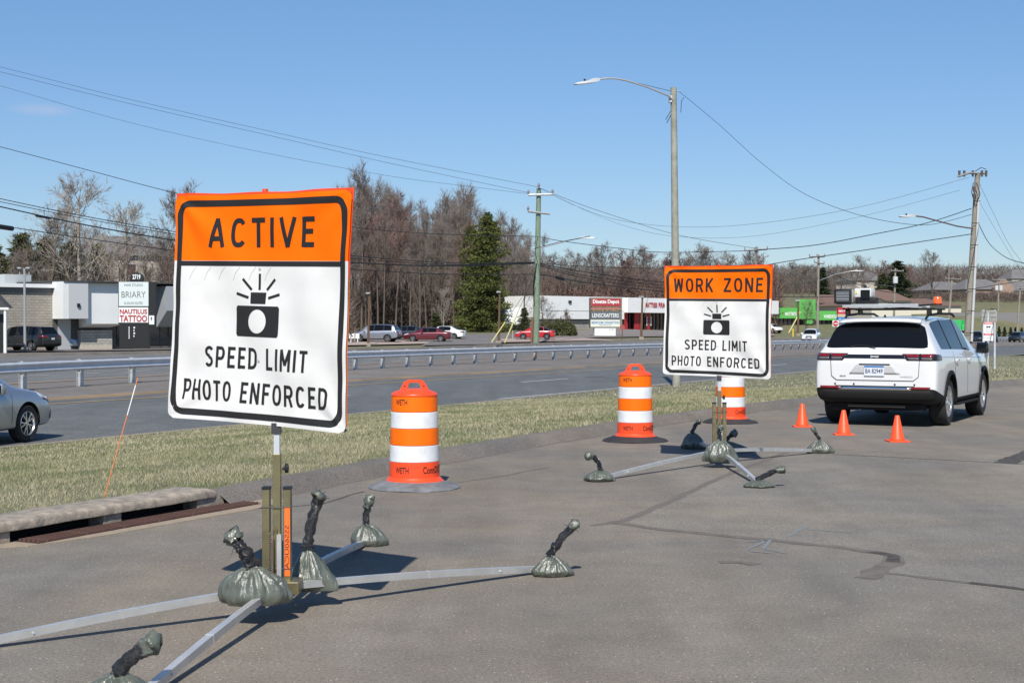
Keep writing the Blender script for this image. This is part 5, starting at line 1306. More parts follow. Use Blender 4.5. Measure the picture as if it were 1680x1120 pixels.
def sloped(nm, pxl, pxr, ytop, ymid, ybot, m, bulge=1.7):
    A = [l1(pxl, ytop), l1(pxr, ytop + 3)]; q = MB()
    zt_ = l1((pxl + pxr) / 2, ytop)[1]; zm_ = l1((pxl + pxr) / 2, ymid)[1]; zl = l1((pxl + pxr) / 2, ybot)[1]; xl, xr = A[0][0], A[1][0]
    vs = [(xl, -bulge, zt_), (xr, -bulge, zt_), (xr, -bulge, zm_), (xl, -bulge, zm_), (xr - .9, -.15, zl), (xl + .1, -.15, zl), (xl, 0, zt_), (xr, 0, zt_), (xr - .9, 0, zl), (xl + .1, 0, zl)]
    q.add(vs, [(0, 3, 2, 1), (3, 5, 4, 2), (0, 1, 7, 6), (1, 2, 4, 8, 7), (0, 6, 9, 5, 3), (5, 9, 8, 4)]); return q.build(nm, m, b1)
sloped('white_canopy', 127, 192, 465, 531, 538, M_fasc, 1.2)
sloped('end_canopy', 254, 330, 471, 510, 536, M_gfas)
z573 = -0.05
fbox('pier', b1, l1, 133, 541, 184, 573, -.5, .3, M_pier)
fbox('pier_base', b1, l1, 133, 567, 184, 574, -.53, -.501, mat('pier_base_tan', (.5, .44, .36), .8))
fbox('service_door', b1, l1, 95, 524, 116, 573, -.02, .0, mat('door_grey', (.42, .44, .46), .5))
fbox('shop_window', b1, l1, 192, 520, 330, 566, -.06, .0, M_store_glass)
for px in (200, 222, 240, 262, 276): fbox('window_mullion', b1, l1, px, 520, px + 1.2, 566, -.10, -.061, M_black)
q = MB(); u_ = l1(3, 466, 6), l1(46, 451, 6); q.box((u_[0][0], 5.5, u_[0][1] - .1), (u_[1][0], 8, u_[1][1])); q.build('rooftop_unit', mat('unit_grey', (.42, .45, .45), .5), b1)
q = MB(); q.box((l1(108, 499)[0], -1.75, l1(108, 504)[1]), (l1(112, 499)[0], -1.62, l1(108, 498)[1])); q.build('wall_lamp', M_black, b1)
# -- small gabled house edge at far left
oh, lh = facade(0, 575, 92, R(8))
h0 = thing('gabled_house', oh, 'corner of a white gabled building with dark shingles at the picture edge', 'building', R(8))
q = MB(); q.box((-9, .4, gz), (lh(6, 500)[0], 1.0, lh(6, 506)[1])); q.build('wall', M_fasc, h0)
q = MB(); zz = lh(6, 505)[1]; xx = lh(15, 500)[0]; q.add([(-9, -.4, zz), (xx, -.4, zz), (xx - 2.2, -.4, zz + 2.4), (-9, -.4, zz + 2.4), (-9, 1.3, zz), (xx, 1.3, zz), (xx - 2.2, 1.3, zz + 2.4), (-9, 1.3, zz + 2.4)], [(0, 1, 2, 3), (5, 4, 7, 6), (1, 5, 6, 2), (3, 2, 6, 7), (0, 4, 5, 1), (0, 3, 7, 4)]); q.build('roof', M_roofd, h0)
q = MB(); q.box((-9, -.45, zz - .12), (xx + .05, -.38, zz + .02)); q.build('gutter', M_fasc, h0)
q = MB(); q.tube([(lh(8, 0)[0], -.3, gz), (lh(8, 0)[0], -.3, zz)], .09, 8); q.build('porch_post', M_fasc, h0)
q = MB(); q.box((-9, .35, gz), (lh(3, 500)[0], .399, zz - .4)); q.build('porch_shade_panel', M_black, h0)  # black sheet stands in for the shade of the open porch

# -- long white store with the red shop front
o2, l2 = facade(887, 548, 207)
b2 = thing('white_store', o2, 'long white flat roofed store with a red shop front behind the pylon sign', 'building', FH)
za, zb2, zc2 = l2(887, 485)[1], l2(887, 523)[1], -3.0
xa, xe = l2(884, 500)[0], l2(1268, 500)[0]; xp = l2(1020, 500)[0]
q = MB(); q.box((xa, -.5, zb2), (xp, 9, za)); q.build('white_fascia', M_fasc, b2)
q = MB(); q.box((xp + .02, -1.2, l2(1060, 513)[1]), (xe, 9, za - .02)); q.build('white_fascia', M_fasc, b2)
q = MB(); q.box((xa, -.54, zb2 + (za - zb2) * .36), (xp, -.501, zb2 + (za - zb2) * .375)); q.build('fascia_joint', mat('joint_grey', (.4, .4, .4), .7), b2)
q = MB(); q.box((xa, 0, zc2), (xp + .2, 8.9, zb2 - .02)); q.build('block_wall', block_mat('store_block', (.36, .35, .32), (.32, .31, .28), (.25, .24, .22)), b2)
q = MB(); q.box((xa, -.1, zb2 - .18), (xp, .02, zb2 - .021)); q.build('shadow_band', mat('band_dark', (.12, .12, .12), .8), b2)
q = MB(); q.box((xp + .22, .5, zc2), (xe, 8.9, l2(1060, 513)[1] - .01)); q.build('shop_glass', M_store_glass, b2)
for pa_, pb_, m in ((1024, 1030, mat('poster_red', (.32, .02, .03), .6)), (1041, 1048, _m['poster_red']), (1049.5, 1053, _m['poster_red']), (1062, 1066, _m['poster_red']), (1061, 1065, mat('poster_white', (.55, .58, .62), .6)), (1067.5, 1069, mat('poster_white', (.55, .58, .62), .6))):
    fbox('poster', b2, l2, pa_, 512.5 if m is _m['poster_red'] else 519, pb_, 541 if m is _m['poster_red'] else 534, -.1, .0, m)
for px in (1033, 1039, 1057, 1072, 1078, 1084, 1090): fbox('door_frame', b2, l2, px, 512, px + .9, 541, .3, .42, mat('frame_brown', (.10, .05, .04), .6))
for w__, xa_, xb_ in (('MATTRESS', 1049, 1068), ('FIRM', 1070, 1081)):
    q = MB(); fit_text(q, w__, l2(xa_, 505)[0], l2(xb_, 505)[0], l2(1065, 504.5)[1], l2(1065, 496.5)[1], lambda x, z: (x, -1.28, z), .03); q.build('red_sign_letters', mat('sign_letter_red', (.40, .02, .03), .5), b2)
fbox('wall_lamp', b2, l2, 934, 493, 938, 497, -.7, -.52, M_black)
fbox('kerb_strip', b2, l2, 1010, 541, 1268, 543.5, -3.0, -.2, mat('kerb_orange', (.45, .28, .12), .8))

# -- green store
o3, l3 = facade(1266, 545, 262, R(18))
b3 = thing('green_store', o3, 'bright green fronted store building with a tall square tower panel', 'building', R(18))
fbox('white_end', b3, l3, 1256, 505, 1270.5, 521, -.4, 12, M_fasc); fbox('green_band', b3, l3, 1270.5, 505, 1312, 522, -.42, 12, M_green)
fbox('green_tower', b3, l3, 1311, 491, 1338, 523, -1.2, .1, M_green); fbox('green_band', b3, l3, 1338, 510, 1376, 525, -.45, 12, M_green)
q = MB(); q.box((l3(1256, 500)[0], .2, -3), (l3(1366, 500)[0], 12, l3(1290, 521)[1])); q.build('shop_glass', M_store_glass, b3)
fbox('green_wall', b3, l3, 1366, 524, 1400, 546, -.3, 10, mat('green_wall_paint', (.04, .20, .05), .7)); fbox('green_door_head', b3, l3, 1323, 525, 1334, 531, -1.1, 0, M_green)
for px in range(1272, 1366, 7): fbox('window_mullion', b3, l3, px, 523, px + .7, 546, .0, .19, M_black)
for t_, x0_, x1_, y0_, y1_ in (('MATTRESS', 1286, 1305, 518, 512), ('WAREHOUSE', 1349, 1374, 522, 516)):
    q = MB(); fit_text(q, t_, l3(x0_, y0_)[0], l3(x1_, y0_)[0], l3((x0_ + x1_) / 2, y0_)[1], l3((x0_ + x1_) / 2, y1_)[1], lambda x, z: (x, -.5, z), .03); q.build('white_sign_letters', M_fasc, b3)
# -- cream building and the houses on the rise
def gable_house(name, label, px, py, Y, w_, d_, hw__, hr, head, mw, mr, wins=0):
    o = W(px, py, Y); r = thing(name, o, label, 'house' if 'house' in name else 'building', head)
    q = MB(); q.box((0, 0, -4), (w_, d_, hw__)); q.build('wall', mw, r)
    q = MB(); e = .5; q.add([(-e, -e, hw__ - .05), (w_ + e, -e, hw__ - .05), (w_ + e, d_ + e, hw__ - .05), (-e, d_ + e, hw__ - .05), (-e + d_ * .3, d_ / 2, hw__ + hr), (w_ + e - d_ * .3, d_ / 2, hw__ + hr)], [(0, 1, 5, 4), (1, 2, 5), (2, 3, 4, 5), (3, 0, 4), (0, 3, 2, 1)]); q.build('roof', mr, r)
    for k in range(wins):
        x = w_ * (k + .6) / (wins + .2); f = MB(); f.box((x - .7, -.10, hw__ - 2.6), (x + .7, .02, hw__ - 1.0)); fo = f.build('window', M_fasc, r)
        g = MB(); g.box((x - .55, -.13, hw__ - 2.45), (x + .55, -.101, hw__ - 1.15)); g.build('pane', M_store_glass, fo)
    return r
M_cream = mat('cream_wall', (.62, .58, .48), .8); M_brown = mat('brown_roof', (.16, .10, .08), .9); M_groof = mat('grey_roof', (.155, .15, .15), .9, var=.12, vscale=.6); M_tanb = mat('tan_brick', (.30, .215, .165), .85, var=.15, vscale=1)
gable_house('cream_building', 'long cream warehouse building with a low brown roof behind the parked SUV', 1400, 530, 285, 26, 14, 3.6, 1.6, .35, M_cream, M_brown)
gb = gable_house('cream_building', 'cream gabled shop seen just above the roof of the parked SUV', 1430, 520, 272, 9, 9, 3.2, 2.2, .35, M_cream, M_brown, 0)
gable_house('grey_cottage', 'small grey roofed building between the green store and the striped sign', 1355, 520, 300, 7, 8, 3.0, 1.8, .5, mat('cottage_grey', (.30, .31, .33), .8), M_brown)
gable_house('brick_house', 'tan brick apartment house with a wide grey roof left of the leaning pole', 1532, 497, 385, 12, 12, 3.6, 2.4, .2, M_tanb, M_groof, 3)
hb = gable_house('brick_house', 'tan brick apartment house with a front gable right of the leaning pole', 1584, 500, 378, 12, 12, 4.2, 2.8, .15, M_tanb, M_groof, 3)
q = MB(); q.prism([(7.4, 3.2), (12.2, 3.2), (12.2, 4.6), (9.8, 6.9), (7.4, 4.6)], .0, 3.0, Matrix.Translation((0, .2, 0)) @ Matrix(((1, 0, 0, 0), (0, 0, -1, 0), (0, 1, 0, 0), (0, 0, 0, 1)))); q.build('front_gable', M_tanb, hb)
q = MB(); q.box((7.3, -3.0, -4), (12.3, .2, 3.3)); q.build('gable_wall', M_tanb, hb)
gable_house('grey_house', 'large grey roofed house on the rise at the picture edge', 1636, 500, 395, 14, 12, 4.0, 2.8, .12, mat('pale_wall', (.50, .44, .38), .8), M_groof, 3)
gable_house('grey_house', 'small grey roofed house highest on the rise, at the picture edge', 1660, 478, 440, 12, 10, 4.0, 3.0, .1, mat('pale_wall', (.50, .44, .38), .8), M_groof, 2)
gable_house('hill_house', 'pale house roof showing among the bare trees left of the block building pylon', 150, 462, 175, 10, 9, 3.4, 2.6, .6, mat('pale_wall', (.50, .44, .38), .8), M_groof, 1)
gable_house('hill_house', 'grey roofed house far off beside the dark spruce', 1405, 478, 380, 10, 9, 3.0, 2.4, .4, mat('pale_wall', (.50, .44, .38), .8), M_groof, 2)
# retaining fence behind the conical hedge
rf = thing('screen_fence', W(1560, 528, 287), 'long grey screen fence behind the clipped conical evergreens', 'fence', .12)
q = MB(); q.box((0, 0, -.6), (30, .3, 1.9)); q.build('fence_panel', mat('fence_grey', (.19, .185, .19), .85), rf)

# -- pylon signs ------------------------------------------------------------------
def pylon_frame(px, py, Y, head=.0):
    return facade(px, py, Y, head)
o4, l4 = facade(230, 572, 96, .10)
p1 = thing('pylon_sign', o4, 'black roadside pylon sign with panels reading BRIARY and NAUTILUS TATTOO under 2719', 'sign', .10)
fbox('pylon_base', p1, l4, 196, 530, 244, 571.5, 0, .7, M_blackp); fbox('pylon_frame', p1, l4, 194, 462, 254, 531, .05, .8, M_blackp)
q = MB(); c_ = l4(223.5, 457); q.tube([(c_[0], .1, c_[1]), (c_[0], .7, c_[1])], 10.3 * 96 / F, 28); q.build('number_disc', M_blackp, p1)
fbox('upper_panel', p1, l4, 195, 462.5, 243.5, 502, -.03, .04, mat('panel_pale', (.60, .66, .66), .4)); fbox('lower_panel', p1, l4, 194.5, 504, 243, 529, -.03, .04, mat('panel_white', (.72, .73, .73), .4))
fbox('side_panel', p1, l4, 244.5, 517.5, 253, 532, -.0, .045, mat('panel_white', (.72, .73, .73), .4))
def ptext(root, loc, t_, x0_, x1_, ytop, ybot, m, nm='lettering', bold=.0, depth=-.045):
    q = MB(); a_, b_ = loc(x0_, ybot), loc(x1_, ytop); fit_text(q, t_, a_[0], b_[0], a_[1], b_[1], lambda x, z: (x, depth, z), bold); return q.build(nm, m, root)
M_txw = mat('text_white', (.78, .78, .78), .5); M_txg = mat('text_grey', (.16, .17, .17), .6); M_txr = mat('text_red', (.38, .015, .025), .5)
ptext(p1, l4, '2719', 217, 230, 450, 458, M_txw, 'number', .03, .09); ptext(p1, l4, 'BRIARY', 199.5, 239, 478, 488, M_txg, 'lettering', -.004)
ptext(p1, l4, 'HAIR STUDIO', 204, 234.5, 465.5, 469.5, M_txg, 'lettering'); ptext(p1, l4, '& SALON SUITES', 204, 234, 495, 499, M_txg, 'lettering')
ptext(p1, l4, 'NAUTILUS', 196.5, 241.5, 507, 515, M_txr, 'lettering', .03); ptext(p1, l4, 'TATTOO', 196.5, 241.5, 517, 528, M_txr, 'lettering', .03)
q = MB(); a_ = l4(248.5, 524); s_ = 96 / F; q.add([(a_[0] - 1.6 * s_, -.01, a_[1] + 1.0 * s_), (a_[0] + 1.6 * s_, -.01, a_[1] + 1.0 * s_), (a_[0], -.01, a_[1] + 5 * s_), (a_[0] - .5 * s_, -.01, a_[1] + 1.1 * s_), (a_[0] + .5 * s_, -.01, a_[1] + 1.1 * s_), (a_[0] + .5 * s_, -.01, a_[1] - 2 * s_), (a_[0] - .5 * s_, -.01, a_[1] - 2 * s_)], [(0, 1, 2), (3, 6, 5, 4)]); q.build('arrow', M_sblk, p1)
for i, ln in enumerate(('SALON', 'SUITES', 'UNIT A', 'UNIT B')) if False else []: pass
for k in range(6):
    fbox('suite_letter', p1, l4, 211, 536 + k * 3.4, 212.6, 538.2 + k * 3.4, -.02, -.001, M_txw)
    if k < 4: fbox('suite_letter', p1, l4, 219, 536 + k * 4.6, 221.5 - (k % 2), 538.6 + k * 4.6, -.02, -.001, M_txw)
o5, l5 = facade(995, 557, 175, .16)
p2 = thing('pylon_sign', o5, 'roadside pylon sign with a red Dinette Depot panel over grey and cream shop panels', 'sign', .16)
fbox('pylon_cabinet', p2, l5, 969, 488.5, 1020.5, 537.5, .0, .9, mat('cabinet_bronze', (.20, .17, .13), .6)); fbox('pylon_pedestal', p2, l5, 975.5, 537.5, 1010, 556.5, .05, .8, M_fasc)
fbox('red_panel', p2, l5, 970, 490, 1018.5, 502, -.05, -.001, mat('panel_red', (.36, .04, .045), .5)); fbox('dark_strip', p2, l5, 970, 502, 1018, 505, -.05, -.001, mat('panel_dark', (.04, .03, .03), .5)); fbox('pink_strip', p2, l5, 970, 505, 1018, 507.4, -.05, -.001, mat('panel_pink', (.45, .18, .16), .5))
fbox('dark_strip', p2, l5, 970, 507.4, 1018, 511, -.05, -.001, mat('panel_dark', (.04, .03, .03), .5)); fbox('grey_panel', p2, l5, 969.3, 511, 1018, 523.5, -.05, -.001, mat('panel_grey', (.11, .13, .145), .5)); fbox('cream_panel', p2, l5, 969, 524.5, 1017, 536, -.05, -.001, mat('panel_cream', (.66, .67, .58), .5))
ptext(p2, l5, 'Dinette Depot', 972.5, 1015.5, 491.5, 499.5, M_txw, 'lettering', .03, -.07); ptext(p2, l5, 'Your Kitchen and Dining Superstore', 971, 1016.5, 502.6, 504.6, mat('text_tan', (.6, .45, .2), .5), 'lettering', .01, -.07)
ptext(p2, l5, '100 STYLES ON DISPLAY', 971, 1016.5, 508.2, 510.2, mat('text_tan', (.6, .45, .2), .5), 'lettering', .01, -.07); ptext(p2, l5, 'LENSCRAFTERS', 971.5, 1015, 514, 520.5, M_txw, 'lettering', .01, -.07)
ptext(p2, l5, 'BEDROOM CONNECTION', 970.5, 1016, 527, 531, mat('text_blue', (.06, .18, .45), .5), 'lettering', .02, -.07); ptext(p2, l5, 'FURNITURE OUTLET', 983, 1003, 532, 534, mat('text_blue', (.06, .18, .45), .5), 'lettering', .0, -.07); ptext(p2, l5, '3101', 999.5, 1008, 539, 542, M_txg, 'number', .0, .03)
o6, l6 = facade(1388, 548, 225, .3)
p3 = thing('pylon_sign', o6, 'red, tan and blue striped shop sign half hidden by the parked SUV roof', 'sign', .3)
fbox('sign_post', p3, l6, 1382, 530, 1384, 552, .1, .4, M_black)
fbox('red_panel', p3, l6, 1375, 505, 1396, 515, 0, .5, mat('panel_bright_red', (.55, .03, .05), .5)); fbox('tan_panel', p3, l6, 1375, 515.1, 1396, 520, 0, .5, mat('panel_tan', (.55, .42, .30), .5)); fbox('blue_panel', p3, l6, 1375, 520.1, 1396, 527, 0, .5, mat('panel_blue', (.04, .20, .50), .5))
ptext(p3, l6, 'MATTRESS', 1376, 1394, 508.5, 512, M_txw, 'lettering', .03, -.02); ptext(p3, l6, 'TAN', 1376, 1388, 523, 526.5, M_txw, 'lettering', .03, -.02)
# do-not-enter, stop sign
def roundsign(name, label, px, py, rpx, pyb, m, n=24, Y=None, txt=None):
    g = GT(px, pyb); P_ = F / g.y; r = thing(name, g, label, 'road sign', 0)
    zc_ = (pyb - py) / P_; q = MB(); q.tube([(0, .05, -.1), (0, .05, zc_)], .04, 6); q.build('sign_post', mat('post_brown', (.12, .06, .04), .8), r)
    q = MB(); rr_ = rpx / P_; q.tube([(0, -.01, zc_), (0, .02, zc_)], rr_, n, True, math.pi / n); q.build('sign_face', m, r); return r, zc_, rr_
r_, zc_, rr_ = roundsign('stop_sign', 'small faded red stop sign on a brown post beside the pylon sign', 1021, 537, 4.3, 559, mat('back_of_stop', (.30, .07, .06), .7), 8)
r_, zc_, rr_ = roundsign('do_not_enter_sign', 'round red do not enter sign left of the parked SUV window', 1371, 530.5, 4.6, 553, mat('dne_red', (.55, .02, .03), .5), 24)
q = MB(); q.box((-rr_ * 1.12, .021, zc_ - rr_ * 1.12), (rr_ * 1.12, .04, zc_ + rr_ * 1.12)); q.build('sign_backing', M_fasc, r_); q = MB(); q.box((-rr_ * .75, -.03, zc_ - rr_ * .16), (rr_ * .75, -.011, zc_ + rr_ * .16)); q.build('white_bar', M_fasc, r_)
# near warning sign on the verge
gw = GT(1621, 610); gw = G(1621, 609, .0); yb = gw.y
for _ in range(10): gw = G(1621, 609, zber(gw.x, gw.y))
wsn = thing('warning_sign', gw, 'white WARNING and NOTICE sign with red bands on a steel post right of the SUV', 'road sign', -.15); P_ = F / gw.y
def wz(y): return (609 - y) / P_
def wx(x): return (x - 1622) / P_
q = MB(); q.box((-.03, .02, -.1), (.03, .06, wz(512))); q.build('sign_post', M_steel_post, wsn)
q = MB(); q.box((wx(1614.5), -.005, wz(559)), (wx(1630), .018, wz(528))); q.build('white_plate', M_fasc, wsn)
for a_, b_ in ((528.2, 531.6), (546.6, 549.8)):
    q = MB(); q.box((wx(1614.8), -.010, wz(b_)), (wx(1629.7), -.0055, wz(a_))); q.build('red_band', mat('band_red', (.60, .03, .05), .5), wsn)
def wt(t_, x0_, x1_, y0_, y1_, m, bold=0.0, dz=-.0125):
    q = MB(); fit_text(q, t_, wx(x0_), wx(x1_), wz(y1_), wz(y0_), lambda x, z: (x, dz, z), bold); q.build('lettering', m, wsn)
wt('WARNING', 1616, 1628.5, 528.8, 531.0, M_txw, .02); wt('NOTICE', 1617, 1627, 547.2, 549.2, M_txw, .02)
wt('M', 1619, 1625.5, 534.5, 537.5, M_sblk, .05, -.008)
for k in range(3): wt('NO TRESPASSING AREA', 1616.5, 1628.2, 539 + k * 2.2, 540 + k * 2.2, M_txg, .0, -.008)
for k in range(3): wt('ON THIS PROPERTY', 1617, 1627.6, 551.2 + k * 2.3, 552.2 + k * 2.3, M_txg, .0, -.008)
gs2 = W(1622, 560, 62); gs = thing('property_sign', Vector((gs2.x, 62, zber(gs2.x, 62))), 'grey weathered STATE PROPERTY NO TRESPASSING sign on the verge', 'road sign', -.1)
P2 = F / 62; zz0 = CH - gs.location.z; hx_ = lambda x: (x - 1622) / P2; hz_ = lambda y: zz0 - (y - 533) / P2
q = MB(); q.box((hx_(1610.5), 0, hz_(527.5)), (hx_(1635), .02, hz_(509))); q.build('sign_plate', mat('weathered_plate', (.30, .30, .28), .7, var=.15, vscale=6), gs)
for x in (1614, 1632): q = MB(); q.box((hx_(x) - .04, .021, 0), (hx_(x) + .04, .10, hz_(508))); q.build('sign_post', M_steel_post, gs)
for t_, y0_, y1_ in (('STATE PROPERTY', 511.5, 515), ('NO TRESPASSING', 518.5, 522), ('VIOLATORS WILL BE', 524.6, 526.2)):
    q = MB(); fit_text(q, t_, hx_(1612), hx_(1633.5), hz_(y1_), hz_(y0_), lambda x, z: (x, -.006, z), .01); q.build('lettering', M_txg, gs)
oc = thing('object_marker', GT(1612, 560), 'small orange and black striped marker at the end of the far guardrail', 'road sign', 0)
q = MB(); q.box((-.3, 0, .3), (.3, .04, 1.0)); q.build('marker_face', mat('marker_orange', (.75, .30, .02), .5), oc)
for k in range(2): q = MB(); q.add([(-.3, -.01, .4 + k * .3), (.3, -.01, .6 + k * .3), (.3, -.01, .72 + k * .3), (-.3, -.01, .52 + k * .3)], [(0, 1, 2, 3)]); q.build('marker_stripe', M_sblk, oc)

# -- poles ------------------------------------------------------------------------
def pole(name, label, base, top, rb, rt__, m, n=14, cat='utility pole'):
    r = thing(name, base, label, cat, 0); v = top - base; q = MB()
    N = 10; q.tube([v * (i / N) + Vector((0, 0, -.3 if i == 0 else 0)) for i in range(N + 1)], [rb + (rt__ - rb) * i / N for i in range(N + 1)], n); q.build('shaft', m, r, 40); return r, v
def cobra(r, pts, head_dir, sc=1.0, m=None):
    m = m or M_alu
    q = MB(); q.tube(pts, .032 * sc, 8); q.build('lamp_arm', m, r, 60)
    e = Vector(pts[-1]); hd_ = Vector(head_dir).normalized()
    M = Matrix.Translation(e) @ hd_.to_track_quat('X', 'Z').to_matrix().to_4x4() @ Matrix.Scale(sc, 4)
    q = MB()
    secs = [(-.12, .06, .03, .05), (0, .10, .055, .07), (.18, .12, .06, .075), (.26, .14, .055, .03), (.55, .17, .045, .03), (.78, .12, .02, .03), (.84, .04, .0, .015)]
    vs = []; 
    for x, w_, b_, t_ in secs: vs += [(x, -w_, -b_), (x, w_, -b_), (x, w_ * .8, t_), (x, -w_ * .8, t_)]
    fs = [(0, 3, 2, 1), tuple(len(vs) - 4 + k for k in range(4))]
    for i in range(len(secs) - 1):
        for k in range(4): a_ = 4 * i + k; b_ = 4 * i + (k + 1) % 4; fs.append((a_, b_, b_ + 4, a_ + 4))
    q.add(vs, fs, M); q.build('lamp_head', mat('lamp_housing', (.50, .52, .54), .5), r, 30)
    q = MB(); q.tube([M @ Vector((.42, 0, .03)), M @ Vector((.42, 0, .11))], .035 * sc, 8); q.build('photocell', M_black, r)
    q = MB(); q.add([(.28, -.11, -.062), (.28, .11, -.062), (.74, .09, -.035), (.74, -.09, -.035)], [(0, 1, 2, 3)], M); q.build('lamp_lens', M_clear, r)
# near street light
gp = GT(1110, 632)
for _ in range(10): gp = G(1110, 633, zber(gp.x, gp.y))
Yp = gp.y; M_wood2 = mat('grey_green_pole_wood', (.34, .34, .29), .85, col2=(.23, .22, .18), vscale=4, bump=.4, bscale=25)
top_ = W(1105, 144, Yp)
sl, v_ = pole('street_light', 'tall weathered wood pole with a long arm street light, behind the WORK ZONE sign', gp, top_, .145, .105, M_wood2, 16, 'street light')
L0 = lambda x, y, dy=0: W(x, y, Yp + dy) - gp
cobra(sl, [L0(1104, 165, -.1), L0(1098, 158, -.25), L0(1062, 143, -.6), L0(1030, 133, -.9), L0(1010, 129, -1.1), L0(992, 129, -1.2), L0(978, 132, -1.3)], (L0(944, 139, -1.6) - L0(978, 133, -1.3)), 1.0)
q = MB(); q.box((v_.x - .17, -.15, v_.z - .52), (v_.x - .06, .05, v_.z - .30)); q.build('arm_bracket', M_steel_post, sl)
q = MB(); q.tube([L0(1101, 150), L0(1060, 140, -.3), L0(1012, 128.5, -.8)], .008, 4); q.build('support_rod', M_wire, sl)
q = MB(); q.tube([L0(1104, 178), L0(1098, 186), L0(1092, 197)], .010, 4); q.build('dangling_lead', M_wire, sl)
q = MB(); q.tube([L0(1104, 178), L0(1100, 190), L0(1094, 202)], .012, 4); q.build('dangling_lead', M_wire, sl)
q = MB(); q.tube([L0(1109, 150), L0(1117, 150)], .015, 4); q.build('insulator_arm', M_steel_post, sl)
q = MB(); q.tube([L0(1122, 160), L0(1118, 166), L0(1117, 185)], .010, 4); q.build('dangling_lead', M_wire, sl)
# green pole
gg = GT(879, 565); Yg = gg.y; tg = W(884, 309, Yg); M_gp = mat('green_treated_pole', (.21, .27, .19), .85, col2=(.15, .20, .14), vscale=3, bump=.3)
gpole, v2 = pole('utility_pole', 'green tinted wooden utility pole with a white crossarm beyond the guardrail', gg, tg, .36 * Yg / 150, .24 * Yg / 150, M_gp)
Lg = lambda x, y, dy=0: W(x, y, Yg + dy) - gg
for a_, b_, m in (((866, 320), (908, 319), M_white_paint), ((866, 347), (902, 351), M_alu)):
    q = MB(); A_, B_ = Lg(*a_, -.4), Lg(*b_, -.4); q.tube([A_, B_], .10, 4); q.build('crossarm', m, gpole)
for px, py in ((867, 319), (884, 308), (906.5, 318), (866.5, 346)):
    q = MB(); A_ = Lg(px, py, -.4); q.tube([A_, A_ + Vector((0, 0, .25)), A_ + Vector((0, 0, .45))], [.07, .13, .04], 8); q.build('insulator', mat('insulator_grey', (.25, .20, .20), .3), gpole)
cobra(gpole, [Lg(885, 407), Lg(905, 402, -.4), Lg(935, 394, -.8), Lg(955, 390, -1)], Lg(975, 390, -1.2) - Lg(955, 390, -1), 1.6)
q = MB(); q.tube([Lg(880, 432, -.4), Lg(877, 450, -.5), Lg(875, 470, -.4), Lg(876, 500, -.3)], .06, 5); q.build('riser_cable', M_wire, gpole)
for px, py in ((873, 565),):
    q = MB(); q.tube([Lg(872, 566, -.6), Lg(873.5, 520, -.4)], .11, 6); q.build('riser_conduit', mat('rust_conduit', (.18, .09, .05), .8), gpole)
# right leaning pole
gr_ = GT(1584, 598); Yr = gr_.y; tr_ = W(1604, 284, Yr)
rp, v3 = pole('utility_pole', 'leaning weathered utility pole with a white conduit behind the parked SUV mirror', gr_, tr_, .20, .15, M_wood)
Lr = lambda x, y, dy=0: W(x, y, Yr + dy) - gr_
q = MB(); q.tube([Lr(1594, 560, -.25), Lr(1597, 500, -.25), Lr(1602, 400, -.25), Lr(1606, 320, -.25)], .075, 8); q.build('conduit', mat('pale_conduit', (.50, .51, .52), .5), rp)
for k in range(7):
    y = 330 + k * 36; x = 1605.5 - (y - 310) * .052; q = MB(); q.tube([Lr(x - 8, y, -.3), Lr(x + 4, y, -.32)], .02, 4); q.build('conduit_strap', M_wire, rp)
q = MB(); q.tube([Lr(1572, 290, -2), Lr(1590, 284, -.6), Lr(1616, 285, .4)], .06, 4); q.build('crossarm', mat('arm_grey', (.25, .24, .23), .8), rp)
for px in (1574, 1582, 1596, 1611, 1618):
    q = MB(); q.tube([Lr(px, 290, -.3), Lr(px, 280, -.3)], [.06, .08], 8); q.build('insulator', mat('insulator_dark', (.10, .08, .08), .4), rp)
q = MB(); q.tube([Lr(1600, 281), Lr(1610, 275), Lr(1618, 278)], .02, 4); q.build('jumper_wire', M_wire, rp)
for a_, b_, c_2 in (((1597, 300), (1594, 315), (1598, 330)), ((1602, 300), (1608, 318), (1602, 332)), ((1596, 310), (1601, 322), (1597, 340))):
    q = MB(); q.tube([Lr(*a_, -.4), Lr(*b_, -.5), Lr(*c_2, -.4)], .025, 5); q.build('jumper_wire', M_wire, rp)
for y in (306, 318): q = MB(); q.tube([Lr(1598, y, -.4), Lr(1599, y + 9, -.4)], .09, 8); q.build('cutout_switch', mat('insulator_dark', (.10, .08, .08), .4), rp)
cobra(rp, [Lr(1596, 375, -.2), Lr(1570, 371, -1.2), Lr(1540, 363, -2.2), Lr(1515, 356, -3), Lr(1498, 354, -3.5)], Lr(1478, 355, -4) - Lr(1498, 354, -3.5), 1.25, mat('rusty_arm', (.13, .09, .08), .6))
# smaller poles
def spole(px, pyb, pxt, pyt, Y, label, wd=.15, arms=(), m=M_wood, cat='utility pole', name='utility_pole'):
    b_ = W(px, pyb, Y); r, v = pole(name, label, b_, W(pxt, pyt, Y), wd, wd * .75, m, 8, cat)
    for (x0_, y0_, x1_, y1_) in arms:
        q = MB(); q.tube([W(x0_, y0_, Y - .3) - b_, W(x1_, y1_, Y - .3) - b_], .09, 4); q.build('crossarm', mat('arm_grey', (.25, .24, .23), .8), r)
        for k in range(3):
            a_ = W(x0_ + (x1_ - x0_) * k / 2, y0_ + (y1_ - y0_) * k / 2, Y - .3) - b_; q = MB(); q.tube([a_, a_ + Vector((0, 0, .35))], .07, 5); q.build('insulator', mat('insulator_grey', (.25, .20, .20), .3), r)
    return r, b_
spole(1239, 560, 1241, 406, 170, 'wooden pole with a crossarm rising behind the WORK ZONE sign', .20, ((1222, 411, 1259, 409),))
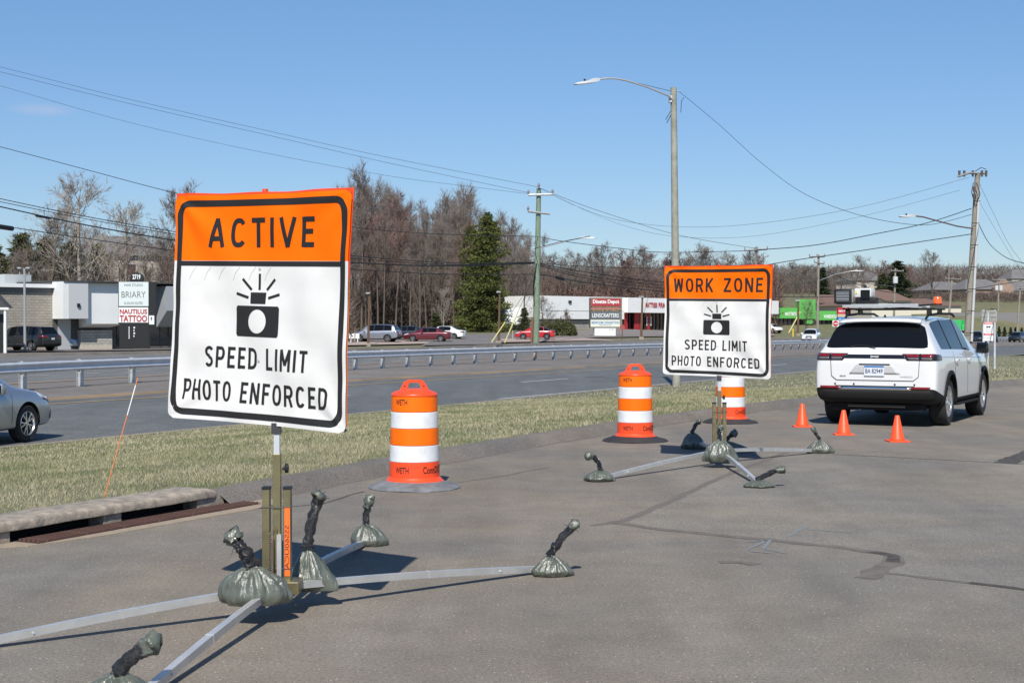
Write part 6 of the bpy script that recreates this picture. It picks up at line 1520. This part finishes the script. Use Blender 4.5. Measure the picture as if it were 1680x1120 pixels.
r_, b_ = spole(1341, 552, 1343, 418, 190, 'wooden pole with two crossarms beside the green tower', .20, ((1328, 421, 1353, 421), (1336, 430, 1352, 433)))
cobra(r_, [W(1345, 460, 190) - b_, W(1370, 450, 189) - b_, W(1395, 445, 188) - b_, W(1403, 444, 188) - b_], (1, 0, 0), 1.3)
r_, b_ = spole(1466, 540, 1469, 440, 240, 'wooden pole with a white transformer in front of the dark spruce', .20, ((1462, 444, 1482, 445),))
q = MB(); c_ = W(1469, 459, 239.5) - b_; q.tube([c_ - Vector((0, 0, .55)), c_ + Vector((0, 0, .55))], .42, 14); q.build('transformer', mat('transformer_grey', (.55, .56, .57), .5), r_)
spole(1556, 530, 1562, 456, 250, 'leaning wooden pole among the trees left of the tall leaning pole', .22, ((1551, 457, 1576, 458),))
r_, b_ = spole(1637, 520, 1639, 456, 300, 'distant pole with two white transformers behind the property sign', .22, ((1628, 459, 1650, 460),))
for px in (1635, 1642): q = MB(); c_ = W(px, 472, 299.5) - b_; q.tube([c_ - Vector((0, 0, .5)), c_ + Vector((0, 0, .5))], .38, 12); q.build('transformer', mat('transformer_grey', (.55, .56, .57), .5), r_)
spole(1669, 545, 1674, 470, 260, 'distant pole at the picture edge beyond the far traffic', .22, ((1667, 473, 1682, 473),))
spole(1556, 520, 1557, 432, 340, 'thin bare mast among the bare trees on the skyline', .15)
def lot_lamp(px, pyb, pxt, pyt, label, twin=False, m=None):
    g = GT(px, pyb); Y = g.y; r, v = pole('lot_lamp', label, g, W(pxt, pyt, Y), .09 * Y / 150 + .04, .07 * Y / 150 + .03, m or mat('bronze_pole', (.13, .075, .045), .6), 8, 'lamp post')
    q = MB(); q.box((-.25, -.25, -.2), (.25, .25, .18)); q.build('concrete_footing', M_conc, r)
    s_ = Y / F
    for sx_ in ((-1, 1) if twin else (-1,)):
        q = MB(); c_ = v + Vector((sx_ * (7 if twin else 2) * s_, 0, 0)); q.box((c_.x - 3.6 * s_, -.25, c_.z - 1.4 * s_), (c_.x + 3.6 * s_, .25, c_.z + 1.4 * s_), bev=.05); q.build('lamp_head', mat('lamp_box_grey', (.30, .31, .32), .5), r)
        if twin: q = MB(); q.tube([v - Vector((0, 0, 12 * s_)), v + Vector((sx_ * 8 * s_, 0, -10 * s_)), c_ + Vector((0, 0, -1 * s_))], .05, 5); q.build('lamp_arm', mat('lamp_box_grey', (.30, .31, .32), .5), r)
    return r
lot_lamp(604, 566, 606, 481, 'brown parking lot lamp post in front of the silver SUV'); lot_lamp(818, 562, 820, 479, 'brown parking lot lamp post right of the big spruce')
lot_lamp(1052, 555, 1054, 487, 'brown parking lot lamp post before the red shop front')
lot_lamp(1309, 549, 1310, 493, 'brown parking lot lamp post beside the green tower')
lot_lamp(41, 577, 40, 440, 'grey twin headed lamp post behind the charcoal SUV', True, mat('grey_pole', (.30, .32, .34), .5))
def bollard(px, pyb, h_px, label, m, wd=1.2, name='bollard'):
    g = GT(px, pyb); s_ = g.y / F; q = MB(); o = thing(name, g, label, 'post'); q.tube([(0, 0, -.1), (0, 0, h_px * s_)], wd * s_, 8); q.build('post_shaft', m, o); return o
bollard(582, 562, 18, 'small white topped post at the left of the lot entrance', mat('post_wood_pale', (.4, .33, .26), .8), .8, 'sign_post')
g = GT(593, 562); ss_ = g.y / F; wpn = thing('notice_board', g, 'small white notice board on two legs before the wood', 'sign')
q = MB(); q.box((-12 * ss_ - .5, -.05, 7 * ss_), (-12 * ss_ + .5, .05, 15 * ss_)); q.build('board', M_fasc, wpn)
for dx in (-.35, .3): q = MB(); q.box((-12 * ss_ + dx, -.04, -.1), (-12 * ss_ + dx + .08, .04, 7 * ss_)); q.build('board_leg', M_fasc, wpn)
M_yel = mat('guard_yellow', (.62, .58, .24), .6)
for a_, b_, lab in (((806, 562), (829, 528), 'pale yellow guy wire guard slanting in front of the entry drive'), ((828, 562), (848, 516), 'second pale yellow guy wire guard nearer the green pole'), ((1294, 546), (1313, 511), 'pale yellow guy wire guard in front of the green store')):
    g = GT(*a_); r = thing('guy_guard', g, lab, 'cable guard'); t_ = W(b_[0], b_[1], g.y) - g; q = MB(); q.tube([(0, 0, 0), t_], .07 * g.y / 150, 6); q.build('guard_tube', M_yel, r)
    q = MB(); q.tube([t_, t_ * 2.2], .02, 4); q.build('guy_cable', M_wire, r)
bollard(1301, 551, 12, 'yellow bollard at the green store entrance', mat('bollard_yellow', (.7, .5, .05), .5)); bollard(841, 556, 14, 'short pale post behind the yellow guy guards', mat('post_wood_pale', (.4, .33, .26), .8), .9)
# shed behind the drive
os_ = W(828, 538, 205); shd = thing('white_trailer', os_, 'small white trailer parked in shade beside the spruce', 'trailer', .2)
q = MB(); q.box((0, 0, .5), (2.6, 2.2, 3.0)); q.build('trailer_box', M_fasc, shd); q = MB(); q.box((.2, .2, .15), (2.3, 2.0, .5)); q.build('chassis', M_black, shd)
q = MB(); q.tube([(.6, -.05, .3), (.6, .2, .3)], .33, 14); q.build('wheel', M_tyre, shd)

# -- wires ------------------------------------------------------------------------
def wire(pts, label, r_=.02, m=None):
    """pts: (px, py, Y) ; smoothed"""
    P = [W(x, y, Y) for x, y, Y in pts]; out = []
    for i in range(len(P) - 1):
        p0, p1, p2, p3 = P[max(i - 1, 0)], P[i], P[i + 1], P[min(i + 2, len(P) - 1)]
        for k in range(8):
            t = k / 8; out.append(.5 * ((2 * p1) + (p2 - p0) * t + (2 * p0 - 5 * p1 + 4 * p2 - p3) * t * t + (3 * p1 - p0 - 3 * p2 + p3) * t ** 3))
    out.append(P[-1]); q = MB(); q.tube(out, [r_ * .78 * max(.25, p.y / 100) for p in out], 4, False)
    o = q.build('overhead_wire', m or M_wire, None); return tag(o, label, 'wire')
M_thin = mat('thin_wire_grey', (.10, .11, .12), .6)
YL = 60
def yat(px, x0_=-60, y0_=55, x1_=884, y1_=None): # depth along the pole line
    y1_ = y1_ or Yg; t = (px - x0_) / (x1_ - x0_); return 1 / ((1 - t) / y0_ + t / y1_)
def wl(pts, lab, r_=.02, m=None): return wire([(x, y, yat(x)) for x, y in pts], lab, r_, m)
wl([(-60, 96), (0, 110), (220, 165), (440, 215), (640, 259), (884, 307)], 'topmost thin wire sloping from the upper left to the green pole', .016, M_thin)
wl([(-60, 104), (0, 118), (220, 172), (440, 222), (640, 268), (866, 316)], 'second thin wire from the upper left to the green pole crossarm', .016, M_thin)
wl([(-60, 126), (0, 141), (220, 203), (440, 252), (640, 289), (770, 306), (866, 318)], 'third thin wire from the upper left, lowest of the thin ones', .014, M_thin)
wl([(-60, 228), (0, 241), (140, 278), (285, 316), (440, 350), (583, 373), (720, 384), (884, 388)], 'black cable crossing behind the top of the ACTIVE sign', .028)
wl([(-60, 312), (0, 326), (140, 355), (285, 380), (440, 404), (583, 420), (740, 431), (877, 430)], 'upper of the lower black cables left of the ACTIVE sign', .035)
wl([(-60, 318), (0, 331), (140, 359), (285, 384), (440, 408), (583, 424), (740, 434), (877, 431)], 'black cable doubled close under another, left of the ACTIVE sign', .03)
wl([(-60, 325), (0, 339), (140, 369), (285, 394), (440, 415), (583, 431), (740, 436), (877, 432)], 'thick black cable with a splice, left of the ACTIVE sign', .055)
wl([(-60, 360), (0, 370), (140, 391), (285, 411), (440, 430), (583, 442), (740, 450), (877, 450)], 'lowest black cable running from the dark splice case', .035)
sp_ = MB(); sp_.tube([W(-40, 366, yat(-40)), W(20, 375, yat(20))], .10, 10); tag(sp_.build('splice_case', M_black, None), 'thick black splice case hanging on the cable at the picture edge', 'splice case')
sp_ = MB(); sp_.tube([W(60, 354, yat(60)), W(82, 358, yat(82))], .05, 8); tag(sp_.build('splice_case', M_black, None), 'short thin splice sleeve on the cable above the wood', 'splice case')
def wr2(pts, lab, r_=.02, m=None): return wire(pts, lab, r_, m)
q1 = lambda x: 1 / ((1 - (x - 884) / 716) / Yg + ((x - 884) / 716) / Yr)
wr2([(x, y, q1(x)) for x, y in ((884, 308), (940, 336), (1010, 360), (1110, 372), (1230, 368), (1400, 342), (1590, 291))], 'thin high wire sagging between the green pole and the leaning pole', .014, M_thin)
wr2([(x, y, q1(x)) for x, y in ((906, 318), (960, 345), (1030, 372), (1110, 388), (1230, 388), (1400, 358), (1575, 312))], 'thin wire sagging just under the high one', .012, M_thin)
wr2([(884, 308, Yg), (980, 345, Yg + 40), (1110, 385, Yg + 90), (1241, 408, 170)], 'thin wire from the green pole top down towards the next pole', .02, M_thin)
wr2([(884, 388, Yg), (925, 396, 155), (1040, 410, 160), (1105, 414, 165), (1241, 411, 170)], 'black wire passing behind the wooden street light pole', .028)
wr2([(877, 431, Yg), (960, 437, 148), (1088, 440, 160), (1241, 434, 170)], 'nearly level black wire between the green pole and the WORK ZONE sign', .025)
wr2([(877, 431, Yg), (960, 446, 155), (1088, 463, 180), (1240, 474, 210)], 'black cable dropping right of the green pole, upper strand', .04)
wr2([(877, 432, Yg), (960, 452, 155), (1088, 468, 180), (1240, 480, 210)], 'black cable dropping right of the green pole, second strand', .03)
wr2([(877, 433, Yg), (960, 456, 155), (1088, 473, 180), (1240, 484, 210)], 'black cable dropping right of the green pole, third strand', .03)
wr2([(877, 450, Yg), (905, 453, 140), (960, 463, 155), (1088, 478, 180), (1240, 487, 210)], 'black cable dropping right of the green pole, lowest strand', .045)
sp_ = MB(); sp_.tube([W(913, 455, 142), W(924, 458, 143)], .18, 8); tag(sp_.build('splice_case', M_black, None), 'black splice case on the cable just right of the green pole', 'splice case')
wr2([(876, 408, Yg), (915, 398, Yg - 12), (950, 391, Yg - 20), (965, 388, Yg - 24)], 'short black wire rising to the street light beside the green pole', .03)
qy = lambda x: 1 / ((1 - (x - 1115) / 475) / Yp + ((x - 1115) / 475) / Yr)
wr2([(x, y, qy(x)) for x, y in ((1115, 151), (1180, 205), (1250, 268), (1320, 318), (1400, 350), (1475, 366), (1530, 368), (1594, 352))], 'black wire sweeping from the wooden street light to the leaning pole', .022)
qz = lambda x: 1 / ((1 - (x - 1241) / 350) / 170 + ((x - 1241) / 350) / Yr)
wr2([(x, y, qz(x)) for x, y in ((1241, 410), (1330, 403), (1440, 383), (1520, 366), (1594, 342))], 'upper black cable rising right to the leaning pole', .035)
wr2([(x, y, qz(x)) for x, y in ((1241, 438), (1290, 429), (1400, 413), (1500, 398), (1594, 384))], 'lower black cable rising right to the leaning pole', .035)
wr2([(1606, 368, Yr), (1622, 398, Yr - 12), (1650, 422, Yr - 25), (1690, 434, Yr - 35)], 'black cable dropping from the leaning pole to the picture edge', .035)
wr2([(1606, 300, Yr), (1630, 350, Yr + 10), (1655, 400, Yr + 20), (1690, 448, Yr + 30)], 'thin wire dropping from the leaning pole top to the picture edge', .014, M_thin)
wr2([(1606, 330, Yr), (1640, 388, Yr + 10), (1690, 470, Yr + 30)], 'second thin wire dropping from the leaning pole to the picture edge', .012, M_thin)
wr2([(1343, 440, 190), (1450, 478, 230), (1560, 478, 250), (1690, 458, 250)], 'dark cable crossing low before the houses on the rise', .03)
wr2([(1270, 447, 180), (1343, 455, 190), (1466, 470, 240)], 'thin dark cable crossing low before the bare trees', .02, M_thin)
wr2([(1270, 487, 180), (1343, 487, 190), (1380, 486, 200)], 'level dark cable just above the green store', .03)
# ------------------------------------------------------------------ trees
M_bark = mat('grey_bark', (.155, .125, .10), .95, col2=(.085, .068, .055), vscale=2.0, bump=.4, bscale=10); M_barkp = mat('pale_bark', (.36, .32, .27), .9, col2=(.20, .17, .14), vscale=2.5)
M_tw = [mat('twig_grey', (.185, .158, .138), .95, island=.35), mat('twig_brown', (.168, .132, .110), .95, island=.35), mat('twig_red', (.19, .125, .11), .95, island=.4), mat('twig_pale', (.30, .26, .22), .95, island=.3)]
def bare_tree(seed, H=14.0, spread=.34, up=.7, n1=13, trunk_r=.20, tw=0, pale=False, fork=.35, twn=5, twl=.9):
    rn = random.Random(seed); tr = MB(); tri = []
    def rv(): return Vector((rn.uniform(-1, 1), rn.uniform(-1, 1), rn.uniform(-1, 1)))
    def branch(p, d, L_, r, lvl):
        n = (9, 6, 4, 3)[lvl]; pts = [p.copy()]; rad = [r]; dd = d.copy()
        for i in range(n):
            dd = (dd + rv() * (.05, .14, .2, .26)[lvl] + Vector((0, 0, (.02, .10, .09, .06)[lvl] * up))).normalized()
            pts.append(pts[-1] + dd * L_ / n); rad.append(max(r * (1 - .80 * (i + 1) / n), .008))
        if lvl <= 1: tr.tube(pts, rad, 7 if lvl == 0 else 4, False)
        elif lvl == 2: tr.tube(pts, rad, 3, False)
        if lvl < 3:
            cnt = (n1, 7, 5)[lvl]; s0 = (fork, .22, .15)[lvl]
            for k in range(cnt):
                t = s0 + (1 - s0) * (k + rn.random()) / cnt; i = min(int(t * n), n - 1); q = pts[i].lerp(pts[i + 1], t * n - i)
                ax = (pts[i + 1] - pts[i]).normalized(); side = ax.cross(rv()).normalized()
                tilt = rn.uniform(.55, 1.0) if lvl else rn.uniform(.6, 1.15) * (1.1 - .35 * t)
                nd = (ax * math.cos(tilt) + side * math.sin(tilt)).normalized()
                LL = (H * spread * (1.15 - .75 * t) * rn.uniform(.7, 1.15)) if lvl == 0 else L_ * rn.uniform(.38, .6)
                branch(q, nd, LL, max(rad[i] * rn.uniform(.38, .55), .010), lvl + 1)
        if lvl >= 2:
            for k in range(twn if lvl == 3 else 4):
                t = rn.random() ** .6; i = min(int(t * n), n - 1); q = pts[i].lerp(pts[i + 1], t * n - i)
                ax = (pts[i + 1] - pts[i]).normalized(); nd = (ax + rv() * .6 + Vector((0, 0, .45 * up))).normalized(); LL = twl * rn.uniform(.4, 1.1)
                wv = nd.cross(rv()).normalized() * .016
                mid = q + nd * LL; tri.append((q - wv, q + wv, mid))
                if rn.random() < .6:
                    m2 = q + nd * LL * .4; e = m2 + (nd + rv() * .8).normalized() * LL * .55; tri.append((m2 - wv * .7, m2 + wv * .7, e))
    branch(Vector((0, 0, -.3)), Vector((rn.uniform(-.05, .05), rn.uniform(-.05, .05), 1)).normalized(), H * .94, trunk_r, 0)
    tm = tr.mesh('trunk', M_barkp if pale else M_bark, 60)
    V = np.array([[tuple(v) for v in t] for t in tri], dtype=np.float32)
    return tm, tri_mesh('crown', V, M_tw[tw])
def conifer(seed, H=20, Rb=4.5, col=0, dens=1.0, z0=.06, pw=.8):
    rn = np.random.RandomState(seed); tr = MB(); tr.tube([(0, 0, -.3), (0, 0, H * .97)], [.26, .03], 8, False)
    tris = []; nb = int(170 * dens)
    for b in range(nb):
        t = z0 + (1 - z0) * (b + rn.rand()) / nb; z = H * t; a = rn.rand() * 6.283; L_ = Rb * (1 - t) ** pw * (.42 + .62 * rn.rand()) * (1 + .22 * math.sin(a * 2 + t * 9 + seed)) + .35
        tr.tube([(0, 0, z), (math.cos(a) * L_ * .8, math.sin(a) * L_ * .8, z - L_ * .12)], [.05, .015], 3, False)
        n = int(34 + 52 * L_ / 2); s = rn.rand(n) ** .7
        c = np.stack([np.cos(a) * L_ * s, np.sin(a) * L_ * s, z - .22 * L_ * s + .10 * L_ * s * s], 1)
        wd = .14 + .26 * L_ * np.sin(np.minimum(s * 3.0, 3.0))[:, None] * .5
        c += rn.normal(0, 1, (n, 3)) * wd * np.array([1, 1, .45])
        sz = (.16 + .20 * rn.rand(n))[:, None]
        d1 = rn.normal(0, 1, (n, 3)); d1[:, :2] += np.array([np.cos(a), np.sin(a)]) * 1.2; d1 /= np.linalg.norm(d1, axis=1)[:, None]
        d2 = np.cross(d1, rn.normal(0, 1, (n, 3))); d2 /= np.linalg.norm(d2, axis=1)[:, None]
        tris.append(np.stack([c - d2 * sz * .32, c + d2 * sz * .32, c + d1 * sz * 1.4], 1))
    V = np.concatenate(tris).astype(np.float32)
    return tr.mesh('trunk', M_bark, 60), tri_mesh('crown', V, M_needle[col])
def needle(name, a, b):
    m = mat(name, a, .7, col2=b, vscale=.9, detail=5, island=.35, spec=.2); return m
M_needle = [needle('pine_needles', (.070, .088, .022), (.135, .145, .045)), needle('dark_spruce_needles', (.022, .040, .018), (.045, .062, .026)), needle('dull_pine_needles', (.048, .060, .024), (.088, .092, .040))]
V_wood = [bare_tree(s, 15, .23, .9, 10, .17, tw, False, .40, 3, 1.15) for s, tw in ((1, 0), (2, 1), (3, 0), (4, 2), (5, 1))]
V_open = [bare_tree(11, 12, .42, .9, 15, .22, 0, False, .2, 7, .8), bare_tree(12, 12, .45, .8, 15, .24, 1, False, .18, 7, .8), bare_tree(13, 13, .40, .8, 15, .24, 3, True, .25, 6, .7), bare_tree(14, 10, .40, 1.0, 16, .18, 2, False, .15, 8, .7)]
V_con = [conifer(21, 20, 4.6, 0, 1.5, .03, .42), conifer(22, 12, 2.6, 1, .8, .05, .9), conifer(23, 12, 3.6, 2, .9, .12, .7)]
used_ = {}
def tree(kind, v, px, Y, top_py, label, name='bare_tree', cat='tree', group=None, base_H=None, wsc=1.0, zoff=0.0, dx=0):
    p = W(px, HOR, Y); gz_ = T(p.x, Y) - .1 + zoff; topz = CH + (HOR - top_py) * Y / F
    Hm = base_H; s_ = max((topz - gz_) / Hm, .12)
    r = bpy.data.objects.new(name, None); COL.objects.link(r); r.location = (p.x, Y, gz_); r.rotation_euler = (0, 0, random.uniform(0, 6.28)); r.scale = (s_ * wsc, s_ * wsc, s_)
    tag(r, label, cat, group)
    for me, n in zip(kind[v], ('trunk', 'crown')):
        o = bpy.data.objects.new(n, me); COL.objects.link(o); o.parent = r
    return r
def hgt(kind, v):
    me = kind[v][1]; a = np.empty(len(me.vertices) * 3, dtype=np.float32); me.vertices.foreach_get('co', a); return float(np.percentile(a[2::3], 99.5))
HW = [hgt(V_wood, i) for i in range(5)]; HO = [hgt(V_open, i) for i in range(4)]; HC = [hgt(V_con, i) for i in range(3)]
rn = random.Random(5)
# skyline of the central wood in pixels
def interp(tab, x):
    for (a, b), (c, d) in zip(tab[:-1], tab[1:]):
        if a <= x <= c: return b + (d - b) * (x - a) / (c - a)
    return tab[0][1] if x < tab[0][0] else tab[-1][1]
SKY = [(-60, 400), (0, 372), (60, 372), (140, 345), (200, 360), (240, 362), (285, 322), (400, 318), (500, 300), (560, 300), (600, 275), (650, 300), (700, 345), (740, 305), (770, 300), (800, 345), (850, 355), (870, 365), (900, 415), (930, 420)]
WG = 'bare trees of the dense wood beyond the far lots'
n_w = 0
for row, (Y0_, n_, x0_, x1_, dens) in enumerate(((212, 38, 575, 872, 1), (232, 36, 560, 885, 1), (262, 34, 540, 900, 1))):
    for i in range(n_):
        px = x0_ + (x1_ - x0_) * (i + rn.random()) / n_; Y = Y0_ + rn.uniform(-9, 9)
        if px > 770 and px < 850 and row == 0: continue
        top = interp(SKY, px) + rn.uniform(-6, 55) * (1 if row == 0 else .8) + (25 if row == 0 else 0)
        v = rn.choice((0, 1, 2, 3, 4, 0, 2)); 
        if px < 690 and px > 580 and rn.random() < .35: v = 3
        tree(V_wood, v, px, Y, top, 'bare grey tree in the dense wood behind the parked cars', group=WG, base_H=HW[v], wsc=.8)
        n_w += 1
# wood behind the ACTIVE sign and to the left (behind the block building)
LG = 'bare trees behind the block building'
for row, (Y0_, n_, x0_, x1_) in enumerate(((150, 24, -60, 300), (175, 30, -60, 560), (205, 34, -60, 570))):
    for i in range(n_):
        px = x0_ + (x1_ - x0_) * (i + rn.random()) / n_; Y = Y0_ + rn.uniform(-8, 8)
        top = interp(SKY, px) + rn.uniform(10, 75) + (22 if row == 0 else 0)
        v = rn.choice((0, 1, 2, 3, 4, 1)); tree(V_wood, v, px, Y, top, 'bare brown tree in the wood behind the block building', group=LG, base_H=HW[v], wsc=.95)
tree(V_open, 2, 133, 138, 288, 'tall pale barked bare tree rising above the block building wood', base_H=HO[2], wsc=1.1)
tree(V_open, 2, 205, 150, 330, 'pale bare tree leaning above the pylon with number 2719', base_H=HO[2], wsc=1.0)
tree(V_open, 0, 80, 143, 335, 'dark bare tree left of the tall pale one', base_H=HO[0])
tree(V_open, 0, 290, 150, 303, 'bare tree rising just left of the ACTIVE sign top', base_H=HO[0])
tree(V_open, 0, 606, 222, 272, 'tallest bare tree above the wood right of the ACTIVE sign', base_H=HO[0], wsc=.8)
tree(V_open, 1, 745, 225, 302, 'tall spreading bare tree left of the big spruce', base_H=HO[1], wsc=.8)
tree(V_open, 0, 838, 215, 348, 'rounded bare tree between the big spruce and the green pole', base_H=HO[0], wsc=.95)
tree(V_open, 3, 640, 218, 318, 'bare maple with reddish buds in front of the wood', base_H=HO[3], wsc=.9); tree(V_open, 3, 600, 214, 330, 'second reddish budded maple near the ACTIVE sign edge', base_H=HO[3], wsc=.9)
tree(V_open, 2, 728, 188, 472, 'slim pale young tree between the parked cars and the spruce', base_H=HO[2], wsc=.8)
tree(V_open, 1, 683, 172, 480, 'dark bare trunk standing before the maroon car', base_H=HO[1], wsc=.6)
tree(V_open, 0, 893, 165, 482, 'bare spreading tree behind the green pole', base_H=HO[0], wsc=1.3); tree(V_open, 3, 925, 185, 500, 'small bare tree before the white store wall', base_H=HO[0], wsc=1.2)
tree(V_open, 1, 1322, 218, 492, 'bare grey tree in front of the green tower', base_H=HO[1], wsc=1.1)
# conifers
tree(V_con, 0, 797, 200, 358, 'big olive green spruce beside the entry drive', 'conifer_tree', base_H=HC[0], wsc=1.15)
tree(V_con, 0, 772, 206, 372, 'olive green spruce just behind the big one on its left', 'conifer_tree', base_H=HC[0], wsc=.8)
tree(V_con, 1, 802, 212, 352, 'narrow dark spire topping the big spruce', 'conifer_tree', base_H=HC[1], wsc=.7)
for px, top, Y, sc_, lab in ((35, 385, 160, 1.1, 'dull green pine above the roof unit of the block building'), (75, 392, 166, 1.1, 'dull green pine behind the twin lamp post'), (115, 398, 160, 1.1, 'dull green pine left of the pale trunk'), (160, 402, 163, 1.0, 'dull green pine right of the pale trunk'), (-10, 400, 160, 1.1, 'dull green pine at the far edge of the wood')):
    tree(V_con, 2, px, Y, top, lab, 'conifer_tree', base_H=HC[2], wsc=sc_)
tree(V_con, 2, 715, 197, 510, 'low scruffy pine behind the white sedan', 'conifer_tree', base_H=HC[2], wsc=1.5); tree(V_con, 2, 860, 195, 505, 'low scruffy pine left of the green pole', 'conifer_tree', base_H=HC[2], wsc=1.3)
tree(V_con, 1, 1474, 300, 430, 'dark green spruce behind the pole with the transformer', 'conifer_tree', base_H=HC[1], wsc=1.9)
tree(V_con, 1, 1264, 330, 440, 'dark evergreen just right of the WORK ZONE sign', 'conifer_tree', base_H=HC[1], wsc=1.3); tree(V_con, 1, 1350, 320, 440, 'dark evergreen behind the pole with two crossarms', 'conifer_tree', base_H=HC[1], wsc=1.4)
tree(V_con, 2, 1448, 310, 450, 'dull evergreen left of the dark spruce', 'conifer_tree', base_H=HC[2], wsc=1.6)
for i, px in enumerate((1505, 1518, 1545, 1612, 1632, 1652)): tree(V_con, 2, px, 335 + 9 * (i % 3), 492 - 3 * (i % 2), ('dark evergreen shrub before the brick houses' if i < 3 else 'dark evergreen below the grey roofed houses'), 'conifer_tree', group='evergreens around the houses on the rise' if i < 3 else 'evergreens below the grey houses', base_H=HC[2], wsc=1.7)
# conical hedge
for i, px in enumerate((1639, 1648, 1658, 1666, 1676, 1686)):
    p = W(px, 531, 262); r = bpy.data.objects.new('cone_evergreen', None); COL.objects.link(r); r.location = (p.x, 262, T(p.x, 262) - .1); s_ = 2.3 / HC[1]; r.scale = (s_ * 1.25, s_ * 1.25, s_)
    tag(r, 'clipped conical evergreen in the row by the grey fence', 'shrub', 'row of clipped conical evergreens')
    for me, n in zip(V_con[1], ('trunk', 'crown')): o = bpy.data.objects.new(n, me); COL.objects.link(o); o.parent = r
# open trees on the far right skyline and behind the white store
RG = 'bare trees behind the white store'
SK2 = [(880, 425), (960, 405), (1000, 400), (1060, 402), (1110, 405), (1170, 400), (1220, 405), (1270, 440), (1330, 430), (1380, 425), (1440, 430), (1500, 440), (1530, 435), (1600, 440), (1690, 445)]
for i in range(46):
    px = 885 + (1275 - 885) * (i + rn.random()) / 46; Y = rn.uniform(262, 300); v = rn.choice((0, 1, 0, 3)); big = (i % 3 == 0)
    tree(V_open if big else V_wood, v if big else rn.choice((1, 3, 4)), px, Y, interp(SK2, px) + (rn.uniform(-5, 12) if big else rn.uniform(28, 60)), 'bare tree behind the long white store', group=RG, base_H=(HO[v] if big else 14), wsc=1.2)
FG = 'bare trees on the far rise'
for i in range(52):
    px = 1255 + (1700 - 1255) * (i + rn.random()) / 52; Y = rn.uniform(330, 470); big = rn.random() < .35; v = rn.choice((0, 1, 0, 3))
    if px > 1490 and Y < 450 and rn.random() < .95: Y = rn.uniform(450, 520)
    tree(V_open if big else V_wood, v if big else rn.choice((0, 1, 3, 4)), px, Y, interp(SK2, px) + (rn.uniform(-8, 12) if big and px < 1560 else rn.uniform(12, 45)), 'bare tree on the far rise behind the shops and houses', group=FG, base_H=(HO[v] if big else 14), wsc=1.5)
tree(V_open, 0, 1530, 330, 410, 'tall bare tree standing above the brick houses', base_H=HO[0], wsc=1.2); tree(V_open, 1, 1415, 330, 418, 'large bare tree above the roof camera rig', base_H=HO[1], wsc=1.3)
# undergrowth and far wooded hills: uncountable masses
def brush(name, label, n, xr, yr_, h, m, seed, size=1.0):
    r_ = np.random.RandomState(seed); px = r_.uniform(*xr, n); Y = r_.uniform(*yr_, n)
    X = (px - 840) / F * Y; Z = np.array([T(a, b) for a, b in zip(X, Y)]); hh = r_.rand(n) ** 1.3 * h
    base = np.stack([X, Y, Z + hh], 1); d = r_.normal(0, 1, (n, 3)); d[:, 2] = np.abs(d[:, 2]) + .5; d /= np.linalg.norm(d, axis=1)[:, None]
    s = np.cross(d, r_.normal(0, 1, (n, 3))); s /= np.linalg.norm(s, axis=1)[:, None]; L_ = (size * r_.uniform(.6, 1.6, n))[:, None]
    V = np.stack([base - s * .05 * size, base + s * .05 * size, base + d * L_], 1)
    o = bpy.data.objects.new(name, tri_mesh(name, V, m)); COL.objects.link(o); return tag(o, label, 'undergrowth', kind='stuff')
brush('undergrowth', 'tangle of brown brush on the floor of the wood', 52000, (540, 900), (214, 285), 5.0, mat('brush_brown', (.12, .090, .072), .95, island=.4), 1, 1.3)
brush('undergrowth', 'tangle of brown brush behind the block building', 42000, (-80, 580), (135, 215), 4.2, mat('brush_brown', (.12, .090, .072), .95, island=.4), 2, 1.1)
brush('undergrowth', 'reddish brush behind the white store', 34000, (880, 1280), (255, 320), 6.5, mat('brush_red', (.135, .085, .070), .95, island=.4), 3, 1.6)
brush('undergrowth', 'brown brush over the far rise', 40000, (1250, 1720), (455, 560), 6.0, mat('brush_far', (.115, .088, .075), .95, island=.4), 4, 1.5)
brush('undergrowth', 'brown shrubs before the houses on the rise', 9000, (1490, 1720), (322, 350), 1.3, mat('brush_far', (.115, .088, .075), .95, island=.4), 6, 1.0)
brush('undergrowth', 'distant wooded ridge of bare trees', 110000, (-100, 1780), (560, 760), 10, mat('brush_ridge', (.14, .115, .105), .95, island=.35), 5, 2.2)
# low evergreen shrub beside the green pole
def shrub_mass(px0, px1, Y, h, label):
    r_ = np.random.RandomState(9); n = 9000; a = W(px0, HOR, Y).x; b = W(px1, HOR, Y).x; u = r_.rand(n); ang = r_.rand(n) * 3.1416; rr = h * (.75 + .3 * r_.rand(n)) * (.8 + .25 * np.sin(u * 14) * r_.rand(n))
    X = a + (b - a) * u; env = np.minimum(1, np.minimum(u, 1 - u) * 7) ** .5; Yv = Y + np.cos(ang) * rr * 1.1 * env; Zv = np.array([T(x, Y) for x in X]) + np.sin(ang) * rr * env
    c = np.stack([X, Yv, Zv], 1); d = r_.normal(0, 1, (n, 3)); d /= np.linalg.norm(d, axis=1)[:, None]; s = np.cross(d, r_.normal(0, 1, (n, 3))); s /= np.linalg.norm(s, axis=1)[:, None]
    V = np.stack([c - s * .07, c + s * .07, c + d * .42], 1); o = bpy.data.objects.new('evergreen_shrub', tri_mesh('evergreen_shrub', V, M_needle[2])); COL.objects.link(o); return tag(o, label, 'shrub')
shrub_mass(884, 944, 172, 2.0, 'low spreading evergreen shrub between the green pole and the pylon sign')
